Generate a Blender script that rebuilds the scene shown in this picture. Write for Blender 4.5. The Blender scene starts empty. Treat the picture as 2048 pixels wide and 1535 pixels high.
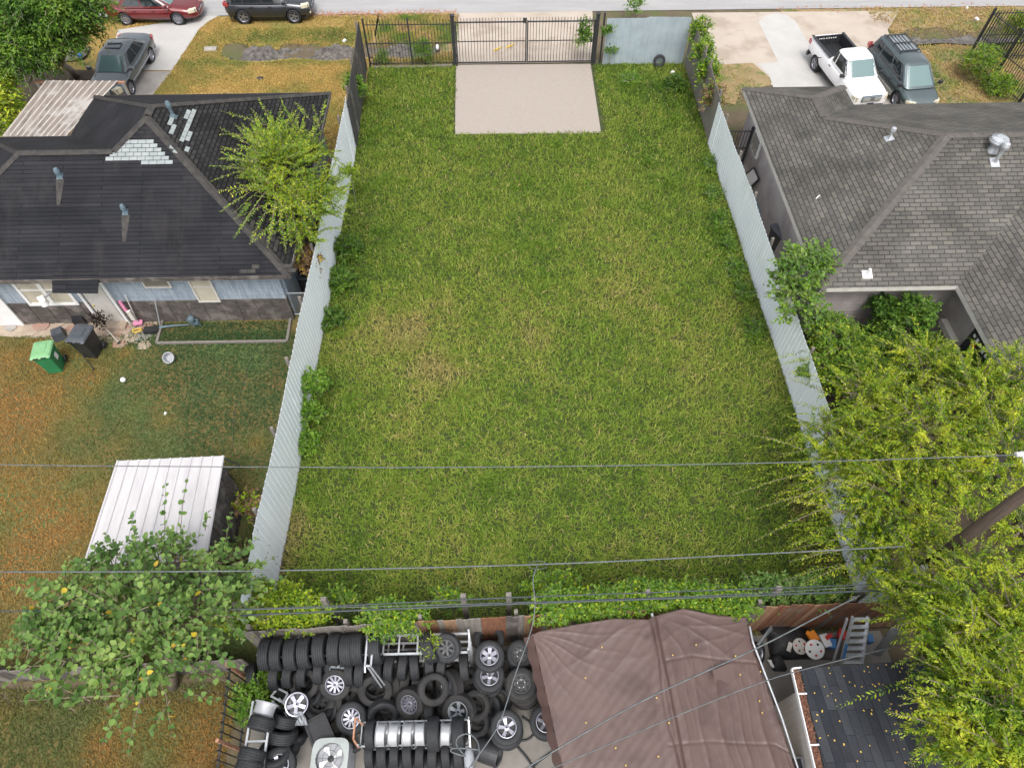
import bpy, bmesh, math, random
import numpy as np
from mathutils import Vector, Matrix
random.seed(7); RNG = np.random.default_rng(7)
R = math.radians
SC = bpy.context.scene
COL = SC.collection
# ------------------------------------------------------------------ camera, sky, sun
H, FPX, PITCH, YAW = 18.8, 1365.0, R(55), R(1.4)
cam_d = bpy.data.cameras.new('camera'); cam = bpy.data.objects.new('camera', cam_d); COL.objects.link(cam)
cam_d.sensor_width = 36.0; cam_d.lens = 36.0 * FPX / 2048.0; cam_d.clip_end = 600; cam_d.clip_start = .1
cam.location = (0, 0, H); cam.rotation_euler = (R(90) - PITCH, 0, -YAW)
SC.camera = cam
w = bpy.data.worlds.new('World'); SC.world = w; w.use_nodes = True
nt = w.node_tree; bg = nt.nodes['Background']
sky = nt.nodes.new('ShaderNodeTexSky'); sky.sky_type = 'NISHITA'; sky.sun_disc = False
SUN_EL, SUN_AZ = R(62), R(176)          # azimuth clockwise from +Y (north)
sky.sun_elevation = SUN_EL; sky.sun_rotation = SUN_AZ
sky.air_density = 1.0; sky.dust_density = 5.0; sky.ozone_density = .6
hs = nt.nodes.new('ShaderNodeHueSaturation'); hs.inputs['Saturation'].default_value = .28
nt.links.new(sky.outputs[0], hs.inputs['Color']); nt.links.new(hs.outputs[0], bg.inputs[0])
bg.inputs[1].default_value = .15
sl = bpy.data.lights.new('sun', 'SUN'); sl.energy = .5; sl.angle = R(16); sl.color = (1, .96, .9)
so = bpy.data.objects.new('sun', sl); COL.objects.link(so)
sd = Vector((math.sin(SUN_AZ) * math.cos(SUN_EL), math.cos(SUN_AZ) * math.cos(SUN_EL), math.sin(SUN_EL)))
so.rotation_euler = sd.to_track_quat('Z', 'Y').to_euler(); so.location = (0, 0, 40)
vs = SC.view_settings; vs.view_transform = 'Standard'; vs.look = 'None'; vs.exposure = .93; vs.gamma = 1.0
SC.cycles.max_bounces = 6; SC.cycles.transparent_max_bounces = 8

# ------------------------------------------------------------------ picture point -> place in the world
_cf, _sf = math.cos(PITCH), math.sin(PITCH)
FW = Vector((math.sin(YAW) * _cf, math.cos(YAW) * _cf, -_sf)); RT = Vector((math.cos(YAW), -math.sin(YAW), 0))
UP = Vector((math.sin(YAW) * _sf, math.cos(YAW) * _sf, _cf)); CAM = Vector((0, 0, H))
def hit(x, y, p0, n):
    d = FW + RT * ((x - 1024) / FPX) + UP * ((767.5 - y) / FPX); n = Vector(n)
    return CAM + d * ((Vector(p0) - CAM).dot(n) / d.dot(n))
def at(x, y, z=0.0): return hit(x, y, (0, 0, z), (0, 0, 1))
def onY(x, y, Y): return hit(x, y, (0, Y, 0), (0, 1, 0))
def onX(x, y, X): return hit(x, y, (X, 0, 0), (1, 0, 0))
def U(a, b): return random.uniform(a, b)

# ------------------------------------------------------------------ materials
def _mat(name):
    m = bpy.data.materials.new(name); m.use_nodes = True
    n = m.node_tree.nodes; return m, n, m.node_tree.links, n['Principled BSDF']
def rgb(c): return (c[0], c[1], c[2], 1) if len(c) == 3 else c
def ramp(n, a, b, p0=.35, p1=.65):
    r = n.new('ShaderNodeValToRGB'); e = r.color_ramp.elements
    e[0].position = p0; e[1].position = p1; e[0].color = rgb(a); e[1].color = rgb(b); return r
def noise(n, l, scale, detail=5, coord='Object', rough=.6, stretch=None):
    tc = n.new('ShaderNodeTexCoord'); t = n.new('ShaderNodeTexNoise')
    t.inputs['Scale'].default_value = scale; t.inputs['Detail'].default_value = detail; t.inputs['Roughness'].default_value = rough
    if stretch:
        mp = n.new('ShaderNodeMapping'); mp.inputs['Scale'].default_value = stretch
        l.new(tc.outputs[coord], mp.inputs[0]); l.new(mp.outputs[0], t.inputs['Vector'])
    else: l.new(tc.outputs[coord], t.inputs['Vector'])
    return t
def mixc(n, l, a, b, fac, mode='MIX'):
    x = n.new('ShaderNodeMix'); x.data_type = 'RGBA'; x.blend_type = mode
    for k_, v in ((6, a), (7, b), (0, fac)):
        if hasattr(v, 'links'): l.new(v, x.inputs[k_])
        else: x.inputs[k_].default_value = v if k_ == 0 else rgb(v)
    return x.outputs[2]
def pm(name, c1, c2=None, scale=3, rough=.6, metal=0, bump=0, bscale=40, coat=0, c3=None, s3=1, stretch=None, coord='Object', spec=None, w3=(.5, .62)):
    m, n, l, b = _mat(name)
    b.inputs['Roughness'].default_value = rough; b.inputs['Metallic'].default_value = metal
    b.inputs['Coat Weight'].default_value = coat
    if spec is not None: b.inputs['Specular IOR Level'].default_value = spec
    if c2 is None: c2 = [v * .82 for v in c1]
    t = noise(n, l, scale, stretch=stretch, coord=coord); r = ramp(n, c1, c2); l.new(t.outputs[0], r.inputs[0]); out = r.outputs[0]
    if c3 is not None:
        t3 = noise(n, l, s3, 6, coord=coord); r3 = ramp(n, (0, 0, 0), (1, 1, 1), *w3); l.new(t3.outputs[0], r3.inputs[0])
        out = mixc(n, l, out, c3, r3.outputs[0])
    l.new(out, b.inputs['Base Color'])
    if bump:
        t2 = noise(n, l, bscale, 4, coord=coord); bp = n.new('ShaderNodeBump'); bp.inputs['Strength'].default_value = bump
        bp.inputs['Distance'].default_value = .02; l.new(t2.outputs[0], bp.inputs['Height']); l.new(bp.outputs[0], b.inputs['Normal'])
    return m
def shingle(name, ca, cb, cm, stain, bw=.3, rh=.14, mortar=.012, patch=None):
    m, n, l, b = _mat(name); b.inputs['Roughness'].default_value = .92; b.inputs['Specular IOR Level'].default_value = .2
    tc = n.new('ShaderNodeTexCoord'); br = n.new('ShaderNodeTexBrick')
    l.new(tc.outputs['UV'], br.inputs['Vector'])
    br.inputs['Color1'].default_value = rgb(ca); br.inputs['Color2'].default_value = rgb(cb); br.inputs['Mortar'].default_value = rgb(cm)
    br.inputs['Scale'].default_value = 1; br.inputs['Mortar Size'].default_value = mortar; br.inputs['Brick Width'].default_value = bw
    br.inputs['Row Height'].default_value = rh; br.inputs['Mortar Smooth'].default_value = .3; br.inputs['Bias'].default_value = 0
    t = noise(n, l, .55, 6, 'Object'); r = ramp(n, (.62, .62, .62), (1.25, 1.25, 1.25), .3, .7); l.new(t.outputs[0], r.inputs[0])
    o = mixc(n, l, br.outputs[0], r.outputs[0], 1.0, 'MULTIPLY')
    t2 = noise(n, l, 60, 3, 'Object'); r2 = ramp(n, (.75, .75, .75), (1.3, 1.3, 1.3)); l.new(t2.outputs[0], r2.inputs[0])
    o = mixc(n, l, o, r2.outputs[0], .8, 'MULTIPLY')
    t3 = noise(n, l, .9, 7, 'UV', .7, (1, .35, 1)); r3 = ramp(n, (0, 0, 0), (.55, .55, .55), .52, .72); l.new(t3.outputs[0], r3.inputs[0])
    o = mixc(n, l, o, stain, r3.outputs[0]); l.new(o, b.inputs['Base Color'])
    bp = n.new('ShaderNodeBump'); bp.inputs['Strength'].default_value = .4; bp.inputs['Distance'].default_value = .015; bp.invert = True
    l.new(br.outputs['Fac'], bp.inputs['Height']); l.new(bp.outputs[0], b.inputs['Normal'])
    return m
def leafmat(name, cols, trans=.3, nscale=.8, rough=.55, isl=.55, ns2=1.6):
    m, n, l, b = _mat(name)
    g = n.new('ShaderNodeNewGeometry'); r = n.new('ShaderNodeValToRGB'); e = r.color_ramp.elements
    e[0].color = rgb(cols[0]); e[0].position = 0; e[1].color = rgb(cols[-1]); e[1].position = 1
    for i, c in enumerate(cols[1:-1]): x = e.new((i + 1) / (len(cols) - 1)); x.color = rgb(c)
    t = noise(n, l, nscale, 3); ma = n.new('ShaderNodeMath'); ma.operation = 'MULTIPLY_ADD'; ma.inputs[1].default_value = isl
    mb = n.new('ShaderNodeMath'); mb.operation = 'MULTIPLY_ADD'; mb.inputs[1].default_value = ns2; mb.inputs[2].default_value = -ns2 * .5 + .5 - isl * .5
    l.new(t.outputs[0], mb.inputs[0]); l.new(g.outputs['Random Per Island'], ma.inputs[0]); l.new(mb.outputs[0], ma.inputs[2])
    l.new(ma.outputs[0], r.inputs[0]); l.new(r.outputs[0], b.inputs['Base Color'])
    b.inputs['Roughness'].default_value = rough; b.inputs['Specular IOR Level'].default_value = .25
    tr = n.new('ShaderNodeBsdfTranslucent'); l.new(r.outputs[0], tr.inputs[0]); mx = n.new('ShaderNodeMixShader'); mx.inputs[0].default_value = trans
    l.new(b.outputs[0], mx.inputs[1]); l.new(tr.outputs[0], mx.inputs[2]); l.new(mx.outputs[0], n['Material Output'].inputs[0])
    return m
def grassmat(name):
    m, n, l, b = _mat(name)
    a = n.new('ShaderNodeAttribute'); a.attribute_name = 'Col'
    g = n.new('ShaderNodeNewGeometry'); r = ramp(n, (.6, .62, .55), (1.4, 1.35, 1.3), 0, 1); l.new(g.outputs['Random Per Island'], r.inputs[0])
    o = mixc(n, l, a.outputs['Color'], r.outputs[0], 1.0, 'MULTIPLY'); l.new(o, b.inputs['Base Color'])
    b.inputs['Roughness'].default_value = .6; b.inputs['Specular IOR Level'].default_value = .2
    tr = n.new('ShaderNodeBsdfTranslucent'); l.new(o, tr.inputs[0]); mx = n.new('ShaderNodeMixShader'); mx.inputs[0].default_value = .25
    l.new(b.outputs[0], mx.inputs[1]); l.new(tr.outputs[0], mx.inputs[2]); l.new(mx.outputs[0], n['Material Output'].inputs[0])
    return m
def glassm(name, c, rough=.05):
    m, n, l, b = _mat(name); b.inputs['Base Color'].default_value = rgb(c); b.inputs['Roughness'].default_value = rough
    b.inputs['Specular IOR Level'].default_value = .8; b.inputs['Coat Weight'].default_value = .5; return m
M = {}
M['dirt'] = pm('dirt', (.09, .072, .045), (.13, .1, .06), 2, .95, bump=.5, c3=(.09, .1, .035), s3=.6)
M['soil'] = pm('dark_soil', (.035, .026, .018), (.07, .05, .033), 3, .95, bump=.6)
M['lawnbase'] = pm('lawn_soil', (.03, .045, .01), (.05, .06, .016), 2, .95, bump=.5)
M['yardbase'] = pm('yard_soil', (.08, .09, .03), (.17, .11, .035), .55, .95, bump=.6, bscale=30, c3=(.09, .12, .035), s3=.35)
M['frontbase'] = pm('front_soil', (0.306, 0.204, 0.060), (0.246, 0.162, 0.047), 1.2, .95, bump=.5, bscale=25, c3=(0.212, 0.187, 0.051), s3=.5)
M['verge'] = pm('verge_soil', (0.225, 0.162, 0.081), (0.306, 0.225, 0.117), 1.6, .95, bump=.7, bscale=12, c3=(0.108, 0.135, 0.036), s3=.9)
M['ditch'] = pm('ditch_rock', (.045, .042, .04), (.16, .145, .13), 5, .9, bump=1, bscale=9)
M['street'] = pm('street', (0.285, 0.281, 0.281), (0.340, 0.336, 0.336), 1.2, .85, bump=.15, bscale=60, stretch=(.25, 2, 1), c3=(0.304, 0.294, 0.294), s3=.35)
M['conc'] = pm('concrete', (0.386, 0.327, 0.271), (0.432, 0.373, 0.317), .8, .85, bump=.15, bscale=60, c3=(0.322, 0.267, 0.212), s3=.5)
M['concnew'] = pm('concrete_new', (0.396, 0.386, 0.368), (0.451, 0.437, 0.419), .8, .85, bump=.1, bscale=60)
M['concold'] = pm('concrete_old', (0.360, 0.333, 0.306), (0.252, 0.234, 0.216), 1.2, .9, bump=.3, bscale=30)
M['pad'] = pm('pad_aggregate', (0.308, 0.264, 0.231), (0.356, 0.312, 0.275), 60, .9, bump=.25, bscale=90, c3=(0.286, 0.246, 0.211), s3=20)
M['slab'] = pm('yard_slab', (0.170, 0.157, 0.140), (0.238, 0.221, 0.200), 1.5, .85, bump=.2, bscale=25, c3=(0.170, 0.162, 0.145), s3=.8)
M['white_metal'] = pm('white_ribbed_metal', (.83, .88, .95), (.87, .91, .97), 1.2, .3, bump=0, c3=(.77, .8, .84), s3=.7, w3=(.55, .75))
M['panel_metal'] = pm('galvanised_panel', (.36, .42, .47), (.45, .52, .57), 1.5, .4, metal=.2)
M['roof_tin'] = pm('weathered_tin', (0.246, 0.212, 0.187), (0.136, 0.115, 0.098), 1.5, .7, stretch=(3, .4, 1), c3=(0.357, 0.340, 0.323), s3=.9)
M['ribtin'] = pm('tin_rib', (.5, .46, .42), (.38, .33, .29), 3, .6)
M['roof_white'] = pm('white_tin', (0.495, 0.482, 0.486), (0.414, 0.401, 0.410), 1.6, .5, stretch=(2.5, .5, 1))
M['iron'] = pm('black_iron', (.018, .02, .024), (.035, .035, .038), 10, .5)
M['greymetal'] = pm('grey_metal', (.3, .32, .34), (.42, .44, .46), 8, .45, metal=.5)
M['alu'] = pm('aluminium', (.62, .64, .66), (.5, .52, .55), 6, .35, metal=.6)
M['rust'] = pm('rusty_steel', (.28, .12, .06), (.42, .24, .16), 12, .8)
M['wood'] = pm('fence_wood', (.1, .055, .035), (.2, .1, .055), 2, .85, stretch=(8, 8, .6), c3=(.14, .13, .12), s3=.7, bump=.3)
M['greywood'] = pm('grey_wood', (.14, .125, .11), (.22, .2, .175), 3, .9, stretch=(8, 8, .6), bump=.3)
M['redwood'] = pm('red_wood', (.13, .05, .028), (.22, .1, .05), 3, .85, stretch=(8, 8, .6), bump=.3)
M['tanwood'] = pm('tan_wood', (.3, .19, .11), (.22, .12, .07), 3, .85, stretch=(8, 8, .6), bump=.3)
M['darkwood'] = pm('dark_wood', (.05, .043, .04), (.11, .095, .085), 2.5, .9, stretch=(1.5, 6, 6), bump=.4, c3=(.17, .15, .135), s3=1.6)
M['fabric'] = pm('black_mesh', (.04, .038, .04), (.075, .07, .068), 3, .85, bump=.2, stretch=(1, 1, .3))
M['shdark'] = shingle('dark_shingles', (0.016, 0.017, 0.020), (0.025, 0.025, 0.029), (0.006, 0.006, 0.007), (0.043, 0.039, 0.037), 2.6, .145, .011)
M['shdark2'] = shingle('dark_shingles_bare', (0.018, 0.018, 0.020), (0.038, 0.037, 0.036), (0.007, 0.007, 0.007), (0.025, 0.025, 0.025), .26, .145, .022)
M['shgrey'] = shingle('grey_shingles', (.088, .085, .078), (.135, .127, .11), (.045, .043, .041), (.08, .077, .072), .36, .15, .018)
M['shsmall'] = shingle('slate_shingles', (0.029, 0.032, 0.039), (0.056, 0.060, 0.068), (0.016, 0.018, 0.021), (0.045, 0.047, 0.052), 1.0, .2, .006)
M['capdark'] = pm('ridge_dark', (0.056, 0.052, 0.046), (0.028, 0.026, 0.026), 4, .9, bump=.3)
M['capgrey'] = pm('ridge_brown', (.11, .1, .088), (.08, .073, .066), 5, .9, bump=.3)
M['shwhite'] = pm('bare_white_shingle', (.3, .33, .325), (.23, .26, .26), 4, .85)
M['siding'] = pm('blue_grey_siding', (.2, .25, .31), (.34, .39, .44), 3, .7, stretch=(5, 5, .6), bump=.2)
M['wall'] = pm('grey_wall', (.33, .3, .29), (.4, .37, .355), 1.5, .85, bump=.1, c3=(.28, .25, .24), s3=.8)
M['beigewall'] = pm('beige_siding', (.46, .42, .36), (.55, .5, .44), 2, .8, stretch=(8, 8, .5))
M['white'] = pm('white_paint', (.78, .78, .77), (.7, .7, .7), 3, .5)
M['offwhite'] = pm('off_white', (.6, .58, .54), (.5, .47, .43), 3, .6)
M['litter'] = pm('leaf_litter', (.09, .04, .025), (.22, .1, .06), 14, .95, bump=.8, bscale=30)
M['winglass'] = glassm('window_glass', (.2, .19, .16), .15)
M['blind'] = pm('window_blind', (.4, .37, .3), (.5, .46, .36), 2, .7)
M['carglass'] = glassm('car_glass', (.015, .02, .022)); M['wshield'] = glassm('windshield_glass', (.12, .19, .19), .12)
M['rubber'] = pm('rubber', (.012, .0135, .016), (.022, .0235, .026), 9, .7, bump=.12, bscale=60)
M['rubber2'] = pm('dusty_rubber', (.034, .032, .03), (.016, .0165, .018), 4, .8, bump=.12, bscale=60)
M['rim'] = pm('alloy', (.4, .4, .45), (.3, .3, .35), 5, .3, metal=.75)
M['rimblack'] = pm('black_steel_rim', (.05, .052, .055), (.085, .085, .085), 5, .5)
M['rimdull'] = pm('dull_steel_rim', (.19, .22, .24), (.28, .3, .32), 5, .5, metal=.3)
M['rimwhite'] = pm('polished_barrel', (.5, .51, .53), (.4, .41, .43), 4, .4, metal=.4)
M['tarp'] = pm('brown_tarp', (0.087, 0.053, 0.046), (0.106, 0.066, 0.057), 1.2, .48, bump=.12, bscale=14, c3=(0.070, 0.041, 0.036), s3=.8)
M['black'] = pm('black_plastic', (.018, .019, .022), (.03, .031, .034), 4, .45)
M['blackcloth'] = pm('black_sheeting', (.014, .014, .016), (.028, .027, .028), 4, .6, bump=.4, bscale=6)
M['lidblack'] = pm('faded_black_lid', (.055, .062, .075), (.08, .088, .1), 4, .5)
M['green'] = pm('green_plastic', (.02, .17, .065), (.03, .22, .085), 3, .45)
M['lidgreen'] = pm('faded_green_lid', (.2, .4, .19), (.16, .34, .16), 4, .5)
M['greybin'] = pm('grey_plastic', (.33, .34, .36), (.25, .26, .28), 5, .5)
M['red'] = pm('red_plastic', (.55, .04, .03), (.45, .03, .03), 4, .4)
M['orange'] = pm('orange_plastic', (.75, .25, .02), (.65, .2, .02), 4, .4)
M['blue'] = pm('blue_plastic', (.06, .22, .5), (.05, .18, .42), 4, .45)
M['pink'] = pm('pink_cloth', (.75, .3, .45), (.6, .2, .35), 4, .6)
M['yellow'] = pm('yellow_plastic', (.6, .42, .08), (.5, .33, .06), 8, .6)
M['stoneA'] = pm('flagstone_tan', (.32, .25, .19), (.4, .33, .26), 3, .9, bump=.3)
M['stoneB'] = pm('flagstone_pink', (.36, .2, .15), (.3, .22, .18), 3, .9, bump=.3)
M['bark'] = pm('bark', (.13, .1, .07), (.22, .18, .13), 8, .9, bump=.5)
M['bark2'] = pm('pale_bark', (.3, .26, .21), (.22, .19, .15), 8, .9, bump=.4)
M['pole'] = pm('creosote_pole', (.05, .036, .027), (.085, .06, .045), 5, .8, bump=.3, stretch=(6, 6, .5))
M['wire'] = pm('grey_cable', (.13, .145, .15), (.075, .085, .09), 5, .5)
M['wiredark'] = pm('dark_cable', (.03, .045, .05), (.05, .06, .065), 5, .5)
M['bluepipe'] = pm('blue_grey_pipe', (.12, .17, .2), (.09, .13, .16), 4, .5)
M['pred'] = pm('paint_dark_red', (.15, .01, .011), (.13, .008, .01), 2, .3, metal=.2, coat=1)
M['pgrey'] = pm('paint_grey', (.13, .145, .155), (.12, .135, .145), 2, .35, metal=.5, coat=.8)
M['pblack'] = pm('paint_charcoal', (.045, .048, .056), (.04, .043, .05), 2, .3, metal=.5, coat=1)
M['pwhite'] = pm('paint_white', (.8, .8, .81), (.77, .77, .78), 2, .35, coat=.6)
M['pgreen'] = pm('paint_dark_green', (.1, .13, .135), (.11, .14, .145), 2, .32, metal=.65, coat=1)
M['pbeige'] = pm('paint_cladding', (.38, .37, .34), (.34, .33, .3), 3, .5)
M['lamp_clear'] = glassm('lamp_clear', (.6, .55, .42), .2); M['lamp_red'] = glassm('lamp_red', (.35, .02, .02), .2)
M['grass'] = grassmat('grass_blades')

# ------------------------------------------------------------------ mesh builder
ORG = {}
class MB:
    def __init__(s): s.v = []; s.f = []; s.m = []; s.mats = []
    def mi(s, mat):
        if mat is None: return 0
        if isinstance(mat, str): mat = M[mat]
        if mat not in s.mats: s.mats.append(mat)
        return s.mats.index(mat)
    def add(s, vs, fs, mat=None):
        k = s.mi(mat); o = len(s.v); s.v += [Vector(p) for p in vs]
        for f in fs: s.f.append([i + o for i in f]); s.m.append(k)
        return s
    def box(s, c, d, rz=0, mat=None, rot=None, taper=1.0):
        x, y, z = d[0] / 2, d[1] / 2, d[2] / 2
        q = [(-x, -y, -z), (x, -y, -z), (x, y, -z), (-x, y, -z), (-x * taper, -y * taper, z), (x * taper, -y * taper, z), (x * taper, y * taper, z), (-x * taper, y * taper, z)]
        mt = rot.to_4x4() if rot else Matrix.Rotation(rz, 4, 'Z'); c = Vector(c)
        return s.add([mt @ Vector(p) + c for p in q], [(3, 2, 1, 0), (4, 5, 6, 7), (0, 1, 5, 4), (1, 2, 6, 5), (2, 3, 7, 6), (3, 0, 4, 7)], mat)
    def span(s, a, b, wdt, hgt=None, mat=None):          # bar between two points
        a, b = Vector(a), Vector(b); d = b - a; hgt = hgt or wdt
        q = d.to_track_quat('Z', 'Y'); return s.box((a + b) / 2, (wdt, hgt, d.length), 0, mat, q.to_matrix())
    def tube(s, pts, r, n=8, mat=None, cap=True):
        pts = [Vector(p) for p in pts]; rr = r if isinstance(r, (list, tuple)) else [r] * len(pts)
        vs = []; fs = []
        for i, p in enumerate(pts):
            d = pts[min(i + 1, len(pts) - 1)] - pts[max(i - 1, 0)]
            if d.length < 1e-6: d = Vector((0, 0, 1))
            q = d.to_track_quat('Z', 'Y')
            for k in range(n):
                a = 2 * math.pi * k / n; vs.append(p + q @ Vector((math.cos(a) * rr[i], math.sin(a) * rr[i], 0)))
        for i in range(len(pts) - 1):
            for k in range(n): fs.append((i * n + k, i * n + (k + 1) % n, (i + 1) * n + (k + 1) % n, (i + 1) * n + k))
        if cap: fs.append(tuple(range(n - 1, -1, -1))); fs.append(tuple((len(pts) - 1) * n + k for k in range(n)))
        return s.add(vs, fs, mat)
    def lathe(s, prof, n=24, mat=None, mx=None, close=False):
        vs = []; fs = []; L = len(prof); mx = mx or Matrix()
        for k in range(n):
            a = 2 * math.pi * k / n
            for r_, z_ in prof: vs.append(mx @ Vector((r_ * math.cos(a), r_ * math.sin(a), z_)))
        for k in range(n):
            k2 = (k + 1) % n
            for i in range(L if close else L - 1):
                j = (i + 1) % L; fs.append((k * L + i, k2 * L + i, k2 * L + j, k * L + j))
        return s.add(vs, fs, mat)
    def prism(s, poly, z0, z1, mat=None):
        n = len(poly); vs = [(p[0], p[1], z0) for p in poly] + [(p[0], p[1], z1) for p in poly]
        ar = sum(poly[i][0] * poly[(i + 1) % n][1] - poly[(i + 1) % n][0] * poly[i][1] for i in range(n))
        fs = [tuple(range(n - 1, -1, -1)), tuple(range(n, 2 * n))] + [(i, (i + 1) % n, n + (i + 1) % n, n + i) for i in range(n)]
        if ar < 0: fs = [tuple(reversed(f)) for f in fs]
        return s.add(vs, fs, mat)
    def poly(s, pts, mat=None): return s.add(pts, [tuple(range(len(pts)))], mat)
    def loft(s, rings, mat=None, cap=True):
        n = len(rings[0]); vs = [p for r_ in rings for p in r_]; fs = []
        for i in range(len(rings) - 1):
            for k in range(n): fs.append((i * n + k, i * n + (k + 1) % n, (i + 1) * n + (k + 1) % n, (i + 1) * n + k))
        if cap: fs.append(tuple(range(n - 1, -1, -1))); fs.append(tuple((len(rings) - 1) * n + k for k in range(n)))
        return s.add(vs, fs, mat)
    def slab(s, a, b, c, d, th, mat=None):               # quad with thickness along its normal
        a, b, c, d = map(Vector, (a, b, c, d)); nn = (b - a).cross(d - a).normalized() * th
        return s.add([a, b, c, d, a - nn, b - nn, c - nn, d - nn], [(0, 1, 2, 3), (7, 6, 5, 4), (0, 4, 5, 1), (1, 5, 6, 2), (2, 6, 7, 3), (3, 7, 4, 0)], mat)
    def build(s, name, mat=None, parent=None, label=None, cat=None, group=None, kind=None, smooth=False, org=None, uv=False):
        if mat is not None:
            mat = M[mat] if isinstance(mat, str) else mat
            if not s.mats: s.mats = [mat]
        v = np.array([tuple(p) for p in s.v], dtype=np.float32)
        if parent is not None: o_ = ORG.get(parent.name, Vector((0, 0, 0)))
        elif org is not None: o_ = Vector(org)
        else: o_ = Vector(((v[:, 0].min() + v[:, 0].max()) / 2, (v[:, 1].min() + v[:, 1].max()) / 2, v[:, 2].min()))
        v2 = v - np.array(tuple(o_), dtype=np.float32)
        me = bpy.data.meshes.new(name); me.from_pydata(v2.tolist(), [], s.f)
        for m_ in s.mats: me.materials.append(m_)
        me.polygons.foreach_set('material_index', s.m)
        if smooth: me.polygons.foreach_set('use_smooth', [True] * len(me.polygons))
        me.update()
        if uv:
            ul = me.uv_layers.new(name='UVMap')
            for p in me.polygons:
                nn = p.normal; hz = Vector((0, 0, 1)).cross(nn)
                hz = hz.normalized() if hz.length > 1e-3 else Vector((1, 0, 0)); up = nn.cross(hz)
                for li in p.loop_indices:
                    q = me.vertices[me.loops[li].vertex_index].co + o_; ul.data[li].uv = (q.dot(hz), q.dot(up))
        ob = bpy.data.objects.new(name, me); COL.objects.link(ob); me.name = name
        if parent is not None: ob.parent = parent; ORG[ob.name] = o_
        else: ob.location = o_; ORG[ob.name] = o_
        tag(ob, label, cat, group, kind); return ob
def tag(o, label=None, cat=None, group=None, kind=None):
    if label: o['label'] = label
    if cat: o['category'] = cat
    if group: o['group'] = group
    if kind: o['kind'] = kind
def thing(name, label, cat, loc, rz=0, group=None, local=False):
    o = bpy.data.objects.new(name, None); COL.objects.link(o); o.location = loc; o.rotation_euler = (0, 0, rz); o.empty_display_size = .2
    ORG[o.name] = Vector((0, 0, 0)) if local else Vector(loc); tag(o, label, cat, group); return o
def copy_tree(o, parent=None):
    c = o.copy(); COL.objects.link(c)
    if parent is not None: c.parent = parent
    for ch in list(o.children): copy_tree(ch, c)
    return c
def place(o, loc, quat=None, rz=None, sc=None):
    o.location = loc
    if quat is not None: o.rotation_mode = 'QUATERNION'; o.rotation_quaternion = quat
    if rz is not None: o.rotation_euler = (0, 0, rz)
    if sc: o.scale = (sc, sc, sc)
    return o
def npmesh(name, v, quads=None, tris=None, mat=None, col=None, parent=None, org=None, smooth=False):
    o_ = ORG.get(parent.name) if parent is not None else Vector(org or (0, 0, 0))
    v = v - np.array(tuple(o_)); me = bpy.data.meshes.new(name)
    me.vertices.add(len(v)); me.vertices.foreach_set('co', v.astype(np.float32).ravel())
    nq = 0 if quads is None else len(quads); ntr = 0 if tris is None else len(tris)
    idx = []; st = []
    if nq: idx.append(quads.ravel()); st.append(np.arange(nq) * 4)
    if ntr: idx.append(tris.ravel()); st.append(np.arange(ntr) * 3 + nq * 4)
    idx = np.concatenate(idx).astype(np.int32); st = np.concatenate(st).astype(np.int32)
    me.loops.add(len(idx)); me.loops.foreach_set('vertex_index', idx)
    me.polygons.add(nq + ntr); me.polygons.foreach_set('loop_start', st)
    if col is not None:
        a = me.color_attributes.new('Col', 'FLOAT_COLOR', 'POINT'); c4 = np.ones((len(v), 4), np.float32); c4[:, :3] = col; a.data.foreach_set('color', c4.ravel())
    me.update(calc_edges=True); me.validate()
    if smooth: me.polygons.foreach_set('use_smooth', np.ones(nq + ntr, bool))
    if mat: me.materials.append(mat)
    ob = bpy.data.objects.new(name, me); COL.objects.link(ob)
    if parent is not None: ob.parent = parent
    else: ob.location = o_
    ORG[ob.name] = o_
    return ob
def wnoise(x, y, s, seed=0):                              # cheap smooth value noise, 0..1
    r_ = np.random.default_rng(seed); g = r_.random((64, 64)); x = x / s + 17.3; y = y / s + 9.1
    xi = np.floor(x).astype(int); yi = np.floor(y).astype(int); fx = x - xi; fy = y - yi
    fx = fx * fx * (3 - 2 * fx); fy = fy * fy * (3 - 2 * fy); a = g[xi % 64, yi % 64]; b = g[(xi + 1) % 64, yi % 64]; c = g[xi % 64, (yi + 1) % 64]; d = g[(xi + 1) % 64, (yi + 1) % 64]
    return (a * (1 - fx) + b * fx) * (1 - fy) + (c * (1 - fx) + d * fx) * fy
def carve(o, cutters):
    for c in cutters:
        md = o.modifiers.new('b', 'BOOLEAN'); md.operation = 'DIFFERENCE'; md.object = c; md.solver = 'EXACT'
    bpy.context.view_layer.update(); dg = bpy.context.evaluated_depsgraph_get()
    me = bpy.data.meshes.new_from_object(o.evaluated_get(dg)); o.modifiers.clear(); o.data = me
    for c in cutters: bpy.data.objects.remove(c)

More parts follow.
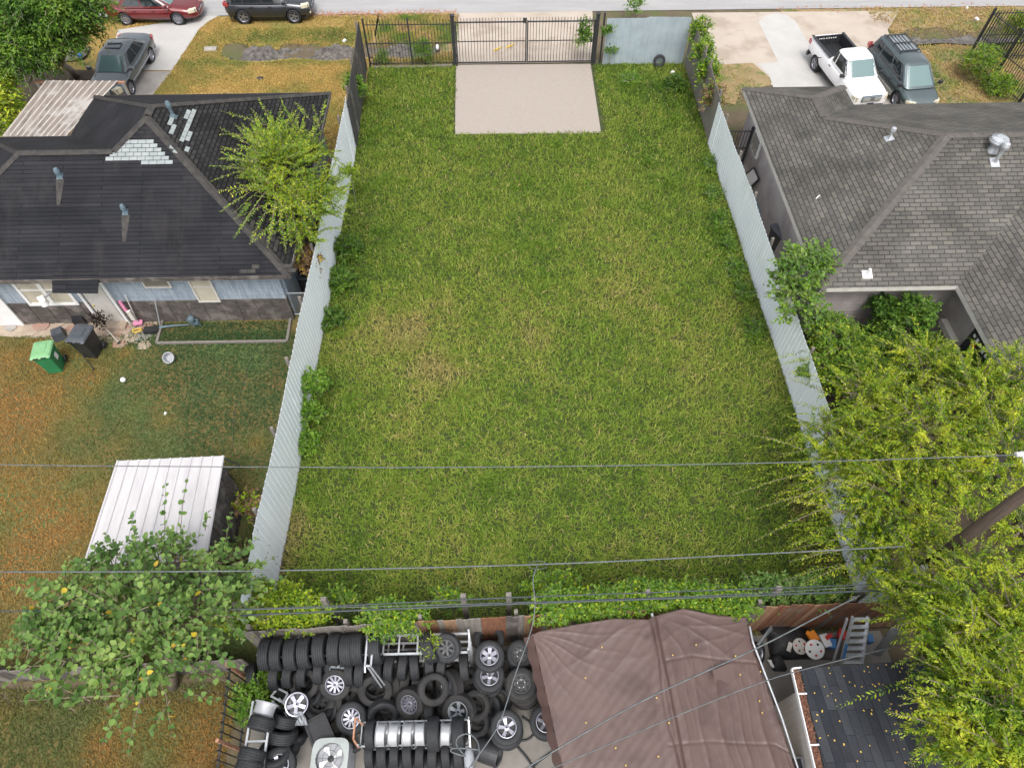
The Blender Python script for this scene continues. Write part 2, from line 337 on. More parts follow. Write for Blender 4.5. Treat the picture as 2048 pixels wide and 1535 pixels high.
# ------------------------------------------------------------------ the ground
def hgt(x, y):                                            # shallow roadside ditches
    x = np.asarray(x, float); y = np.asarray(y, float)
    def tr(cx0, cx1, cy, hw, dep):
        ey = np.clip(1 - np.abs(y - cy - .12 * np.sin(x * 1.7)) / hw, 0, 1); ex = np.clip((x - cx0) / .8, 0, 1) * np.clip((cx1 - x) / .8, 0, 1)
        ey = ey * ey * (3 - 2 * ey)
        return -dep * ey * ex
    return tr(-14.2, -2.6, 34.15, 1.0, .55) + tr(19.5, 29, 35.0, 1.5, .5) + tr(-30, -20.5, 34.15, 1.0, .5)
def grid(name, x0, x1, y0, y1, step, dz, mat, label=None, kind='structure', rough=0, mask=None):
    xs = np.arange(x0, x1 + step * .5, step); ys = np.arange(y0, y1 + step * .5, step); X, Y = np.meshgrid(xs, ys)
    Z = hgt(X, Y) + dz + rough * (wnoise(X, Y, .9, 3) - .5) * 0
    v = np.stack([X.ravel(), Y.ravel(), Z.ravel()], 1); nx = len(xs); ny = len(ys)
    i = np.arange((nx - 1) * (ny - 1)); r_ = i // (nx - 1); c = i % (nx - 1); a = r_ * nx + c; q = np.stack([a, a + 1, a + nx + 1, a + nx], 1)
    o = npmesh(name, v, quads=q, mat=M[mat], org=((x0 + x1) / 2, (y0 + y1) / 2, 0)); o['kind'] = kind; return o
def sheet(name, pts, z, mat, th=0):
    b = MB()
    if th: b.prism([(p[0], p[1]) for p in pts], z - th, z)
    else:
        n = len(pts); ar = sum(pts[i][0] * pts[(i + 1) % n][1] - pts[(i + 1) % n][0] * pts[i][1] for i in range(n))
        if ar < 0: pts = list(reversed(pts))
        b.poly([(p[0], p[1], z) for p in pts])
    return b.build(name, mat, kind='structure')
def pxs(l, z=0): return [at(x, y, z) for x, y in l]
grid('ground', -120, 120, -60, 180, 1.0, -.02, 'dirt')
grid('front_lawn', -22, -6.35, 23, 37.85, .25, -.012, 'frontbase')
grid('roadside_verge', -6.35, -1.9, 32.6, 37.85, .25, -.012, 'verge')
grid('roadside_verge', 15.6, 29, 24, 37.85, .25, -.012, 'verge')
b = MB()
def ditchfloor(x0, x1, cy, hw, seed):
    rr = random.Random(seed); xs = np.arange(x0, x1, .22); k = 7; vs = []; fs = []
    for i, x in enumerate(xs):
        lo, hi = cy - hw * rr.uniform(.75, 1.05), cy + hw * rr.uniform(.7, 1.15)
        for j in range(k):
            y = lo + (hi - lo) * j / (k - 1); e = .0 if j in (0, k - 1) else 1
            vs.append((x, y, float(hgt(x, y)) + .12 + e * rr.uniform(0, .07)))
    for i in range(len(xs) - 1):
        for j in range(k - 1): fs.append((i * k + j, (i + 1) * k + j, (i + 1) * k + j + 1, i * k + j + 1))
    b.add(vs, fs)
ditchfloor(-13.6, -3.0, 34.25, .46, 1); ditchfloor(20.2, 28.5, 34.7, .6, 2); ditchfloor(-29, -20.8, 34.2, .5, 3)
b.build('ditch', 'ditch', kind='structure', org=(0, 34, 0))
sheet('lot_ground', [(-6.33, 4.9), (9.7, 4.9), (9.4, 32.6), (-6.33, 32.6)], .004, 'lawnbase')
sheet('left_yard', [(-24, 3.6), (-6.38, 4.6), (-6.38, 17.0), (-24, 17.0)], .002, 'yardbase')
sheet('left_yard_behind', [(-24, -6), (-7.1, -6), (-6.9, 3.5), (-24, 3.5)], .002, 'yardbase')
sheet('street', [(-80, 37.8), (80, 37.75), (80, 48), (-80, 48)], .012, 'street')
sheet('gate_driveway', [(-1.95, 32.75), (4.95, 32.75), (5.3, 37.8), (-2.5, 37.8)], .006, 'conc')
sheet('parking_pad', pxs([(912, 131), (1181, 129), (1202, 267), (910, 269)]), .03, 'pad', th=.03)
sheet('left_driveway', pxs([(236, 60), (445, 27), (415, 45), (398, 60), (344, 141), (215, 141)]), .006, 'concnew')
sheet('old_driveway', pxs([(212, 143), (344, 143), (285, 215), (150, 215)]), .004, 'concold')
sheet('right_driveway', pxs([(1383, 26), (1800, 22), (1775, 60), (1830, 215), (1665, 215), (1545, 172), (1500, 130), (1420, 130)]), .006, 'conc')
sheet('driveway_new_strip', pxs([(1517, 45), (1530, 32), (1548, 27), (1572, 30), (1590, 42), (1655, 150), (1690, 215), (1560, 215), (1538, 150), (1515, 128), (1556, 124)]), .01, 'concnew')
sheet('driveway_painted_shade', pxs([(1690, 150), (1775, 130), (1850, 230), (1720, 230)]), .010, 'concold')  # darker sheet under the parked vehicles: their shade put into the colour
sheet('dirt_patch', pxs([(1430, 130), (1505, 126), (1545, 160), (1540, 172), (1480, 180), (1470, 210), (1430, 200)]), .008, 'verge')
sheet('side_passage', [(9.4, 12), (10.5, 12), (10.5, 26), (9.4, 26)], .003, 'concold')
sheet('planting_bed', [(-26, 29.3), (-19.3, 29.3), (-18.6, 31), (-19.4, 32.6), (-26, 33)], .006, 'soil')
sheet('right_back_yard', [(9.75, 4.9), (15.1, 4.9), (15.1, 15.2), (9.5, 15.2)], .003, 'soil')
sheet('tyre_yard', [(-6.6, -4), (10.4, -4), (10.0, 4.85), (-6.35, 4.6)], .006, 'slab')
sheet('back_path', pxs([(0, 638), (315, 632), (312, 690), (0, 672)]), .006, 'stoneA')
# far side of the street, out of frame but there
sheet('far_verge', [(-80, 48.01), (80, 48.01), (80, 90), (-80, 90)], .004, 'verge')

# ------------------------------------------------------------------ grass (nobody could count it)
def blades(name, n, sampler, colf, hl, wd, label, cat='grass', flat=.55, keep=None):
    x, y = sampler(n)
    if keep is not None: k = keep(x, y); x = x[k]; y = y[k]; n = len(x)
    z = hgt(x, y); a = RNG.uniform(0, 2 * np.pi, n); L = RNG.uniform(hl[0], hl[1], n) * RNG.choice([1, 1, 1.3], n)
    W = wd * RNG.uniform(.7, 1.3, n); fl = RNG.uniform(.15, 1, n) ** (flat)
    dx, dy = np.cos(a), np.sin(a); cv = RNG.uniform(-1.1, 1.1, n)
    d2x, d2y = np.cos(a + cv), np.sin(a + cv)
    p0 = np.stack([x, y, z], 1); m1 = p0 + np.stack([dx * L * .45 * fl, dy * L * .45 * fl, L * (.5 - .25 * fl)], 1)
    tp = m1 + np.stack([d2x * L * .5 * fl, d2y * L * .5 * fl, L * (.35 - .42 * fl)], 1)
    s = np.stack([-dy * W, dx * W, 0 * W], 1) * .5; s2 = np.stack([-d2y * W, d2x * W, 0 * W], 1) * .5
    v = np.stack([p0 - s, p0 + s, m1 + s2, m1 - s2, tp], 1).reshape(-1, 3); i = np.arange(n) * 5
    q = np.stack([i, i + 1, i + 2, i + 3], 1); t = np.stack([i + 3, i + 2, i + 4], 1)
    c = colf(x, y, n); c = np.repeat(c, 5, 0)
    o = npmesh(name, v, quads=q, tris=t, mat=M['grass'], col=c, org=(float(x.mean()), float(y.mean()), 0)); tag(o, label, cat, kind='stuff'); return o
def rect(x0, x1, y0, y1): return lambda n: (RNG.uniform(x0, x1, n), RNG.uniform(y0, y1, n))
def mixcol(cs, t):
    t = np.clip(t, 0, 1) * (len(cs) - 1); i = np.clip(t.astype(int), 0, len(cs) - 2); f = (t - i)[:, None]; cs = np.array(cs); return cs[i] * (1 - f) + cs[i + 1] * f
DRY = [(at(850, 690), 2.2), (at(880, 760), 1.6), (at(1210, 470), 1.6), (at(1040, 670), 1.2), (at(1330, 700), 1.5), (at(800, 860), 1.0), (at(1060, 890), .9), (at(1250, 590), 1.5), (at(760, 650), 1.0), (at(1450, 620), 1.0)]
BARE = [(at(1640, 1110), .9), (at(590, 1050), .7), (at(560, 1130), .6), (at(1620, 1030), .6), (at(880, 740), .5), (at(830, 660), .6)]
LUSH = [(at(1240, 990), 1.1), (at(1260, 180), 1.6), (at(1350, 210), 1.5), (at(690, 560), 1.2), (at(1000, 300), 2), (at(1440, 450), 1.0), (at(720, 560), 1.0)]
def lotcol(x, y, n):
    t = .42 + .3 * (wnoise(x, y, 1.9, 1) - .5) + .4 * (wnoise(x, y, .35, 2) - .5) + RNG.normal(0, .15, n)
    for p, r_ in DRY: t += .24 * np.exp(-((x - p.x) ** 2 + (y - p.y) ** 2) / r_ ** 2)
    for p, r_ in BARE: t += .55 * np.exp(-((x - p.x) ** 2 + (y - p.y) ** 2) / r_ ** 2)
    for p, r_ in LUSH: t -= .18 * np.exp(-((x - p.x) ** 2 + (y - p.y) ** 2) / r_ ** 2)
    c = mixcol([(.055, .115, .012), (.12, .205, .022), (.175, .25, .032), (.235, .27, .05), (.3, .26, .09)], t)
    dead = RNG.random(n) < .03; c[dead] = (.36, .3, .13)
    return c
onpad = lambda x, y: ~((x > -2.02) & (x < 4.88) & (y > 26.9)) & (x < 9.36 + np.clip(26 - y, 0, 30) * .0125)
blades('grass', 185000, rect(-6.3, 9.62, 4.95, 32.5), lotcol, (.14, .29), .024, 'thick green lawn grass filling the fenced empty lot', keep=onpad)
YB = [(at(512, 885), .45), (at(545, 705), .5), (at(170, 760), .5), (at(330, 845), .4), (at(30, 830), .9), (at(60, 960), 1.2), (at(100, 1060), .9), (at(255, 705), .3), (at(440, 800), .35), (at(90, 720), .4), (at(560, 770), .35), (at(20, 1130), .8), (at(430, 1480), .8), (at(200, 1500), .6)]
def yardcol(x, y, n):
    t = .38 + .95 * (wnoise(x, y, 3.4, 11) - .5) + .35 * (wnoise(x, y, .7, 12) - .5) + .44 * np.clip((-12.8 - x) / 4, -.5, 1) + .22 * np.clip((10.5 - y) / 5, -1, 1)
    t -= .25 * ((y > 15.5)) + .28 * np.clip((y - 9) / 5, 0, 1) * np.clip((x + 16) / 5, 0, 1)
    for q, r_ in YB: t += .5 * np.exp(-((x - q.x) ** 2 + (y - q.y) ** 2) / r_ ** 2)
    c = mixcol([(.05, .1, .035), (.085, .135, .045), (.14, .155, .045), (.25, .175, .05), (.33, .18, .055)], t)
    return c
shedout = lambda x, y: ~((x > -10.4) & (x < -7.6) & (y > 6.6) & (y < 9.2))
def tufts(n):
    k = 46; cx = RNG.uniform(-6.1, 9.1, k); cy = RNG.uniform(5.2, 32, k); m = RNG.integers(0, k, n); r_ = RNG.uniform(.1, .32, k)[m]
    return cx[m] + RNG.normal(0, 1, n) * r_, cy[m] + RNG.normal(0, 1, n) * r_
blades('grass', 7000, tufts, lambda x, y, n: lotcol(x, y, n) * np.array([.75, .85, .75]), (.22, .38), .026, 'taller darker grass tufts scattered over the fenced lot', cat='grass tufts', keep=lambda x, y: onpad(x, y) & (x > -6.2))
blades('grass', 95000, rect(-20, -6.45, 4.1, 15.6), yardcol, (.07, .15), .02, 'patchy orange and green grass of the left back yard', keep=shedout)
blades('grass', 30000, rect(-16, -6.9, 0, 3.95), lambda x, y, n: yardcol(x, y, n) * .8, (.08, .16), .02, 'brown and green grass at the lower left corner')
def frontcol(x, y, n):
    t = .72 + .7 * (wnoise(x, y, 1.6, 21) - .5) + .3 * (wnoise(x, y, .5, 22) - .5) - .5 * np.exp(-((y - 35.5) / .6) ** 2) * (x > -13) - .35 * np.exp(-((y - 33.1) / .35) ** 2)
    return mixcol([(.075, .13, .025), (.14, .19, .04), (.28, .25, .065), (.46, .32, .1), (.55, .39, .15)], t)
DRV = [(q.x, q.y) for q in pxs([(150, 215), (190, 143), (215, 100), (236, 60), (445, 27), (415, 45), (398, 60), (344, 141), (285, 215)])]
def inpoly_(x, y, P=DRV):
    c = False
    for i in range(len(P)):
        (x1, y1), (x2, y2) = P[i], P[i - 1]
        if (y1 > y) != (y2 > y) and x < (x2 - x1) * (y - y1) / (y2 - y1) + x1: c = not c
    return c
def offdrive(x, y):
    dr = np.array([inpoly_(a, b_) for a, b_ in zip(x, y)])
    dt = (np.abs(y - 34.25) < .42) & (x > -13.6)
    trk = (np.abs(y - 36.9) < .45) & (x > -14) & (x < -8) & (RNG.random(len(x)) < .75)
    return ~(dr | dt | trk)
blades('grass', 90000, rect(-19.5, -6.45, 26.3, 37.6), frontcol, (.06, .13), .022, 'golden dry grass of the front lawn beside the driveway', keep=offdrive)
blades('grass', 12000, rect(-8.2, -6.45, 18, 26.3), frontcol, (.06, .13), .022, 'golden grass strip between black-roofed house and white fence')
def wild(x, y, n):
    t = .55 + 1.0 * (wnoise(x, y, 1.1, 31) - .5) + .4 * (wnoise(x, y, .4, 32) - .5)
    return mixcol([(.07, .16, .02), (.14, .22, .035), (.3, .27, .07), (.42, .31, .12), (.36, .25, .12)], t)
blades('grass', 12000, rect(-6.2, -2.0, 32.75, 37.6), wild, (.1, .3), .02, 'wild green and yellow grass outside the iron fence', keep=lambda x, y: ~(np.abs(y - 34.25) < .42))
blades('grass', 26000, rect(19.6, 28.5, 26, 37.7), wild, (.08, .24), .022, 'straw coloured verge grass beside the green minivan', keep=lambda x, y: (~((np.abs(y - 34.7) < .55) & (x > 20.2))) & (x > 20.6 - (y - 30) * .05))
blades('grass', 16000, rect(-27, -18.6, 24, 37.6), frontcol, (.06, .13), .022, 'olive grass under the big tree at upper left', keep=lambda x, y: ~((y > 29.3) & (y < 33) & (x < -19)) & ~((x > -20.2) & (y > 30)))
blades('grass', 3000, rect(9.9, 12.6, 28.9, 32.3), wild, (.05, .14), .02, 'dry weeds on the dirt patch beside the right driveway', keep=lambda x, y: RNG.random(len(x)) < .6)
blades('grass', 3500, rect(-13.2, -7.6, 15.1, 16.1), lambda x, y, n: yardcol(x, y, n) * .8, (.08, .16), .02, 'grass growing inside the framed garden bed')
# ------------------------------------------------------------------ fences
def metal_fence(x0, y0, x1, y1, h, nm, label, thing_name='metal_fence', mat='white_metal', pitch=.21, posts=True, side=1, sag=.03, zbase=0, posth=.1, tops=None):
    a = Vector((x0, y0, 0)); bb = Vector((x1, y1, 0)); L = (bb - a).length; d = (bb - a) / L; nn = Vector((-d.y, d.x, 0)) * side
    t = thing(thing_name, label, 'fence', (a + bb) / 2)
    m_ = MB(); s = 0; prof = []
    while s < L:
        for ds, o in ((0, 0), (pitch * .74, 0), (pitch * .8, .014), (pitch * .94, .014)): prof.append((s + ds, o))
        s += pitch
    n = len(prof); vs = []; zs = [zbase, zbase + h * .5, zbase + h]; rr = random.Random(3)
    for zi, z in enumerate(zs):
        for s_, o in prof:
            k = int(s_ / .96); jj = random.Random(k * 7 + 1).uniform(-sag, sag)
            hh = tops(s_ / L) if tops else 1
            zz = z * hh + (jj if zi == 2 else 0); p = a + d * min(s_, L) + nn * (o + .02 * math.sin(s_ * .9) + random.Random(k).uniform(0, .02)); vs.append((p.x, p.y, zz))
    fs = []
    for zi in range(2):
        for i in range(n - 1): fs.append((zi * n + i, zi * n + i + 1, (zi + 1) * n + i + 1, (zi + 1) * n + i))
    m_.add(vs, fs); o_ = m_.build('sheet', mat, t)
    sm = o_.modifiers.new('s', 'SOLIDIFY'); sm.thickness = .004
    if posts:
        r_ = MB()
        for z in (.35, 1.15, h - .25):
            p = a + nn * .07; q = bb + nn * .07; r_.span((p.x, p.y, z), (q.x, q.y, z), .04, .08)
        r_.build('rail', 'greywood', t)
        k = 0.3
        while k < L:
            p = a + d * k + nn * .14; pb = MB(); hh = tops(k / L) if tops else 1
            pb.box((p.x, p.y, (h * hh + .02) / 2), (.09, .09, h * hh + .02)); pb.tube([(p.x, p.y, h * hh + .0), (p.x, p.y, h * hh + .06)], .05, 8); pb.build('post', 'greywood', t); k += 2.44
    return t
metal_fence(-6.36, 4.9, -6.24, 26.2, 2.45, 'l', 'tall white ribbed metal fence on the left side of the lot', side=1)
metal_fence(9.62, 5.2, 9.36, 26.0, 2.05, 'r', 'white ribbed metal fence on the right side of the lot', side=-1)
metal_fence(5.3, 32.5, 9.3, 32.45, 2.3, 'p', 'pale blue grey corrugated metal panel beside the front gate', 'corrugated_panel', 'panel_metal', .3, posts=False, side=1)
def board_fence(pts, h, bw, mats, label, name='wood_fence', posts=True, gap=.008, jit=.05, off=1, rails=True, lean=0):
    t = thing(name, label, 'fence', sum((Vector(p) for p in pts), Vector()) / len(pts)); bg_ = MB(); rr = random.Random(len(label)); pm_ = MB()
    cur = 0
    for a, b_ in zip(pts[:-1], pts[1:]):
        a, b_ = Vector(a), Vector(b_); d = b_ - a; L = d.length; d /= L; nn = Vector((-d.y, d.x, 0)); ang = math.atan2(d.y, d.x); s = 0
        while s < L:
            p = a + d * (s + bw / 2); hh = h + rr.uniform(-jit, jit)
            if rr.random() < .75: cur = rr.randrange(len(mats))
            bg_.box((p.x, p.y + rr.uniform(-.008, .008), hh / 2), (bw - gap * .5, .022, hh), ang + rr.uniform(-.03, .03), mats[cur]); s += bw
        if rails:
            for z in (.4, h * .55, h - .3):
                p = a + nn * off * .04; q = b_ + nn * off * .04; pm_.span((p.x, p.y, z), (q.x, q.y, z), .04, .09)
        s = .2
        while s < L and posts:
            p = a + d * s + nn * off * .1; pm_.box((p.x, p.y, h / 2 + .05), (.09, .09, h + .1), ang); s += 2.3
    bg_.build('boards', None, t)
    if pm_.v: pm_.build('frame', 'greywood', t)
    return t
fl, fr = at(478, 1262, 2.2), at(1790, 1203, 2.2)
board_fence([(fl.x, fl.y, 0), (-2.3, fl.y + .12, 0)], 2.15, .15, ['greywood', 'darkwood', 'greywood'], 'grey weathered board fence behind the long tyre rack')
board_fence([(-2.28, fl.y + .12, 0), (1.3, fl.y + .22, 0)], 2.2, .15, ['redwood', 'wood', 'greywood', 'darkwood', 'redwood', 'tanwood'], 'reddish brown board fence between tyre stacks and green lot')
board_fence([(1.32, fl.y + .22, 0), (10.3, fr.y + .02, 0)], 2.2, .15, ['wood', 'redwood', 'darkwood', 'redwood', 'tanwood'], 'red brown plank fence behind the tarp and the ladder')
board_fence([(-22, 3.95, 0), (-6.7, 4.25, 0)], 1.1, .15, ['darkwood', 'greywood'], 'low dark board fence under the broadleaf tree at lower left')
# mesh screen wood fences at the street end
board_fence([(-6.42, 32.5, 0), (-6.34, 29.5, 0), (-6.22, 26.1, 0)], 2.3, .16, ['fabric', 'darkwood'], 'dark cloth covered fence between golden front lawn and gate', 'screen_fence', gap=.002, jit=.02, off=-1)
board_fence([(9.4, 32.4, 0), (9.45, 29, 0), (9.4, 25.9, 0)], 2.2, .15, ['greywood'], 'grey weathered board fence with vines near the right driveway')
def wire_fence(x0, x1, y, h, label):
    t = thing('wire_fence', label, 'fence', ((x0 + x1) / 2, y, 0)); g = MB()
    for k in range(10): g.tube([(x0, y, .2 + k * h / 10), (x1, y + .12, .2 + k * h / 10)], .005, 4, cap=False)
    x = x0
    while x < x1: g.tube([(x, y + .12 * (x - x0) / (x1 - x0), .1), (x, y + .12 * (x - x0) / (x1 - x0), h + .02)], .0045, 4, cap=False); x += .26
    g.build('wire_mesh', 'iron', t)
    for x in (-4.4, -1.05, .05, 3.4, 6.6, 8.9):
        if x0 < x < x1: p = MB(); p.box((x, y + .06, h / 2 + .15), (.13, .1, h + .3)); p.build('post', 'greywood', t)
wire_fence(-6.2, 9.4, 5.22, 2.15, 'dark wire mesh fence along the lower edge of the lot')
# iron fence and gate at the street
def pickets(g, a, b_, h, pitch=.15, z0=.06, rails=(.15, 1.15, 2.05), spike=.12, r=.011):
    a, b_ = Vector(a), Vector(b_); d = b_ - a; L = d.length; d /= L; s = pitch / 2
    while s < L:
        p = a + d * s; g.box((p.x, p.y, (h + z0) / 2), (r * 2, r * 2, h - z0), math.atan2(d.y, d.x)); s += pitch
    for z in rails: g.span((a.x, a.y, z), (b_.x, b_.y, z), .04, .03)
GY = 32.62
t = thing('iron_fence', 'black iron picket fence left of the front gate', 'fence', (-4.2, GY, 0))
g = MB(); pickets(g, (-6.3, GY + .02, 0), (-2.1, GY, 0), 2.3); g.build('pickets', 'iron', t)
for x in (-6.25, -4.15): g = MB(); g.box((x, GY, 1.15), (.07, .07, 2.3)); g.box((x, GY, 2.32), (.09, .09, .04)); g.build('post', 'iron', t)
g = MB(); g.box((-4.3, GY - .1, .03), (3.6, .12, .06)); g.box((-2.6, GY - .12, .05), (.8, .1, .1)); g.build('base_beam', 'greywood', t)
for x, r_, lab in ((-2.03, .085, 'thick black iron gate post on the left of the gate'), (4.87, .08, 'black iron gate post with vine on the right of the gate'), (5.18, .04, 'thin black post between gate and blue grey panel')):
    g = MB(); g.box((x, GY, 1.22), (r_ * 2, r_ * 2, 2.44)); g.box((x, GY, 2.46), (r_ * 2.5, r_ * 2.5, .05)); g.box((x, GY, .03), (r_ * 3, r_ * 3, .06))
    if r_ > .05:
        for z in (.5, 1.9): g.box((x + (.1 if x < 0 else -.1), GY, z), (.07, .05, .12))
    g.build('gate_post', 'iron', label=lab, cat='post')
for x0, x1, lab in ((-1.9, 1.47, 'left leaf of the black iron driveway gate'), (1.55, 4.75, 'right leaf of the black iron driveway gate beside the vine')):
    t = thing('iron_gate', lab, 'gate', ((x0 + x1) / 2, GY, 0), group='leaves of the front gate')
    g = MB(); pickets(g, (x0 + .05, GY, 0), (x1 - .05, GY, 0), 2.32, .148, .12, (1.2,)); g.build('pickets', 'iron', t)
    g = MB()
    for z in (.14, 2.12): g.span((x0, GY, z), (x1, GY, z), .05, .05)
    for x in (x0, x1): g.box((x, GY, 1.15), (.06, .06, 2.06))
    g.build('gate_frame', 'iron', t)
    g = MB(); xx = x1 - .05 if x0 < 0 else x0 + .05; g.box((xx, GY - .04, 2.2), (.16, .08, .22)) if x0 < 0 else g.box((x1 - .1, GY - .04, 1.2), (.1, .06, .15)); g.build('latch', 'iron', t)
# iron fence at right by the far verge
A, B_ = at(1932, 122), at(2034, 210)
t = thing('iron_fence', 'tall black iron fence over dry verge at the upper right corner', 'fence', (A + B_) / 2)
g = MB(); C_ = A + (B_ - A) * 1.6; pickets(g, A, C_, 2.5, .14, .06, (.2, 1.3, 2.35)); D_ = A + Vector((6, .15, 0)); pickets(g, A, D_, 2.5, .15, .06, (.2, 1.3, 2.35)); g.build('pickets', 'iron', t)
for p in (A, A + (B_ - A) * .5, B_, C_): g = MB(); g.box((p.x, p.y, 1.3), (.09, .09, 2.6)); g.build('post', 'iron', t)
A, B_ = at(1465, 285), at(1478, 288)
t = thing('iron_fence', 'short black iron gate between right house and board fence', 'gate', (9.9, 24.6, 0))
g = MB(); pickets(g, (9.45, 24.3, 0), (10.45, 24.3, 0), 1.9, .13, .05, (.15, 1.0, 1.8)); g.build('pickets', 'iron', t); g = MB(); g.box((10.45, 24.3, 1), (.09, .09, 2)); g.build('post', 'iron', t)
# iron fence at the tyre yard's left side
A, B_ = Vector((-6.65, 4.0, 0)), Vector((-6.3, -.2, 0))
t = thing('iron_fence', 'black iron bar fence on the left side of the tyre yard', 'fence', (A + B_) / 2)
g = MB(); pickets(g, A, B_, 1.75, .19, .05, (.25, 1.55), r=.012); g.build('pickets', 'iron', t)
for k in range(3): p = A + (B_ - A) * (k / 2.6); g = MB(); g.box((p.x, p.y, .9), (.07, .07, 1.8)); g.build('post', 'rust', t)
g = MB(); g.span((-7.3, 1.95, .5), (-5.6, 1.1, .45), .1, .1); g.build('pipe', 'redwood', label='red brown beam sticking out at the lower left yard edge', cat='beam')
# chain link gate beside the left house
t = thing('chain_link_gate', 'small chain link gate between left house and white fence', 'gate', (-7.0, 16.35, 0)); g = MB()
for a, b_ in (((-7.5, 0), (-7.5, 1.2)), ((-6.5, 0), (-6.5, 1.2)), ((-7.5, 1.2), (-6.5, 1.2)), ((-7.5, .1), (-6.5, .1))): g.tube([(a[0], 16.35, a[1]), (b_[0], 16.35, b_[1])], .025, 8)
g.build('gate_frame', 'alu', t); g = MB()
for k in range(-12, 12):
    for s in (1, -1):
        p = [(-7.5 + (k * .09 if s > 0 else 1 - k * .09), .1), (-7.5 + (k * .09 + 1.1 if s > 0 else 1 - k * .09 - 1.1), 1.2)]
        (xa, za), (xb, zb) = p; q = []
        lo = max(min(xa, xb), -7.5); hi = min(max(xa, xb), -6.5)
        if lo < hi: f = lambda x: za + (x - xa) / (xb - xa) * (zb - za); g.tube([(lo, 16.35, f(lo)), (hi, 16.35, f(hi))], .004, 3, cap=False)
g.build('wire_mesh', 'greymetal', t)

# ------------------------------------------------------------------ houses
def caps(g, a, b_, wd=.28, mat=None, lift=.03):
    a, b_ = Vector(a), Vector(b_); d = b_ - a; L = d.length; d /= L; s = 0; sd = d.cross(Vector((0, 0, 1))).normalized(); up = sd.cross(d).normalized()
    while s < L - .05:
        e = min(s + .24, L); p = a + d * s + up * (lift + .012); q = a + d * e + up * lift
        sg = Vector((0, 0, -.07))
        g.add([p - sd * wd / 2 + sg, p, p + sd * wd / 2 + sg, q - sd * wd / 2 + sg, q, q + sd * wd / 2 + sg], [(0, 1, 4, 3), (1, 2, 5, 4), (3, 4, 1, 0)][:2]); s += .2
def wallrun(g, pts, z0, z1, th=.15):
    for a, b_ in zip(pts[:-1], pts[1:]):
        a, b_ = Vector((a[0], a[1], 0)), Vector((b_[0], b_[1], 0)); g.span((a.x, a.y, (z0 + z1) / 2), (b_.x, b_.y, (z0 + z1) / 2), th, z1 - z0) if 0 else g.box(((a.x + b_.x) / 2, (a.y + b_.y) / 2, (z0 + z1) / 2), ((b_ - a).length, th, z1 - z0), math.atan2(b_.y - a.y, b_.x - a.x))
EZ = 2.7
# left house -----------------------------------------------------------
k = .54; xe, xw, ys, yn, ynw, xww = -6.85, -16.5, 15.75, 26.05, 23.35, -19.6
hr = (xe - xw) / 2; A1 = Vector((xe - hr, ys + hr, EZ + k * hr)); A2 = Vector((xe - hr, yn - hr, EZ + k * hr))
hw = (ynw - ys) / 2; B1 = Vector((xw + hw, ys + hw, EZ + k * hw)); B2 = Vector((xww + hw, ys + hw, EZ + k * hw))
SE, NE, NW, VC, NWW, SW = (Vector((x, y, EZ)) for x, y in ((xe, ys), (xe, yn), (xw, yn), (xw, ynw), (xww, ynw), (xww, ys)))
LH = thing('house', 'house with black shingle hip roof and blue grey siding at left', 'house', (-12, 20, 0))
g = MB()
g.poly([SE, A1, B1, B2, SW][::-1], 'shdark'); g.poly([SE, NE, A2, A1], 'shdark2'); g.poly([NE, NW, A2], 'shdark')
g.poly([NW, VC, B1, A1, A2], 'shdark'); g.poly([VC, NWW, B2, B1], 'shdark'); g.poly([NWW, SW, B2], 'shdark')
roof = g.build('roof', None, LH, uv=True)
g = MB(); ring = [SE, NE, NW, VC, NWW, SW]
for a, b_ in zip(ring, ring[1:] + ring[:1]): g.slab(a + Vector((0, 0, -.004)), b_ + Vector((0, 0, -.004)), b_ + Vector((0, 0, -.16)), a + Vector((0, 0, -.16)), .03)
g.poly([p + Vector((0, 0, -.1)) for p in ring]); g.build('fascia', 'darkwood', roof)
g = MB()
for a, b_ in ((A1, SE), (NE, A2), (A2, NW), (A1, B1), (B2, B1), (B2, NWW), (B2, SW), (A2, A1 + Vector((0, .1, 0)))): caps(g, a, b_)
g.build('ridge_cap', 'capdark', roof)
def plane(p, q, r_): n_ = (q - p).cross(r_ - p).normalized(); return (p, n_ if n_.z > 0 else -n_)
PS, PE = plane(SE, A1, SW), plane(SE, NE, A1)
def on(pl, x, y, lift=0): return hit(x, y, pl[0], pl[1]) + pl[1] * lift
def inpoly(x, y, P):
    c = False
    for i in range(len(P)):
        (x1, y1), (x2, y2) = P[i], P[i - 1]
        if (y1 > y) != (y2 > y) and x < (x2 - x1) * (y - y1) / (y2 - y1) + x1: c = not c
    return c
def projpx(p):
    r_ = Vector(p) - CAM; a = r_.dot(FW); return 1024 + FPX * r_.dot(RT) / a, 767.5 - FPX * r_.dot(UP) / a
def tabs(pl, P, u, v, tw, th, mat, name, prob=1, th2=.012):
    g = MB(); n_ = pl[1]; hz = Vector((0, 0, 1)).cross(n_).normalized(); up = n_.cross(hz)
    c0 = on(pl, sum(p[0] for p in P) / len(P), sum(p[1] for p in P) / len(P)); rr = random.Random(5)
    for j in range(-60, 60):
        for i in range(-60, 60):
            p = c0 + hz * ((i + (j % 2) * .5) * tw) + up * (j * th); q = projpx(p)
            if inpoly(q[0], q[1], P) and rr.random() < prob:
                a = p + n_ * .006; w_ = tw * .94; h_ = th * .9
                g.add([a, a + hz * w_, a + hz * w_ + up * h_, a + up * h_, a + n_ * th2, a + hz * w_ + n_ * th2, a + hz * w_ + up * h_ + n_ * .003, a + up * h_ + n_ * .003], [(4, 5, 6, 7), (0, 1, 5, 4), (1, 2, 6, 5), (2, 3, 7, 6), (3, 0, 4, 7)])
    return g.build(name, mat, roof)
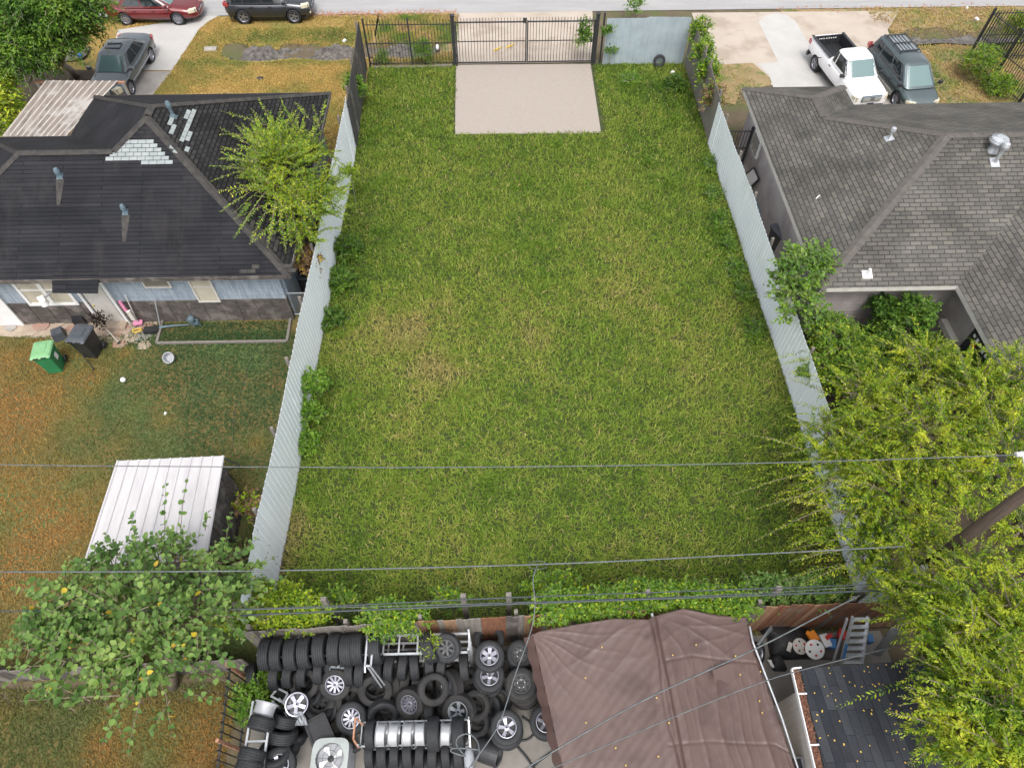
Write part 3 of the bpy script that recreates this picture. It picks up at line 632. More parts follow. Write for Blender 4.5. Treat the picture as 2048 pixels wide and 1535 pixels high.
tabs(PS, [(232, 284), (292, 284), (338, 331), (270, 330), (268, 324), (205, 322)], 0, 0, .26, .145, 'shwhite', 'bare_patch')
tabs(PE, [(378, 226), (394, 228), (380, 286), (362, 286)], 0, 0, .26, .145, 'shwhite', 'bare_patch')
tabs(PE, [(345, 240), (368, 238), (345, 300), (325, 300)], 0, 0, .26, .145, 'shwhite', 'bare_patch', .5)
tabs(PE, [(340, 300), (366, 250), (395, 345), (360, 330)], 0, 0, .26, .145, 'shwhite', 'bare_patch', .13)
tabs(PE, [(480, 440), (560, 470), (583, 545), (560, 525)], 0, 0, .26, .145, 'capdark', 'worn_patch', .55)
tabs(PS, [(380, 546), (575, 532), (582, 551), (380, 557)], 0, 0, .26, .145, 'capdark', 'worn_patch', .5)
def vent(pl, x, y, h, r_, parent, mat='bluepipe', cap=True, streak=0):
    p = on(pl, x, y); g = MB(); n_ = pl[1]; q = n_.to_track_quat('Z', 'Y').to_matrix().to_4x4()
    g.box(p + n_ * .012, (r_ * 3.6, r_ * 4.2, .015), 0, None, n_.to_track_quat('Z', 'Y').to_matrix())
    g.lathe([(r_ * 1.9, 0), (r_ * 1.2, .12), (r_ * 1.2, .14)], 14, None, Matrix.Translation(p)); g.tube([p, p + Vector((0, 0, h))], r_, 14)
    if cap: g.lathe([(0, h + .16), (r_ * 1.1, h + .14), (r_ * 1.75, h + .04), (r_ * 1.75, h - .06), (r_ * 1.3, h - .08)], 16, None, Matrix.Translation(p))
    g.build('vent_pipe', mat, parent, smooth=False)
    if streak:
        s = MB(); hz = Vector((0, 0, 1)).cross(n_).normalized(); dn = -n_.cross(hz); a = p + n_ * .007 + dn * .1
        s.add([a - hz * .13, a + hz * .15, a + hz * .06 + dn * streak, a - hz * .05 + dn * streak], [(0, 3, 2, 1)]); s.build('stain', 'capdark', parent)
vent(PE, 347, 233, .42, .055, roof); vent(PS, 120, 352, .16, .055, roof, streak=.9); vent(PS, 251, 424, .16, .05, roof, streak=.9)
YW = 16.3
def zW(py): return onY(300, py, YW).z
zb = zW(598) - .0
g = MB(); wallrun(g, [(-18.9, YW), (-7.45, YW)], zb, EZ - .1); wallrun(g, [(-7.45, YW + .08), (-7.45, 25.5)], .0, EZ - .1); wallrun(g, [(-7.5, 25.5), (-15.9, 25.5), (-15.9, 22.7), (-18.9, 22.7), (-18.9, YW + .1)], 0, EZ - .1)
for z in np.arange(zb + .25, EZ - .1, .3): g.box((-13.17, YW - .085, z), (11.4, .012, .02))
g.build('wall', 'siding', LH)
g = MB(); g.box((-13.17, YW - .03, zb / 2), (11.48, .16, zb))
for x in np.arange(-18.8, -7.5, .6): g.box((x, YW - .12, zb / 2), (.02, .02, zb - .02))
g.build('wall_skirt', 'darkwood', LH)
def window(parent, x0, x1, z0, z1, y, mull=0, pane='winglass', fm='white', fw=.07, hsplit=True):
    yf = y - .11; g = MB()
    for a, b_ in (((x0, z0), (x1, z0)), ((x0, z1), (x1, z1))): g.box(((x0 + x1) / 2, yf, a[1]), (x1 - x0 + fw, .07, fw))
    for x in [x0, x1] + [x0 + (x1 - x0) * (i + 1) / (mull + 1) for i in range(mull)]: g.box((x, yf - .003, (z0 + z1) / 2), (fw * (1 if x in (x0, x1) else 1.3), .066, z1 - z0 - fw))
    if hsplit: g.box(((x0 + x1) / 2, yf + .004, (z0 + z1) / 2), (x1 - x0 - fw, .05, .04))
    f = g.build('window', fm, parent); g = MB(); g.box(((x0 + x1) / 2, y - .09, (z0 + z1) / 2), (x1 - x0, .02, z1 - z0)); g.build('pane', pane, f); return f
def wx(px_, py): p = onY(px_, py, YW - .1); return p.x, p.z
xa, za = wx(62, 608); xb, _ = wx(157, 608); window(LH, xa, xb, za, EZ - .25, YW, 1, 'blind', fw=.1)
xa, za = wx(292, 574); xb, _ = wx(343, 573); window(LH, xa, xb, za, EZ - .3, YW, 0, 'winglass', 'offwhite', .05, False)
xa, za = wx(400, 602); xb, _ = wx(441, 602); window(LH, xa, xb, za, EZ - .25, YW, 0, 'blind', 'offwhite', .06)
xa, za = wx(200, 630); xb, _ = wx(239, 626)
g = MB(); g.box(((xa + xb) / 2 + .02, YW - .13, 1.12), (xb - xa + .02, .05, 2.2)); dr = g.build('door', 'offwhite', LH)
g = MB(); g.box((xa - .12, YW - .13, 1.2), (.1, .08, 2.4)); g.box((xb + .12, YW - .13, 1.2), (.1, .08, 2.4)); g.build('door_frame', 'white', dr)
g = MB(); g.lathe([(0, 0), (.035, .01), (.035, .04), (0, .05)], 10, None, Matrix.Translation((xa + .1, YW - .16, 1.0)) @ Matrix.Rotation(R(90), 4, 'X')); g.build('handle', 'yellow', dr)
g = MB(); g.box(((xa + xb) / 2, YW - .3, .07), (xb - xa + .25, .35, .14)); g.build('doorstep', 'stoneA', LH)
xb, _ = wx(37, 640); g = MB(); g.box((xb - .75, YW - .13, 1.12), (1.5, .05, 2.2)); dr = g.build('door', 'white', LH); g = MB(); g.box((xb + .05, YW - .13, 1.15), (.1, .07, 2.3)); g.build('door_frame', 'white', dr)
# little porch roof over the door
a, b_, c_, d_ = on(PS, 104, 556), on(PS, 197, 554), at(196, 587, 2.42), at(106, 586, 2.42)
g = MB(); g.slab(a + Vector((0, .1, .02)), d_, c_, b_ + Vector((0, .1, .02)), -.04); g.build('porch_roof', 'shdark', LH, uv=True)
g = MB()   # bracket lamp
p = onY(103, 582, YW - .2); q = at(88, 598, 1.75); g.tube([p, q], .03, 8, 'greybin'); g.lathe([(0, .2), (.1, .2), (.13, .0), (.1, -.02), (0, -.02)], 14, 'white', Matrix.Translation(q + Vector((0, -.1, -.15)))); g.box(q + Vector((-.08, 0, .06)), (.2, .1, .1), .6, 'white')
g.build('wall_lamp', None, LH)
# right house ----------------------------------------------------------
k2 = .42; rw, rs, rn, rnw, rx = 10.2, 14.75, 24.68, 25.98, 14.4; e2 = EZ
hp = (rn - rs) / 2; P1 = Vector((rw + hp, rs + hp, e2 + k2 * hp)); XR = 30; P2 = Vector((XR, rs + hp, e2 + k2 * hp))
hq = (rx - rw) / 2; Q1 = Vector((rw + hq, rn - (hp - hq) * 0 - 0, 0)); Qz = e2 + k2 * hq
Q2 = Vector((rw + hq, rnw - hq, Qz)); Q1 = Vector((rw + hq, rn - hq, Qz))
rSW, rNW, rNT, rVC, rNE = Vector((rw, rs, e2)), Vector((rw, rnw, e2)), Vector((rx, rnw, e2)), Vector((rx, rn, e2)), Vector((XR, rn, e2))
vx = 14.65; V0 = Vector((vx, rs, e2)); V1 = Vector((vx + hp, rs + hp, e2 + k2 * hp)); S0 = Vector((vx, 2, e2)); S1 = Vector((vx + hp, 2, e2 + k2 * hp))
RH = thing('house', 'house with grey shingle roof and pale walls at right', 'house', (17, 19, 0))
g = MB()
g.poly([rSW, V0, V1, P1]); g.poly([rSW, P1, Q1, Q2, rNW]); g.poly([rNW, Q2, rNT]); g.poly([rNT, Q2, Q1, rVC]); g.poly([rVC, Q1, P1, P2, rNE]); g.poly([V0, S0, S1, V1]); g.poly([V1, S1, Vector((vx + 2 * hp, 2, e2)), Vector((vx + 2 * hp, rs, e2)), ])
for f_ in range(len(g.f)):
    a, b_, c_ = (g.v[i] for i in g.f[f_][:3])
    if (b_ - a).cross(c_ - a).z < 0: g.f[f_] = g.f[f_][::-1]
roof2 = g.build('roof', 'shgrey', RH, uv=True)
g = MB()
for a, b_ in ((rSW, P1), (P1, Q1), (Q2, rNW), (Q1, Q2), (P1, P2), (rNT, Q2)): caps(g, b_, a, .34) if a in (rSW,) else caps(g, a, b_, .34)
g.build('ridge_cap', 'capgrey', roof2)
ring = [rSW, rNW, rNT, rVC, rNE]; g = MB()
for a, b_ in list(zip(ring[:-1], ring[1:])) + [(V0, rSW), (S0, V0)]: g.slab(a + Vector((0, 0, -.004)), b_ + Vector((0, 0, -.004)), b_ + Vector((0, 0, -.18)), a + Vector((0, 0, -.18)), .03)
g.poly([p + Vector((0, 0, -.12)) for p in (rSW, rNW, rNT, rVC, rNE, Vector((XR, 2, e2)), S0, V0)]); g.build('fascia', 'offwhite', roof2)
g = MB(); wallrun(g, [(10.62, 15.3), (10.62, 25.5), (13.9, 25.5), (13.9, 24.2), (29.5, 24.2)], 0, e2 - .1); wallrun(g, [(10.62, 15.3), (15.2, 15.3), (15.2, 2.5)], 0, e2 - .1)
for z in np.arange(.3, 2.6, .38): g.box((12.9, 15.215, z), (4.5, .012, .02)); g.box((15.11, 9, z), (.012, 12.4, .02))
g.build('wall', 'wall', RH)
for y0, y1 in ((23.0, 24.2),): g = MB(); g.box((10.5, (y0 + y1) / 2, 1.7), (.08, .9, .8)); f = g.build('window', 'white', RH); g = MB(); g.box((10.45, (y0 + y1) / 2, 1.7), (.03, .75, .65)); g.build('pane', 'winglass', f)
PW, PSR, PNR = plane(rSW, P1, rNW), plane(rSW, V0, P1), plane(rVC, P1, rNE)
g = MB(); p = on(PSR, 1985, 300); mt = Matrix.Translation(p) @ Matrix.Diagonal((.95, .95, .8, 1)); g.lathe([(.2, -.05), (.15, .15), (.15, .28)], 16, 'alu', mt)
vs_ = []; g.lathe([(.15, .28), (.27, .36), (.31, .46), (.27, .58), (.12, .66), (0, .67)], 24, 'alu', mt)
for i in range(20):
    a = 2 * math.pi * i / 20; g.tube([p + Vector((math.cos(a + q * .25) * r_ * .95, math.sin(a + q * .25) * r_ * .95, z * .8)) for q, (r_, z) in enumerate(((.17, .3), (.285, .37), (.325, .46), (.285, .58), (.13, .665)))], .008, 4, 'greymetal')
g.build('turbine_vent', None, roof2, smooth=False)
g = MB(); p = on(PSR, 1989, 325); g.box(p + PSR[1] * .012, (.3, .35, .015), 0, 'alu', PSR[1].to_track_quat('Z', 'Y').to_matrix()); g.tube([p, p + Vector((0, 0, .55))], .06, 12, 'alu'); g.lathe([(0, .78), (.1, .74), (.13, .64), (.12, .55), (.07, .52)], 14, 'alu', Matrix.Translation(p)); g.build('flue', None, roof2)
g = MB(); p = on(PW, 1778, 277); g.box(p + PW[1] * .012, (.28, .28, .015), 0, None, PW[1].to_track_quat('Z', 'Y').to_matrix()); g.tube([p, p + Vector((0, 0, .3))], .05, 12); g.lathe([(0, .45), (.08, .42), (.1, .33), (.06, .28)], 12, None, Matrix.Translation(p)); g.build('vent_pipe', 'alu', roof2)
g = MB(); p = on(PSR, 1734, 549); g.box(p + PSR[1] * .012, (.32, .28, .015), 0, None, PSR[1].to_track_quat('Z', 'Y').to_matrix()); g.tube([p, p + Vector((0, 0, .25))], .045, 12); g.build('vent_pipe', 'white', roof2)
g = MB(); p = on(PW, 1632, 398); g.tube([p + PW[1] * .02, p + PW[1] * .1 + Vector((.12, .05, 0)), p + PW[1] * .03 + Vector((.2, .15, 0))], .02, 6); g.build('cable_stub', 'white', roof2)

# patio cover with corrugated tin left of the black roofed house
TL, TR, BR_, BL_ = at(93, 161, 2.9), at(234, 162, 2.9), at(130, 273, 2.62), at(6, 273, 2.62)
t = thing('patio_cover', 'weathered corrugated tin patio cover between grey sedan and black roof', 'patio cover', ((TL + BR_) / 2).xy.to_3d())
def tin(parent, TL, TR, BR_, BL_, n, mat, name='roof_sheet', rib=.035, w_=.05, rm=None):
    g = MB(); up = (TR - TL).cross(BL_ - TL).normalized(); up = up if up.z > 0 else -up
    g.slab(TL, BL_, BR_, TR, .012, mat)
    for i in range(n + 1):
        f = i / n; a = TL.lerp(TR, f); b_ = BL_.lerp(BR_, f); sdv = (TR - TL).normalized()
        g.add([a - sdv * w_, a + up * rib - sdv * w_ * .45, a + up * rib + sdv * w_ * .45, a + sdv * w_, b_ - sdv * w_, b_ + up * rib - sdv * w_ * .45, b_ + up * rib + sdv * w_ * .45, b_ + sdv * w_], [(0, 1, 5, 4), (1, 2, 6, 5), (2, 3, 7, 6), (0, 3, 2, 1), (4, 5, 6, 7)], rm or mat)
    return g.build(name, None, parent, uv=False)
tin(t, TL, TR, BR_, BL_, 10, 'roof_tin', rib=.022, w_=.032, rm='ribtin')
g = MB(); g.span(TL + Vector((-.55, .0, -.07)), TR + Vector((.3, .0, -.07)), .08, .08); g.build('beam', 'rust', t)
for p in (TL + Vector((-.45, 0, -.08)), TR + Vector((.2, 0, -.08)), BL_ + Vector((.1, .1, -.06))): g = MB(); g.box((p.x, p.y, p.z / 2), (.09, .09, p.z)); g.build('post', 'alu', t)

# sheds
TL, TR, BR_, BL_ = at(236, 921, 2.35), at(446, 911, 2.35), at(410, 1120, 2.05), at(168, 1130, 2.05)
t = thing('shed', 'small dark board shed with white ribbed tin roof in the left yard', 'shed', ((TL + BR_) / 2).xy.to_3d())
tin(t, TL, TR, BR_, BL_, 10, 'roof_white', w_=.04)
g = MB(); i_ = .12; c4 = [TL + Vector((i_, -i_, 0)), TR + Vector((-i_, -i_, 0)), BR_ + Vector((-i_, i_, 0)), BL_ + Vector((i_, i_, 0))]
for a, b_ in zip(c4, c4[1:] + c4[:1]):
    a2, b2 = a - Vector((0, 0, .03)), b_ - Vector((0, 0, .03)); g.slab(a2, b2, (b2.x, b2.y, 0), (a2.x, a2.y, 0), .03)
    nb = int((b2 - a2).length / .2)
    for j in range(nb): q = a2.lerp(b2, (j + .5) / nb); g.box((q.x, q.y, q.z / 2 - .02), (.035, .035, q.z - .06), math.atan2((b2 - a2).y, (b2 - a2).x))
g.build('wall', 'darkwood', t)
# shed / workshop bottom right
TL, TR = at(1589, 1337, 2.75), at(1830, 1316, 2.75); slope = .12
def rp(x, y): return Vector((x, y, 2.75 + (TL.y - y) * .16))
t = thing('outbuilding', 'outbuilding with slate grey shingle roof and leaf filled gutter at lower right', 'shed', (8.5, 1, 0))
x0 = TL.x; y0 = TL.y
def hx(px_, py): 
    n_ = Vector((0, .16, 1)).normalized(); return hit(px_, py, (x0, y0, 2.75), n_)
r0, r1 = hx(1601, 1336), hx(1840, 1316); r2 = hx(1655, 1560)
rr_ = r2.x + (r2.x - r0.x)
R0 = Vector((r0.x, r0.y, r0.z)); R1 = Vector((11.2, r1.y + .05, 2.75 + (y0 - r1.y - .05) * .16)); dirv = (r2 - r0).normalized()
R2 = R0 + dirv * 6; R3 = R1 + dirv * 6
g = MB(); g.slab(R0, R2, R3, R1, .03); rf = g.build('roof', 'shsmall', t, uv=True)
for p in rf.data.uv_layers[0].data: p.uv = (p.uv[1], p.uv[0])
gl = Vector((-.17, 0, -.02)); g = MB(); g.slab(R0 + gl, R2 + gl, R2 + Vector((-.03, 0, -.02)), R0 + Vector((-.03, 0, -.02)), .02, 'litter')
rr = random.Random(4)
for i in range(700): p = R0.lerp(R2, rr.random()) + Vector((-.03 - rr.random() * .12, 0, rr.uniform(-.02, .0))); g.box(p, (.05, .025, .012), rr.uniform(0, 6), 'litter', Matrix.Rotation(rr.uniform(-.5, .5), 3, 'X') @ Matrix.Rotation(rr.uniform(0, 6), 3, 'Z'))
gt = g.build('gutter_litter', None, t)
g = MB(); e = Vector((-.19, 0, 0)); g.span(R0 + e + Vector((0, 0, -.04)), R2 + e + Vector((0, 0, -.04)), .025, .1); g.span(R0 + e, R0 + Vector((.02, .02, -.02)), .03, .08)
for f in (.18, .52, .86): p = R0.lerp(R2, f * .5); g.span(p + e, p + Vector((0, 0, .015)), .03, .02)
g.build('gutter', 'white', t)
g = MB(); w0 = R0 + Vector((.02, -.45, -.12)); w1 = R2 + Vector((.02, 0, -.12)); g.slab(w0, w1, (w1.x, w1.y, 0), (w0.x, w0.y, 0), .08); w2 = R1 + Vector((0, -.45, -.12)); g.slab(w2, w0, (w0.x, w0.y, 0), (w2.x, w2.y, 0), .08)
g.span((w0.x - .02, w0.y, 0), w0 + Vector((-.02, 0, 0)), .1, .1)
d2 = (w1 - w0).normalized()
for j in range(30): p = w0 + d2 * (.1 + j * .2); g.box((p.x - .012, p.y, p.z / 2), (.02, .03, p.z - .05))
g.build('wall', 'beigewall', t)
p = w0 + d2 * 1.5 + Vector((-.28, 0, 0)); p = Vector((p.x, p.y, 1.85))
g = MB(); g.box(p, (.45, .55, .4)); ac = g.build('air_conditioner', 'greybin', t); g = MB(); g.box(p + Vector((-.03, 0, .205)), (.4, .48, .012)); g.build('grille', 'black', ac)
rr = random.Random(9); g = MB()
for i in range(75):
    p = R0 + (R1 - R0) * rr.random() * .6 + dirv * rr.random() * 2.6; s_ = rr.uniform(.015, .03); n_ = Vector((0, .16, 1)).normalized(); g.box(p + n_ * .012, (s_, s_ * rr.uniform(1, 2), .006), 0, None, Matrix.Rotation(rr.uniform(0, 6), 3, 'Z'))
g.build('fallen_leaves', 'yellow', label='small yellow leaves scattered on the slate shingle roof', cat='fallen leaves', kind='stuff')
# ------------------------------------------------------------------ wheels and tyres
def rimgeo(g, kind, rr, W, mat):
    g.lathe([(rr + .012, -W * .42), (rr * .9, -W * .34), (rr * .84, 0), (rr * .9, W * .34), (rr + .012, W * .43), (rr - .012, W * .44), (rr * .87, W * .34), (rr * .81, 0), (rr * .87, -W * .36)], 28, mat, None, True)
    zf = W * .3
    def spokes(n, w0, w1, ph=0, drop=.02):
        for i in range(n):
            a = 2 * math.pi * i / n + ph; c, s = math.cos(a), math.sin(a); f = lambda r_, t, z: Vector((r_ * c - t * s, r_ * s + t * c, z))
            r0, r1 = .03, rr * .93
            g.add([f(r0, -w0, zf - drop), f(r1, -w1, zf), f(r1, w1, zf), f(r0, w0, zf - drop), f(r0, -w0, zf - drop - .035), f(r1, -w1, zf - .035), f(r1, w1, zf - .035), f(r0, w0, zf - drop - .035)], [(0, 1, 2, 3), (7, 6, 5, 4), (0, 4, 5, 1), (1, 5, 6, 2), (2, 6, 7, 3), (3, 7, 4, 0)], mat)
    if kind == 'steel':
        g.lathe([(0, zf - .05), (rr * .22, zf - .05), (rr * .3, zf - .015), (rr * .55, zf - .01), (rr * .62, zf - .06), (rr * .88, zf - .06), (rr * .9, zf - .1)], 28, mat)
        for i in range(8): a = i * math.pi / 4; g.lathe([(0, .004), (.026, .004), (.026, -.01)], 8, 'blackcloth', Matrix.Translation((rr * .72 * math.cos(a), rr * .72 * math.sin(a), zf - .056)))
        for i in range(5): a = i * math.pi * .4; g.lathe([(0, .014), (.012, .01), (.012, 0)], 6, 'alu', Matrix.Translation((rr * .42 * math.cos(a), rr * .42 * math.sin(a), zf - .012)))
        g.lathe([(0, .03), (.03, .025), (.035, 0)], 12, 'black', Matrix.Translation((0, 0, zf - .05)))
    elif kind == 'barrel': g.lathe([(0, -.01), (.05, -.01), (rr * .84, -.03)], 20, mat); g.lathe([(rr * .86, -W * .2), (rr * .86, W * .2)], 24, mat)
    else:
        if kind == 'w5': spokes(5, .034, .042)
        elif kind == 'w5d': spokes(5, .02, .022, .13); spokes(5, .02, .022, -.13)
        elif kind == 'w6': spokes(6, .038, .055)
        elif kind == 'w10': spokes(10, .018, .028)
        elif kind == 'w7y': spokes(7, .02, .016, .1); spokes(7, .02, .016, -.1)
        elif kind == 'w12': spokes(12, .02, .018); g.lathe([(rr * .58, zf), (rr * .66, zf), (rr * .66, zf - .03), (rr * .58, zf - .03)], 24, mat, None, True)
        g.lathe([(0, zf - .004), (.03, zf - .005), (.065, zf - .012), (.075, zf - .06)], 18, mat); g.lathe([(0, zf + .004), (.026, zf + .001), (.028, zf - .02)], 12, 'black')
        g.lathe([(0, -W * .1), (rr * .8, -W * .12)], 20, 'black')  # black disc behind the spokes, painting in the darkness inside the wheel
def tyregeo(g, R_, W, rr, mat='rubber', n=36):
    pr = [(rr, -W * .43), (rr + .02, -W * .49), (rr + (R_ - rr) * .5, -W * .53), (R_ - .03, -W * .49), (R_ - .008, -W * .43)]
    for i in range(4):
        z = -W * .3 + i * W * .2; pr += [(R_, z - .012 - .02), (R_, z - .009), (R_ - .014, z - .007), (R_ - .014, z + .007), (R_, z + .009)]
    pr += [(R_ - .008, W * .43), (R_ - .03, W * .49), (rr + (R_ - rr) * .5, W * .53), (rr + .02, W * .49), (rr, W * .43), (rr + .012, W * .36), (R_ - .05, W * .34), (R_ - .05, -W * .34), (rr + .012, -W * .36)]
    g.lathe(pr, n, mat, None, True)
PROTO = {}
def tyre(pos, nrm, kind='bare', label='', group=None, sc=1.0, rub='rubber', rm='rim', W=.25, spin=0, R_=.39, rr=None):
    sc *= .95
    key = (kind, rub, rm, round(W, 2), R_)
    rr = rr or (.2 if kind == 'bare' else .235)
    if key not in PROTO:
        if kind == 'bare': g = MB(); tyregeo(g, R_, W, .23, rub); o = g.build('tyre', None, cat='tyre', org=(0, 0, 0), smooth=False)
        elif kind == 'barrel': g = MB(); rimgeo(g, 'barrel', rr + .05, W, rm); o = g.build('bare_wheel', None, cat='wheel rim', org=(0, 0, 0))
        elif kind == 'rimonly': g = MB(); rimgeo(g, 'w5', rr, W, rm); o = g.build('bare_wheel', None, cat='wheel rim', org=(0, 0, 0))
        else:
            o = thing('wheel', label, 'wheel', (0, 0, 0)); g = MB(); tyregeo(g, R_, W, rr, rub); g.build('tyre', None, o); g = MB(); rimgeo(g, kind, rr, W, rm); g.build('rim', None, o)
        for ch in [o] + list(o.children):
            if ch.type == 'MESH': shade_auto(ch)
        PROTO[key] = o; c = o
    else: c = copy_tree(PROTO[key])
    q = Vector(nrm).normalized().to_track_quat('Z', 'Y'); q = q @ Matrix.Rotation(spin, 3, 'Z').to_quaternion()
    place(c, pos, q, sc=sc); c['label'] = label
    if group: c['group'] = group
    elif 'group' in c: del c['group']
    return c
def shade_auto(o, ang=35):
    me = o.data; me.polygons.foreach_set('use_smooth', [True] * len(me.polygons))
    bm = bmesh.new(); bm.from_mesh(me)
    for e in bm.edges:
        if len(e.link_faces) == 2 and e.calc_face_angle(0) > R(ang): e.smooth = False
    bm.to_mesh(me); bm.free()

# ------------------------------------------------------------------ vehicles (x forward, y left)
def car(name, label, cat, paint, P, loc, rz, rimk='w5', extras=None):
    t = thing(name, label, cat, loc, rz, local=True)
    st = P['st']; xs = np.linspace(st[0][0], st[-1][0], 46); kx = [s[0] for s in st]
    W_ = np.interp(xs, kx, [s[1] for s in st]); B_ = np.interp(xs, kx, [s[2] for s in st]); T_ = np.interp(xs, kx, [s[3] for s in st])
    for arr in (W_, B_, T_): arr[1:-1] = (arr[:-2] + 2 * arr[1:-1] + arr[2:]) / 4
    rings = []
    for x, w_, b0, t0 in zip(xs, W_, B_, T_):
        r_ = []
        for i in range(36):
            a = 2 * math.pi * i / 36; c, s = math.cos(a), math.sin(a); e = 2 / P.get('n', 4.5)
            y = w_ * math.copysign(abs(c) ** e, c); z = (t0 + b0) / 2 + (t0 - b0) / 2 * math.copysign(abs(s) ** e, s)
            f = (z - b0) / (t0 - b0); y *= 1 - .09 * max(0, f - .55) / .45 - .05 * max(0, .3 - f) / .3; r_.append((x, y, z))
        rings.append(r_)
    g = MB(); g.loft(rings); body = g.build('body', paint, t); Rw = P['Rw']; wb = P['wb']; wd = P['w']; xo = P.get('xo', 0)
    cut = []
    for x in (-wb / 2 + xo, wb / 2 + xo):
        for s in (-1, 1): c = MB(); c.tube([(x, s * (wd - .32), Rw), (x, s * (wd + .2), Rw)], Rw * 1.16, 28); cut.append(c.build('cutter', paint, t))
    if 'bed' in P: x0, x1, y_, z_ = P['bed']; c = MB(); c.box(((x0 + x1) / 2, 0, z_ + 1), (x1 - x0, y_ * 2, 2)); cut.append(c.build('cutter', paint, t))
    carve(body, cut); shade_auto(body, 32)
    g = MB()
    for x in (-wb / 2 + xo, wb / 2 + xo):
        for s in (-1, 1):
            mx = Matrix.Translation((x, s * (wd - .04), Rw)) @ Matrix.Rotation(-s * R(90), 4, 'X'); g.lathe([(Rw * 1.15, -.012), (Rw * 1.15, -.27), (0, -.272)], 28, None, mx)
    g.box((0, 0, .22), (wb + 1.2, wd * 1.5, .12)); g.build('wheel_arch', 'black', body)
    # greenhouse
    gh = P['gh']; N_ = 7
    def prm(f):
        xr = gh['r0'] + (gh['r1'] - gh['r0']) * f; xf = gh['f0'] + (gh['f1'] - gh['f0']) * f; w_ = gh['w0'] + (gh['w1'] - gh['w0']) * f
        return xr, xf, w_, gh['z0'] + (gh['z1'] - gh['z0']) * f
    def ringp(f, sh=0, dz=0):
        xr, xf, w_, z = prm(f); cx = (xr + xf) / 2; L = (xf - xr) / 2 - sh; w_ -= sh; r_ = []
        for i in range(48): a = 2 * math.pi * i / 48; c, s = math.cos(a), math.sin(a); r_.append((cx + L * math.copysign(abs(c) ** (2 / N_), c), w_ * math.copysign(abs(s) ** (2 / N_), s), z + dz))
        return r_
    g = MB(); g.loft([ringp(0), ringp(.5), ringp(.9), ringp(1, .03), ringp(1, .1, .035), ringp(1, .3, .06), ringp(1, .5, .068)]); cab = g.build('cabin', paint, t); shade_auto(cab, 40)
    def side(f, x, s, off=.008):
        xr, xf, w_, z = prm(f); cx = (xr + xf) / 2; L = (xf - xr) / 2; u = min(.999, abs((x - cx) / L)); return Vector((x, s * (w_ * (1 - u ** N_) ** (1 / N_) + off), z))
    def front(f, y, s, off=.008):
        xr, xf, w_, z = prm(f); cx = (xr + xf) / 2; L = (xf - xr) / 2; u = min(.999, abs(y / w_)); return Vector((cx + s * (L * (1 - u ** N_) ** (1 / N_) + off), y, z))
    def pane(nm, fn, m=8, mat='carglass', par=None):
        g = MB(); vs = []
        for i in range(m + 1):
            for j in range(4): vs.append(fn(i / m, j / 3))
        g.add(vs, [(i * 4 + j, (i + 1) * 4 + j, (i + 1) * 4 + j + 1, i * 4 + j + 1) for i in range(m) for j in range(3)]); o = g.build(nm, mat, par or t)
        md = o.modifiers.new('s', 'SOLIDIFY'); md.thickness = .006; md.offset = 0; return o
    f0, f1 = .1, .92
    pane('windshield', lambda u, v: front(f0 + (f1 - f0) * v, (u * 2 - 1) * prm(f0 + (f1 - f0) * v)[2] * .9, 1), mat='wshield')
    pane('rear_window', lambda u, v: front(f0 + .1 + (f1 - f0 - .1) * v, (u * 2 - 1) * prm(f0 + (f1 - f0) * v)[2] * .85, -1))
    for s in (-1, 1):
        for (a, b_) in P['win']:
            def fn(u, v, a=a, b_=b_, s=s):
                f = f0 + .04 + (f1 - f0 - .06) * v; xr, xf, _, _ = prm(f); m_ = .1; lo = xr + (xf - xr) * a; hi = xr + (xf - xr) * b_; return side(f, lo + (hi - lo) * u, s)
            pane('side_window', fn, 5)
    zz = lambda x: float(np.interp(x, xs, T_)); wz = lambda x: float(np.interp(x, xs, W_))
    for s in (-1, 1):
        x = gh['f0'] - .25; g = MB(); g.box((x, s * (gh['w0'] + .17), gh['z0'] + .12), (.12, .2, .14), s * .2); g.box((x, s * (gh['w0'] + .05), gh['z0'] + .07), (.05, .14, .04)); g.build('mirror', P.get('mir', paint), t)
        for xh in P['hand']: g = MB(); g.box((xh, s * (wz(xh) * .985 + .012), gh['z0'] - .14), (.17, .03, .035)); g.build('door_handle', P.get('hmat', paint), t)
        xf = st[-1][0]; g = MB(); c = P['hl']
        x0, x1, zl, hl_ = c
        vs = []
        for i in range(5):
            x = x0 + (x1 - x0) * i / 4; y = s * (wz(x) * .97 + .012); vs += [(x, y, zl + hl_ / 2), (x, y + s * .008, zl - hl_ / 2), (x - .02, y - s * .22, zl + hl_ / 2 + .02), ]
        y1 = s * wz(x1) * .95; g.add(vs, [(i * 3, i * 3 + 1, i * 3 + 4, i * 3 + 3) for i in range(4)] + [(i * 3 + 2, i * 3, i * 3 + 3, i * 3 + 5) for i in range(4)])
        g.box((x1 + .005, y1 - s * .13, zl), (.05, .26, hl_), s * -.35); g.build('headlight', 'lamp_clear', t)
        xr = st[0][0]; g = MB(); g.box((xr + .13, s * (wz(xr + .12) * .97), P['tl']), (.24, .06, .2), s * .3); g.box((xr + .03, s * (wz(xr + .1) - .13), P['tl']), (.05, .24, .18), s * .2); g.build('tail_light', 'lamp_red', t)
    g = MB(); xf = st[-1][0]; gz, gh_, gw = P['gr']; g.box((xf + .0, 0, gz), (.05, gw, gh_)); gr = g.build('grille', P.get('grm', 'black'), t)
    g = MB()
    for i in range(3): g.box((xf + .03, 0, gz - gh_ / 2 + gh_ * (i + .5) / 3), (.02, gw * .92, .022))
    g.build('grille_bar', 'alu', gr)
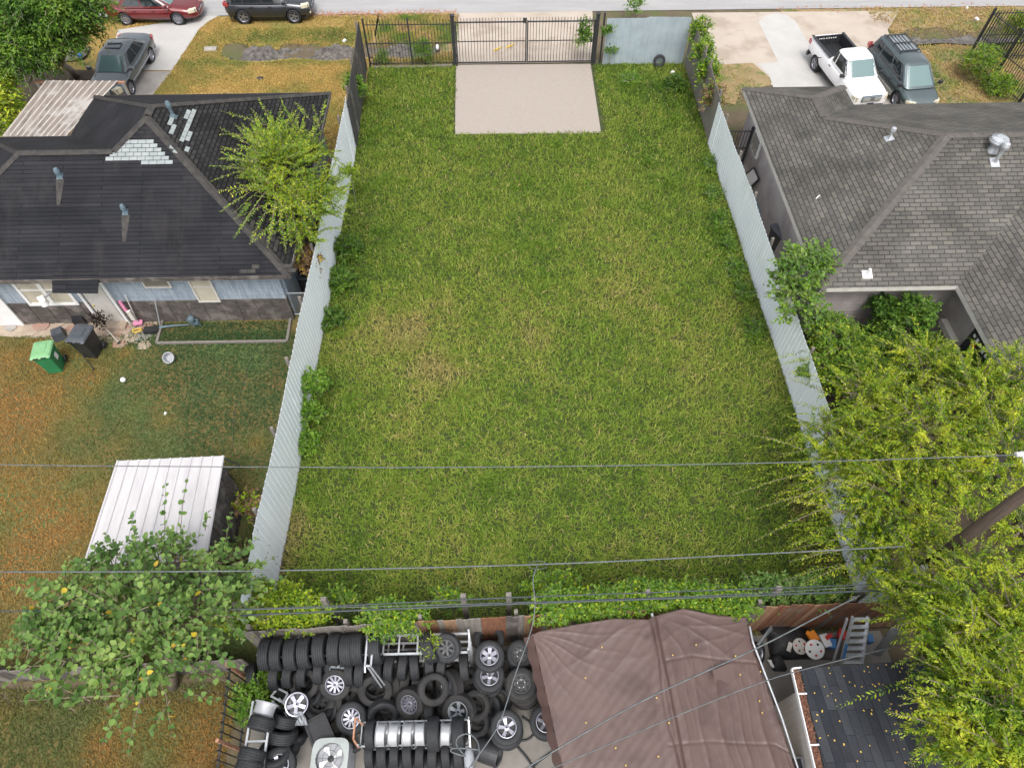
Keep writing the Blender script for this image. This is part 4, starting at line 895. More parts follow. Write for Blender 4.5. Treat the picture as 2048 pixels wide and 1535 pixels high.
    for (bx, s) in ((st[0][0] - .0, -1), (xf - .0, 1)):
        g = MB(); vs = []; wv = wz(bx - s * .12)
        rings = []
        for i in range(11): y = (i / 5 - 1) * wv; x = bx + s * (.06 - .22 * (abs(i / 5 - 1)) ** 3); rings.append([(x, y, .32), (x + s * .03, y, .42), (x, y, .54), (x - s * .14, y, .54), (x - s * .14, y, .32)])
        g.loft(rings); o = g.build('bumper', P.get('bump', paint), t); shade_auto(o, 50)
    for x in (-wb / 2 + xo, wb / 2 + xo):
        for s in (-1, 1):
            wl = bpy.data.objects.new('wheel', None); COL.objects.link(wl); wl.parent = t; wl.location = (x, s * (wd - .13), Rw); wl.rotation_euler = (-s * R(90), 0, 0); ORG[wl.name] = Vector((0, 0, 0))
            g = MB(); tyregeo(g, Rw, .23, Rw * .66, 'rubber'); o = g.build('tyre', None, wl); shade_auto(o); g = MB(); rimgeo(g, rimk, Rw * .67, .24, 'rim'); o = g.build('rim', None, wl); shade_auto(o)
    if extras: extras(t, zz, wz, prm)
    return t
SED = dict(n=4.2, w=.9, wb=2.76, Rw=.33, st=[(-2.42, .66, .42, .82), (-2.3, .8, .3, .94), (-1.9, .88, .24, .98), (-1.2, .9, .2, .96), (0, .91, .19, .93), (1.1, .9, .19, .93), (1.8, .88, .22, .84), (2.2, .8, .26, .74), (2.42, .6, .34, .62)],
           gh=dict(r0=-1.85, r1=-1.0, f0=1.25, f1=.35, z0=.88, z1=1.4, w0=.83, w1=.6), win=[(.12, .47), (.5, .9)], hand=(-.75, .25), hl=(2.02, 2.34, .66, .13), tl=.78, gr=(.5, .2, .9))
def badge(t, x, z, m='alu', y=0, s=.06): g = MB(); g.lathe([(0, .012), (s, .01), (s * 1.1, 0)], 14, None, Matrix.Translation((x, y, z)) @ Matrix.Rotation(R(90), 4, 'Y')); g.build('badge', m, t)
def plate(t, x, z): g = MB(); g.box((x, 0, z), (.02, .34, .16)); g.build('licence_plate', 'white', t)
def exred(t, zz, wz, prm):
    badge(t, 2.46, .58); plate(t, -2.5, .7); g = MB(); g.box((.85, 0, 1.1), (.02, 1.15, .42), 0, None, Matrix.Rotation(R(-58), 3, 'Y')); g.build('sun_shade', 'alu', t)
car('parked_car', 'dark red sedan parked along the street at upper left', 'car', 'pred', SED, (-18.1, 37.72, 0), R(-1), 'w10', exred)
SUV = dict(n=4.6, w=.92, wb=2.66, Rw=.36, st=[(-2.2, .74, .46, .98), (-2.12, .85, .36, 1.08), (-1.6, .91, .26, 1.1), (0, .92, .24, 1.06), (1.05, .91, .24, 1.07), (1.6, .9, .27, 1.0), (2.0, .84, .32, .92), (2.22, .68, .42, .76)],
           gh=dict(r0=-2.1, r1=-1.8, f0=1.25, f1=.35, z0=1.02, z1=1.6, w0=.86, w1=.68), win=[(.05, .27), (.3, .58), (.61, .93)], hand=(-.75, .2), hl=(1.8, 2.14, .84, .14), tl=1.0, gr=(.62, .26, .9))
def exsuv(t, zz, wz, prm):
    for s in (-1, 1): g = MB(); g.tube([(-1.6, s * .6, 1.67), (-1.4, s * .6, 1.72), (.1, s * .6, 1.72), (.3, s * .6, 1.65)], .018, 6); g.build('roof_rail', 'alu', t)
    for s in (-1, 1): g = MB(); g.box((2.17, s * .62, .5), (.06, .2, .09), s * -.4); g.build('fog_light', 'lamp_clear', t)
    plate(t, -2.3, .75)
car('parked_car', 'charcoal compact suv parked on the verge by the street', 'suv', 'pblack', SUV, (-11.96, 37.74, 0), R(0), 'w5', exsuv)
CTS = dict(SED); CTS.update(wb=2.86, st=[(-2.42, .76, .42, .92), (-2.34, .84, .3, 1.0), (-1.9, .89, .24, 1.02), (-1.2, .9, .2, .98), (0, .91, .19, .94), (1.1, .9, .19, .93), (1.8, .89, .22, .88), (2.25, .85, .26, .8), (2.42, .72, .34, .7)], hl=(2.12, 2.36, .7, .22), gr=(.6, .3, .75), grm='greymetal')
CTS['gh'] = dict(r0=-1.8, r1=-.95, f0=1.2, f1=.4, z0=.9, z1=1.42, w0=.83, w1=.62)
def excts(t, zz, wz, prm):
    g = MB(); g.box((-.15, 0, 1.5), (.42, .7, .05)); g.box((-.3, 0, 1.53), (.08, .62, .05), .1); g.build('sunroof', 'carglass', t); plate(t, 2.52, .45)
    for s in (-1, 1): g = MB(); g.box((-.1, s * .925, .5), (2.3, .02, .035)); g.build('side_trim', 'alu', t)
    g = MB(); g.box((-1.3, 0, 1.2), (.02, 1.0, .2), 0, None, Matrix.Rotation(R(55), 3, 'Y')); g.build('shelf', 'black', t)
car('parked_car', 'dark grey sedan parked nose first beside the tin patio cover', 'car', 'pgrey', CTS, (-18.1, 31.95, 0), R(-93), 'w10', excts)
VAN = dict(n=5, w=.95, wb=2.95, Rw=.34, st=[(-2.45, .8, .42, 1.0), (-2.38, .88, .34, 1.1), (-1.8, .94, .24, 1.1), (0, .95, .22, 1.04), (1.35, .94, .22, 1.03), (1.9, .92, .25, .9), (2.3, .84, .3, .76), (2.5, .66, .38, .62)],
           gh=dict(r0=-2.38, r1=-2.05, f0=1.75, f1=.75, z0=.98, z1=1.68, w0=.89, w1=.68), win=[(.05, .27), (.31, .6), (.64, .93)], hand=(-.5, .45), hl=(2.15, 2.44, .62, .14), tl=1.05, gr=(.52, .14, .95), mir='black', bump='pbeige')
def exvan(t, zz, wz, prm):
    for s in (-1, 1):
        g = MB(); g.box((0, s * .945, .37), (2.1, .05, .2)); g.box((-1.95, s * .93, .4), (.5, .05, .2), s * .05); g.build('side_cladding', 'pbeige', t)
        g = MB(); g.tube([(-1.9, s * .52, 1.72), (-1.85, s * .52, 1.79), (-.2, s * .52, 1.79), (-.12, s * .52, 1.73)], .02, 6); g.build('roof_rail', 'black', t)
    for x in (-1.75, -1.0, -.28): g = MB(); g.box((x, 0, 1.79), (.07, 1.06, .03)); g.build('rack_bar', 'black', t)
    for y in (-.36, -.18, 0, .18, .36): g = MB(); g.box((-1.05, y, 1.762), (1.5, .035, .02)); g.build('rack_slat', 'alu', t)
    g = MB(); g.box((.7, .0, 1.66), (.12, .25, .02), 0, None, Matrix.Rotation(R(35), 3, 'Y')); g.build('shade_strip', 'black', t); badge(t, 2.53, .58); t.scale = (.94, .94, .94)
d = Vector((.35, -2.95, 0)).normalized(); rw_ = Vector((18.74, 31.0, 0)); lf = Vector((-d.y, d.x, 0)); c = rw_ + d * 1.15 + lf * .8 + Vector((-.38, .25, 0))
car('parked_minivan', 'dark green minivan with roof rack and beige lower cladding', 'minivan', 'pgreen', VAN, (c.x, c.y, 0), math.atan2(d.y, d.x), 'w7y', exvan)
PU = dict(n=5, w=.97, wb=3.25, xo=-.02, Rw=.38, st=[(-2.85, .9, .55, 1.22), (-2.78, .95, .5, 1.26), (-1.8, .97, .4, 1.27), (0, .97, .36, 1.25), (1.05, .96, .36, 1.25), (1.9, .95, .4, 1.17), (2.35, .92, .45, 1.1), (2.52, .84, .5, 1.0)], bed=(-2.72, -.72, .78, .72),
          gh=dict(r0=-.62, r1=-.45, f0=1.35, f1=.55, z0=1.18, z1=1.82, w0=.88, w1=.7), win=[(.07, .25), (.3, .93)], hand=(-.3,), hl=(2.25, 2.48, .86, .22), tl=1.0, gr=(.86, .3, 1.0), grm='bluepipe', bump='iron', mir='black', hmat='black')
def expu(t, zz, wz, prm):
    x0, x1, y_, z_ = -2.72, -.72, .78, .72; g = MB()
    g.box(((x0 + x1) / 2, 0, z_ + .015), (x1 - x0 - .01, y_ * 2 - .01, .03))
    for s in (-1, 1): g.box(((x0 + x1) / 2, s * (y_ - .015), z_ + .29), (x1 - x0 - .01, .03, .52)); g.box(((x0 + x1) / 2, s * (y_ + .055), 1.272), (x1 - x0 + .16, .13, .03))
    for x in (x0 + .02, x1 - .02): g.box((x, 0, z_ + .28), (.03, y_ * 2 - .07, .5))
    for i in range(9): g.box(((x0 + x1) / 2, -.64 + i * .16, z_ + .04), (x1 - x0 - .06, .05, .02))
    g.build('bed_liner', 'black', t)
    g = MB(); 
    for i, y in enumerate((-.45, -.33, -.21, -.06, .08, .2, .32, .44)): g.box((x0 + .04, y, 1.1), (.012, .07, .05))
    g.build('bed_lettering', 'white', t)
    g = MB(); g.lathe([(0, .02), (.07, .015), (.08, 0)], 18, None, Matrix.Translation((2.555, 0, .87)) @ Matrix.Rotation(R(90), 4, 'Y') @ Matrix.Diagonal((.6, 1.7, 1, 1))); g.build('badge', 'rim', t)
    g = MB(); g.box((2.5, 0, .47), (.16, 1.3, .16)); g.box((2.6, 0, .6), (.03, .34, .14)); g.build('front_valance', 'black', t)
    for y in (-.3, .3): g = MB(); g.box((2.6, y, .87), (.03, .36, .14)); g.build('grille_frame', 'alu', t)
    for s in (-1, 1):
        g = MB(); g.tube([(.1, s * .975, .42), (1.0, s * .975, .42)], .03, 6); g.build('sill', 'black', t)
    g = MB(); g.tube([(-1.2, -.98, .95), (-1.2, -1.15, .95), (-1.2, -1.15, .6)], .025, 6); g.box((-1.2, -1.18, .97), (.1, .12, .04)); g.build('side_step', 'iron', t)
    t.scale = (.93, .93, .93)
d = Vector((.5, -3.5, 0)).normalized(); rw_ = Vector((15.72, 31.65, 0)); lf = Vector((-d.y, d.x, 0)); c = rw_ + d * 1.42 + lf * .8
car('pickup_truck', 'white pickup truck with black bed liner beside the minivan', 'pickup truck', 'pwhite', PU, (c.x, c.y, 0), math.atan2(d.y, d.x), 'w5', expu)

# ------------------------------------------------------------------ tyre yard
def C7(x, y): return 440 + x / 3.012, 1100 + y / 3.012
def ordn(i): return ['first', 'second', 'third', 'fourth', 'fifth', 'sixth', 'seventh', 'eighth', 'ninth', 'tenth', 'eleventh', 'twelfth', 'thirteenth', 'fourteenth', 'fifteenth', 'sixteenth'][i]
AX = Vector((1, .06, 0))
top = [(280, 625, 0), (350, 625, 0), (436, 625, .06), (516, 615, .08), (606, 600, .05), (692, 595, -.04), (768, 600, .03), (832, 592, .05), (940, 590, .1), (1264, 585, .5)]
for i, (x, y, a) in enumerate(top):
    px_, py_ = C7(x, y); p = at(px_, py_, 1.72); tyre(p, (1, .04 + a * .6, a * .5), 'bare', f'black tyre standing upright, {ordn(i)} from the left in the top row of the long rack', 'tyres on the long rack', sc=1.0, W=.29 if i > 1 else .26)
p = at(*C7(1366, 585), 1.8); tyre(p, (-.25, -.55, 1), 'w7y', 'wheel with black split spoke rim facing up on top of the long rack', sc=.92, W=.22, rm='rimblack')
row2 = [(338, 745), (425, 735), (510, 730), (600, 715), (790, 725), (855, 725), (952, 720), (1030, 700), (1105, 690), (1172, 690), (1265, 690), (1335, 690), (1470, 700)]
for i, (x, y) in enumerate(row2):
    p = at(*C7(x, y + 4), .98); tyre(p, (1, U(-.15, .2), U(-.08, .08)), 'bare', f'dark tyre, {ordn(i)} from the left on the middle shelf of the long rack', 'tyres on the long rack', sc=U(.9, 1), W=.24, rub='rubber')
p = at(*C7(712, 705), 1.0); tyre(p, (.1, -.75, .6), 'w5d', 'wheel with dull steel rim under the top row of the long rack', sc=.9, W=.22, rm='rimdull')
row3 = [(385, 825), (480, 800), (980, 760), (1062, 790), (1125, 785), (1190, 785), (1262, 760), (1335, 770), (1440, 760)]
for i, (x, y) in enumerate(row3):
    p = at(*C7(x, y), .42); tyre(p, (1, U(-.2, .2), U(-.1, .1)), 'bare', f'dark tyre, {ordn(i)} from the left at ground level under the long rack', 'tyres on the long rack', sc=U(.9, 1), W=.24, rub='rubber2')
def rack(label, x0, x1, y0, y1, zs, loc, div=(), mat='alu', th=.05, rz=0):
    t = thing('tyre_rack', label, 'rack', ((x0 + x1) / 2, (y0 + y1) / 2, 0)); 
    for z in zs:
        g = MB()
        for y in (y0, y1): g.span((x0, y, z), (x1, y, z), th, th)
        for x in [x0, x1] + [x0 + (x1 - x0) * d_ for d_ in div]: g.span((x, y0, z + .001), (x, y1, z + .001), th * .8, th * .8)
        g.build('shelf_frame', mat, t)
    for x in (x0, x1):
        for y in (y0, y1): g = MB(); g.box((x, y, (zs[0] + .3) / 2), (th, th, zs[0] + .3)); g.build('upright', mat, t)
    return t
a = at(*C7(250, 640), 1.5); b_ = at(*C7(1500, 560), 1.5)
rack('long aluminium tyre rack in front of the wooden fence', a.x, b_.x, a.y - .02, a.y + .42, (1.5, .75, .12), None, div=(.5, .585, .66, .75, .83, .93))
g = MB(); p = at(*C7(880, 620), 2.0)
for q0, q1 in (((0, .3, 0), (0, -.28, 0)), ((.14, .3, 0), (.14, -.28, 0)), ((0, .3, 0), (.14, .3, 0)), ((0, -.28, 0), (.14, -.28, 0)), ((.05, -.28, 0), (.25, -.55, -1)), ((.12, -.28, 0), (.32, -.5, -1)), ((0, -.28, 0), (.0, -.4, -.1))): g.span(p + Vector(q0), p + Vector(q1), .04, .03)
g.build('metal_bracket', 'alu', label='bent aluminium bracket leaning on the long tyre rack', cat='bracket')
# the heap
heap = [
 ('bare', 510, 800, .72, (.1, -.42, .9), 'tyre lying tilted at the left end of the tyre heap', .98, 'rubber2'),
 ('w10', 698, 800, .78, (-.05, -.55, .85), 'wheel with bright silver spokes leaning second from left in the heap', 1.05, 'rubber2'),
 ('bare', 938, 835, .8, (.1, -.7, .75), 'big bare tyre leaning with dark hole facing the camera in mid heap', 1.12, 'rubber2'),
 ('w12', 1150, 918, .75, (-.35, -.5, .8), 'wheel with silver twelve spoke rim standing in the middle of the heap', 1.0, 'rubber2'),
 ('bare', 1285, 835, 1.15, (.25, -.35, 1), 'tyre with rusty inside lying on top of another wheel', 1.0, 'rubber2'),
 ('w5', 1388, 815, .85, (-.8, -.35, .6), 'wheel with steel edge tilted behind the rusty tyre', 1.05, 'rubber2'),
 ('w5d', 1440, 965, .8, (-.25, -.45, .9), 'wheel with blue grey steel rim behind the short rack', 1.1, 'rubber2'),
 ('bare', 982, 985, .55, (.2, -.7, .7), 'bare tyre leaning beside the silver twelve spoke wheel', 1.0, 'rubber'),
 ('w10', 795, 1010, .55, (-.1, -.2, 1), 'wheel with ten silver spokes lying left of the short rack', 1.02, 'rubber'),
 ('bare', 795, 905, .4, (0, -.3, 1), 'tyre lying behind the ten spoke wheel', 1.05, 'rubber2'),
 ('bare', 610, 900, .4, (0, -.1, 1), 'tyre lying flat behind the black panel', 1.05, 'rubber2'),
 ('bare', 592, 960, .45, (.2, .5, .8), 'tyre leaning on the tip of the black panel', .98, 'rubber'),
 ('bare', 1505, 855, .4, (.5, -.1, .9), 'tyre lying between heap and silver wheel stack', .9, 'rubber2'),
 ('bare', 1540, 935, .72, (.4, 0, .9), 'upper tyre of the pair right of the blue grey wheel', .95, 'rubber2'),
 ('bare', 1535, 1035, .4, (.4, -.1, .9), 'lower tyre of the pair right of the blue grey wheel', 1, 'rubber'),
 ('bare', 1390, 880, .35, (0, 0, 1), 'tyre at the bottom of the heap under the tilted wheel', 1.05, 'rubber'),
 ('bare', 1270, 985, .5, (1, 0, .1), 'narrow tyre standing upright behind the short rack', .95, 'rubber'),
 ('bare', 805, 1130, .35, (.3, 0, 1), 'tyre lying at the left foot of the short rack', .85, 'rubber'),
 ('bare', 1070, 880, .35, (0, 0, 1), 'tyre lying low behind the twelve spoke wheel', .95, 'rubber'),
 ('bare', 1620, 535, 1.02, (0, .15, 1), 'tyre behind the six spoke wheel against the red brown fence', 1.05, 'rubber'),
 ('bare', 215, 770, .5, (1, .5, .1), 'tyre standing in shadow by the left yard fence', 1, 'rubber'),
]
for kd, x, y, z, n_, lab, sc, rub in heap: tyre(at(*C7(x, y), z), n_, kd, lab, 'tyre heap on the yard slab', sc=sc, rub=rub, W=.26, rm='rimdull' if 'blue grey' in lab else 'rim', spin=U(0, 3))
rr_f = random.Random(77)
fill = [(330, 850), (400, 900), (560, 870), (660, 870), (640, 960), (730, 930), (860, 880), (880, 980), (1010, 900), (1060, 970), (1200, 1010), (1330, 950), (1120, 1030), (1240, 900), (1580, 880), (1620, 950), (1490, 790), (900, 770), (1420, 760), (740, 780), (1010, 1060), (700, 1050), (1690, 900), (1700, 690), (1560, 1000)]
FN = ['under the left end of the heap', 'beside the chrome frame', 'below the first tilted tyre', 'under the second silver wheel', 'above the black tray', 'between the two ten spoke wheels', 'left of the big bare tyre', 'behind the leaning bare tyre', 'under the big bare tyre', 'left of the twelve spoke wheel', 'under the twelve spoke wheel', 'behind the narrow upright tyre', 'behind the first silver barrel', 'right of the twelve spoke wheel', 'left foot of the six spoke stack', 'front foot of the six spoke stack', 'near the right end of the long rack', 'under the middle of the long rack', 'under the right part of the long rack', 'under the left part of the long rack', 'behind the second silver barrel', 'below the ten spoke wheel', 'between the two right stacks', 'between the two rear stacks', 'right of the blue grey wheel']
for (x, y), w_ in zip(fill, FN): tyre(at(*C7(x, y), rr_f.uniform(.18, .36)), (rr_f.uniform(-.5, .5), rr_f.uniform(-.6, .2), 1), 'bare', 'shadowed tyre low in the heap, ' + w_, 'tyre heap on the yard slab', sc=rr_f.uniform(.8, 1.0), rub=rr_f.choice(['rubber', 'rubber2']), W=.24)
def stack(x, y, ztop, n_, kinds, tl, where, rub='rubber', rm='rim', sc=1.0, lean=(0, 0)):
    p = at(*C7(x, y), ztop)
    for i in range(n_):
        z = ztop - i * .255 * sc; q = p + Vector((U(-.03, .03) + lean[0] * i, U(-.03, .03) + lean[1] * i, z - ztop)); kd = kinds if i == 0 else 'bare'
        lab = tl if i == 0 else f'black tyre, {ordn(i)} below the top one, {where}'
        tyre(q, (U(-.04, .04), U(-.06, .02) - .03, 1), kd, lab, 'stacked tyres ' + where, sc=sc * (1 if i == 0 else U(.97, 1.03)), rub=rub, rm=rm, W=.25, spin=U(0, 3))
stack(1618, 632, 1.22, 4, 'w6', 'wheel with six fat silver spokes on top of its stack', 'in the stack under the six spoke wheel')
stack(1618, 762, .95, 3, 'w5', 'wheel with five silver spokes on the stack in front of the six spoke wheel', 'in the stack under the five spoke wheel')
stack(1812, 622, 1.02, 4, 'steel', 'black steel wheel with pale cap beside the tarp corner', 'in the stack under the pale capped black wheel', rm='rimblack', sc=.9)
stack(1810, 800, 1.2, 4, 'steel', 'black pressed steel wheel topping the tall stack beside the tarp', 'in the tall stack beside the tarp', rm='rimblack', rub='rubber2', lean=(.03, -.02))
stack(1722, 1072, .85, 3, 'w5d', 'big wheel with purple tinted silver spokes at the bottom of the heap', 'in the stack under the big purple tinted wheel', sc=1.04)
stack(1965, 1030, .75, 3, 'w5', 'silver wheel half hidden under the left edge of the tarp', 'in the stack under the tarp edge', sc=1.02)
# short rack B with barrels
for i, (x, kd) in enumerate(((908, 'bare'), (975, 'b'), (1050, 'b'), (1133, 'b'), (1207, 'b'), (1286, 'bare'), (1362, 'b'), (1436, 'bare'))):
    z = 1.35 if x in (1286, 1436) else 1.22; p = at(*C7(x, 1105), z)
    if kd == 'b': tyre(p, (-1 if x != 1207 else 1, .05, 0), 'barrel', f'polished silver rim barrel, {ordn(i)} item from the left on the short rack', 'rims and tyres on the short rack', sc=1, rm='rimwhite', W=.27)
    else: tyre(p, (1, .05, 0), 'bare', f'black tyre, {ordn(i)} item from the left on the short rack', 'rims and tyres on the short rack', sc=1.0 if x > 1000 else .85, W=.29 if x > 1000 else .25)
for j, (yy, zz_, n_) in enumerate(((1225, .62, 8), (1300, .3, 8))):
    for i in range(n_): p = at(*C7(905 + i * 76 + j * 30, yy), zz_); tyre(p, (1, U(-.05, .1), 0), 'bare', f'dark tyre, {ordn(i)} from the left on the {"middle" if j == 0 else "lowest"} level of the short rack', 'rims and tyres on the short rack', sc=U(.85, .95), W=.24, rub='rubber')
a = at(*C7(845, 1180), 1.05); b_ = at(*C7(1500, 1175), 1.05)
t = rack('short metal tyre rack with rusty left end', a.x, b_.x, a.y, a.y + .5, (1.05, .5), None, mat='greymetal', th=.035)
g = MB(); q = [(a.x - .02, a.y - .03, 1.15), (a.x - .1, a.y + .1, 1.42), (a.x - .1, a.y + .55, 1.42), (a.x + .05, a.y + .42, 1.2)]
for u, v in zip(q, q[1:]): g.span(u, v, .04, .04)
g.build('end_frame', 'rust', t); g = MB(); g.span((b_.x, b_.y + .5, 1.35), (b_.x + .06, b_.y - .35, 1.2), .04, .04); g.build('end_frame', 'alu', t)
# rack C at lower left
def C6b(x, y): return 400 + x / 5.69, 1380 + y / 5.69
dC = Vector((.22, 1, 0))
for i, (x, y, z, kd, lab) in enumerate(((735, 215, 1.5, 'b', 'pale silver drum shaped rim on the left rack'), (700, 380, 1.45, 't', 'dark wide tyre next to the pale drum rim on the left rack'), (590, 740, 1.45, 't', 'dark wide tyre in the middle of the left rack'), (560, 870, 1.45, 't', 'dark wide tyre nearest the bottom of the left rack'))):
    p = at(*C6b(x, y), z)
    tyre(p, dC, 'barrel' if kd == 'b' else 'bare', lab, 'tyres on the left rack', sc=1.0 if kd == 'b' else .82, rm='rimwhite' if kd == 'b' else 'rim', W=.34, R_=.39)
a = at(*C6b(800, 300), 1.35); b_ = at(*C6b(720, 860), 1.35); dd = (b_ - a)
t = thing('tyre_rack', 'narrow metal tyre rack at the lower left of the yard', 'rack', (a.x - .2, (a.y + b_.y) / 2, 0))
g = MB()
for off in (0, -.46): g.span(a + Vector((off, .35, 0)), b_ + Vector((off, -.5, 0)), .05, .05)
for f in (0, .5, 1): q = a.lerp(b_, f); g.span(q, q + Vector((-.46, 0, 0)), .04, .04)
for off in (0, -.46):
    for q in (a + Vector((off, .3, 0)), b_ + Vector((off, -.4, 0))): g.span((q.x, q.y, 0), q, .05, .05)
g.build('frame', 'alu', t)
for i, (x, y, z, n_, lab) in enumerate(((950, 330, .8, (.3, 1, .35), 'upper tyre leaning right of the left rack'), (930, 500, .85, (.2, 1, .5), 'second tyre leaning right of the left rack'), (960, 620, .5, (.2, .6, .8), 'third tyre leaning right of the left rack'), (850, 720, .8, (.1, .4, 1), 'fourth tyre lying right of the left rack'), (1060, 470, .4, (.5, .7, .6), 'low tyre partly under the second leaning one'))):
    tyre(at(*C6b(x, y), z), n_, 'bare', lab, 'tyres beside the left rack', sc=1, rub='rubber', W=.28)
tyre(at(*C6b(900, 850), .75), (.1, -.1, 1), 'w5d', 'dark wheel with silver spokes cut by the bottom edge', sc=1.05, rm='rim', rub='rubber', W=.26)
tyre(at(*C7(460, 925), .9), (.35, -.25, 1), 'rimonly', 'bare silver five spoke alloy rim left of the heap', sc=1.15, W=.2)
g = MB(); p = at(*C7(355, 890), .9)
for q0, q1 in (((-.2, .05), (-.05, .22)), ((-.05, .22), (.2, .1)), ((.2, .1), (.12, -.1)), ((.12, -.1), (-.2, .05)), ((.0, .0), (.3, -.25)), ((.1, -.05), (.32, -.12))): g.span(p + Vector((q0[0], q0[1], 0)), p + Vector((q1[0], q1[1], .03)), .045, .03)
g.build('chrome_frame', 'alu', label='small chrome frame beside the bare alloy rim', cat='metal frame')
g = MB(); p = at(*C7(460, 1010), .85); rr = random.Random(2)
for i in range(26): a = rr.uniform(-.22, .22); g.tube([p + Vector((a - .1, .14, rr.uniform(0, .08))), p + Vector((a * 1.1, 0, rr.uniform(0, .1))), p + Vector((a * .8 + .12, -.16, rr.uniform(0, .06)))], .012, 4)
g.build('foil_strips', 'alu', label='crumpled bundle of silver strips below the alloy rim', cat='scrap')
# black panel, condenser, drum, hoses
def flat(name, pts, z, th, mat, label, cat, frame=None):
    P_ = [at(x, y, z) for x, y in pts]; t = thing(name, label, cat, ((P_[0] + P_[2]) / 2)); g = MB(); g.slab(P_[0], P_[3], P_[2], P_[1], th); 
    return t, g, P_
t, g, P_ = flat('black_tray', [C6b(1180, 360), C6b(1410, 245), C6b(1560, 590), C6b(1290, 670)], .75, .1, 'black', 'flat black framed panel lying beside the condenser unit', 'panel'); g.build('panel', 'black', t)
g = MB()
for a, b_ in zip(P_, P_[1:] + P_[:1]): c_ = (P_[0] + P_[2]) / 2; g.span(a.lerp(c_, .08) + Vector((0, 0, .01)), b_.lerp(c_, .08) + Vector((0, 0, .01)), .06, .04)
g.build('frame', 'blackcloth', t); g = MB(); c_ = (P_[0] + P_[2]) / 2; g.box((c_.x, c_.y, .3), (.3, .3, .6)); g.build('crate', 'black', label='dark crate holding up the black panel', cat='crate')
M['lidgrey'] = pm('grey_white_cover', (.36, .39, .38), (.3, .33, .32), 4, .5)
def condenser(p, h, wd, lab, fan=True, mat='greybin', lidmat='lidgrey'):
    t = thing('condenser_unit', lab, 'condenser', p); g = MB()
    def rr_(w_, z, r_=.12):
        o = []
        for i in range(24): a = 2 * math.pi * i / 24; c, s = math.cos(a), math.sin(a); o.append((p.x + w_ * math.copysign(abs(c) ** .45, c), p.y + w_ * math.copysign(abs(s) ** .45, s), z))
        return o
    g.loft([rr_(wd * .95, 0), rr_(wd * .97, h - .06)], cap=False); 
    for i in range(24): z = .08 + i * (h - .2) / 24; g.loft([rr_(wd, z), rr_(wd, z + .012)])
    g.build('casing', mat, t); g = MB()
    o0, o1 = rr_(wd * 1.02, h - .06), rr_(wd * 1.02, h); inn = [(p.x + wd * .78 * math.cos(2 * math.pi * i / 24), p.y + wd * .78 * math.sin(2 * math.pi * i / 24), h + .01) for i in range(24)]; inn2 = [(x, y, h - .12) for x, y, _ in inn]
    g.loft([o0, o1, inn, inn2], cap=False); g.build('top_cover', lidmat, t)
    g = MB(); g.lathe([(0, h - .3), (wd * .76, h - .3), (wd * .76, h - .1)], 24, None, Matrix.Translation((p.x, p.y, 0))); g.build('fan_well', 'black', t)
    g = MB()
    for i in range(4):
        a = i * math.pi / 2 + .4; f = lambda r_, b2, z: Vector((p.x + r_ * math.cos(a + b2), p.y + r_ * math.sin(a + b2), z)); g.add([f(.05, 0, h - .13), f(wd * .6, -.15, h - .1), f(wd * .72, .2, h - .12), f(wd * .6, .7, h - .16), f(.1, .8, h - .16)], [(0, 1, 2, 3, 4)])
    o = g.build('fan_blade', 'white' if fan else 'black', t); md = o.modifiers.new('s', 'SOLIDIFY'); md.thickness = .006
    g = MB()
    for i in range(1): r_ = wd * .4; g.tube([(p.x + r_ * math.cos(a), p.y + r_ * math.sin(a), h + .0) for a in np.linspace(0, 2 * math.pi, 25)], .004, 4, cap=False)
    for i in range(6): a = i * math.pi / 3; g.tube([(p.x, p.y, h + .01), (p.x + wd * .78 * math.cos(a), p.y + wd * .78 * math.sin(a), h + .005)], .004, 4)
    g.lathe([(0, h - .1), (.07, h - .11), (.08, h - .2)], 14, None, Matrix.Translation((p.x, p.y, 0))); g.build('fan_guard', 'iron', t); return t
p = at(*C6b(1475, 770), .95); condenser(Vector((p.x, p.y, 0)), .95, .42, 'air conditioning condenser with white top and exposed fan in the tyre yard')
p = at(612, 565, .8); condenser(Vector((-7.05, 17.75, 0)), .8, .34, 'dark condenser unit between left house wall and white fence', False, 'black', 'lidblack')
g = MB(); p = at(*C7(1615, 1210), .35); mx = Matrix.Translation(p) @ Vector((1, -.35, .1)).to_track_quat('Z', 'Y').to_matrix().to_4x4(); g.lathe([(.0, -.28), (.26, -.28), (.28, -.1), (.28, .1), (.27, .28), (.24, .28), (.24, -.2), (0, -.2)], 26, None, mx); g.build('black_drum', 'black', label='open black drum lying right of the short rack', cat='drum')
def hose(pts, r_, mat, name, label, cat, n=8): 
    P_ = [Vector(p) for p in pts]; out = []
    for i in range(len(P_) - 1):
        p0, p1, p2, p3 = P_[max(i - 1, 0)], P_[i], P_[i + 1], P_[min(i + 2, len(P_) - 1)]
        for k_ in range(n): t_ = k_ / n; out.append(.5 * ((2 * p1) + (p2 - p0) * t_ + (2 * p0 - 5 * p1 + 4 * p2 - p3) * t_ ** 2 + (3 * p1 - p0 - 3 * p2 + p3) * t_ ** 3))
    out.append(P_[-1]); g = MB(); g.tube(out, r_ * (.75 if 'wire' in name else 1), 6); o = g.build(name, mat, label=label, cat=cat); o.data.polygons.foreach_set('use_smooth', [True] * len(o.data.polygons)); return o
hose([at(*C7(x, y), .04) for x, y in ((1820, 1000), (1870, 1040), (1890, 1100), (1850, 1140), (1790, 1145))], .025, 'black', 'hose', 'black hose curling between wheel stack and tarp', 'hose')
hose([at(*C7(x, y), .05) for x, y in ((1790, 1180), (1850, 1250), (1900, 1330), (1930, 1400))], .03, 'black', 'hose', 'straight black cable running from the big wheel to the bottom edge', 'hose')
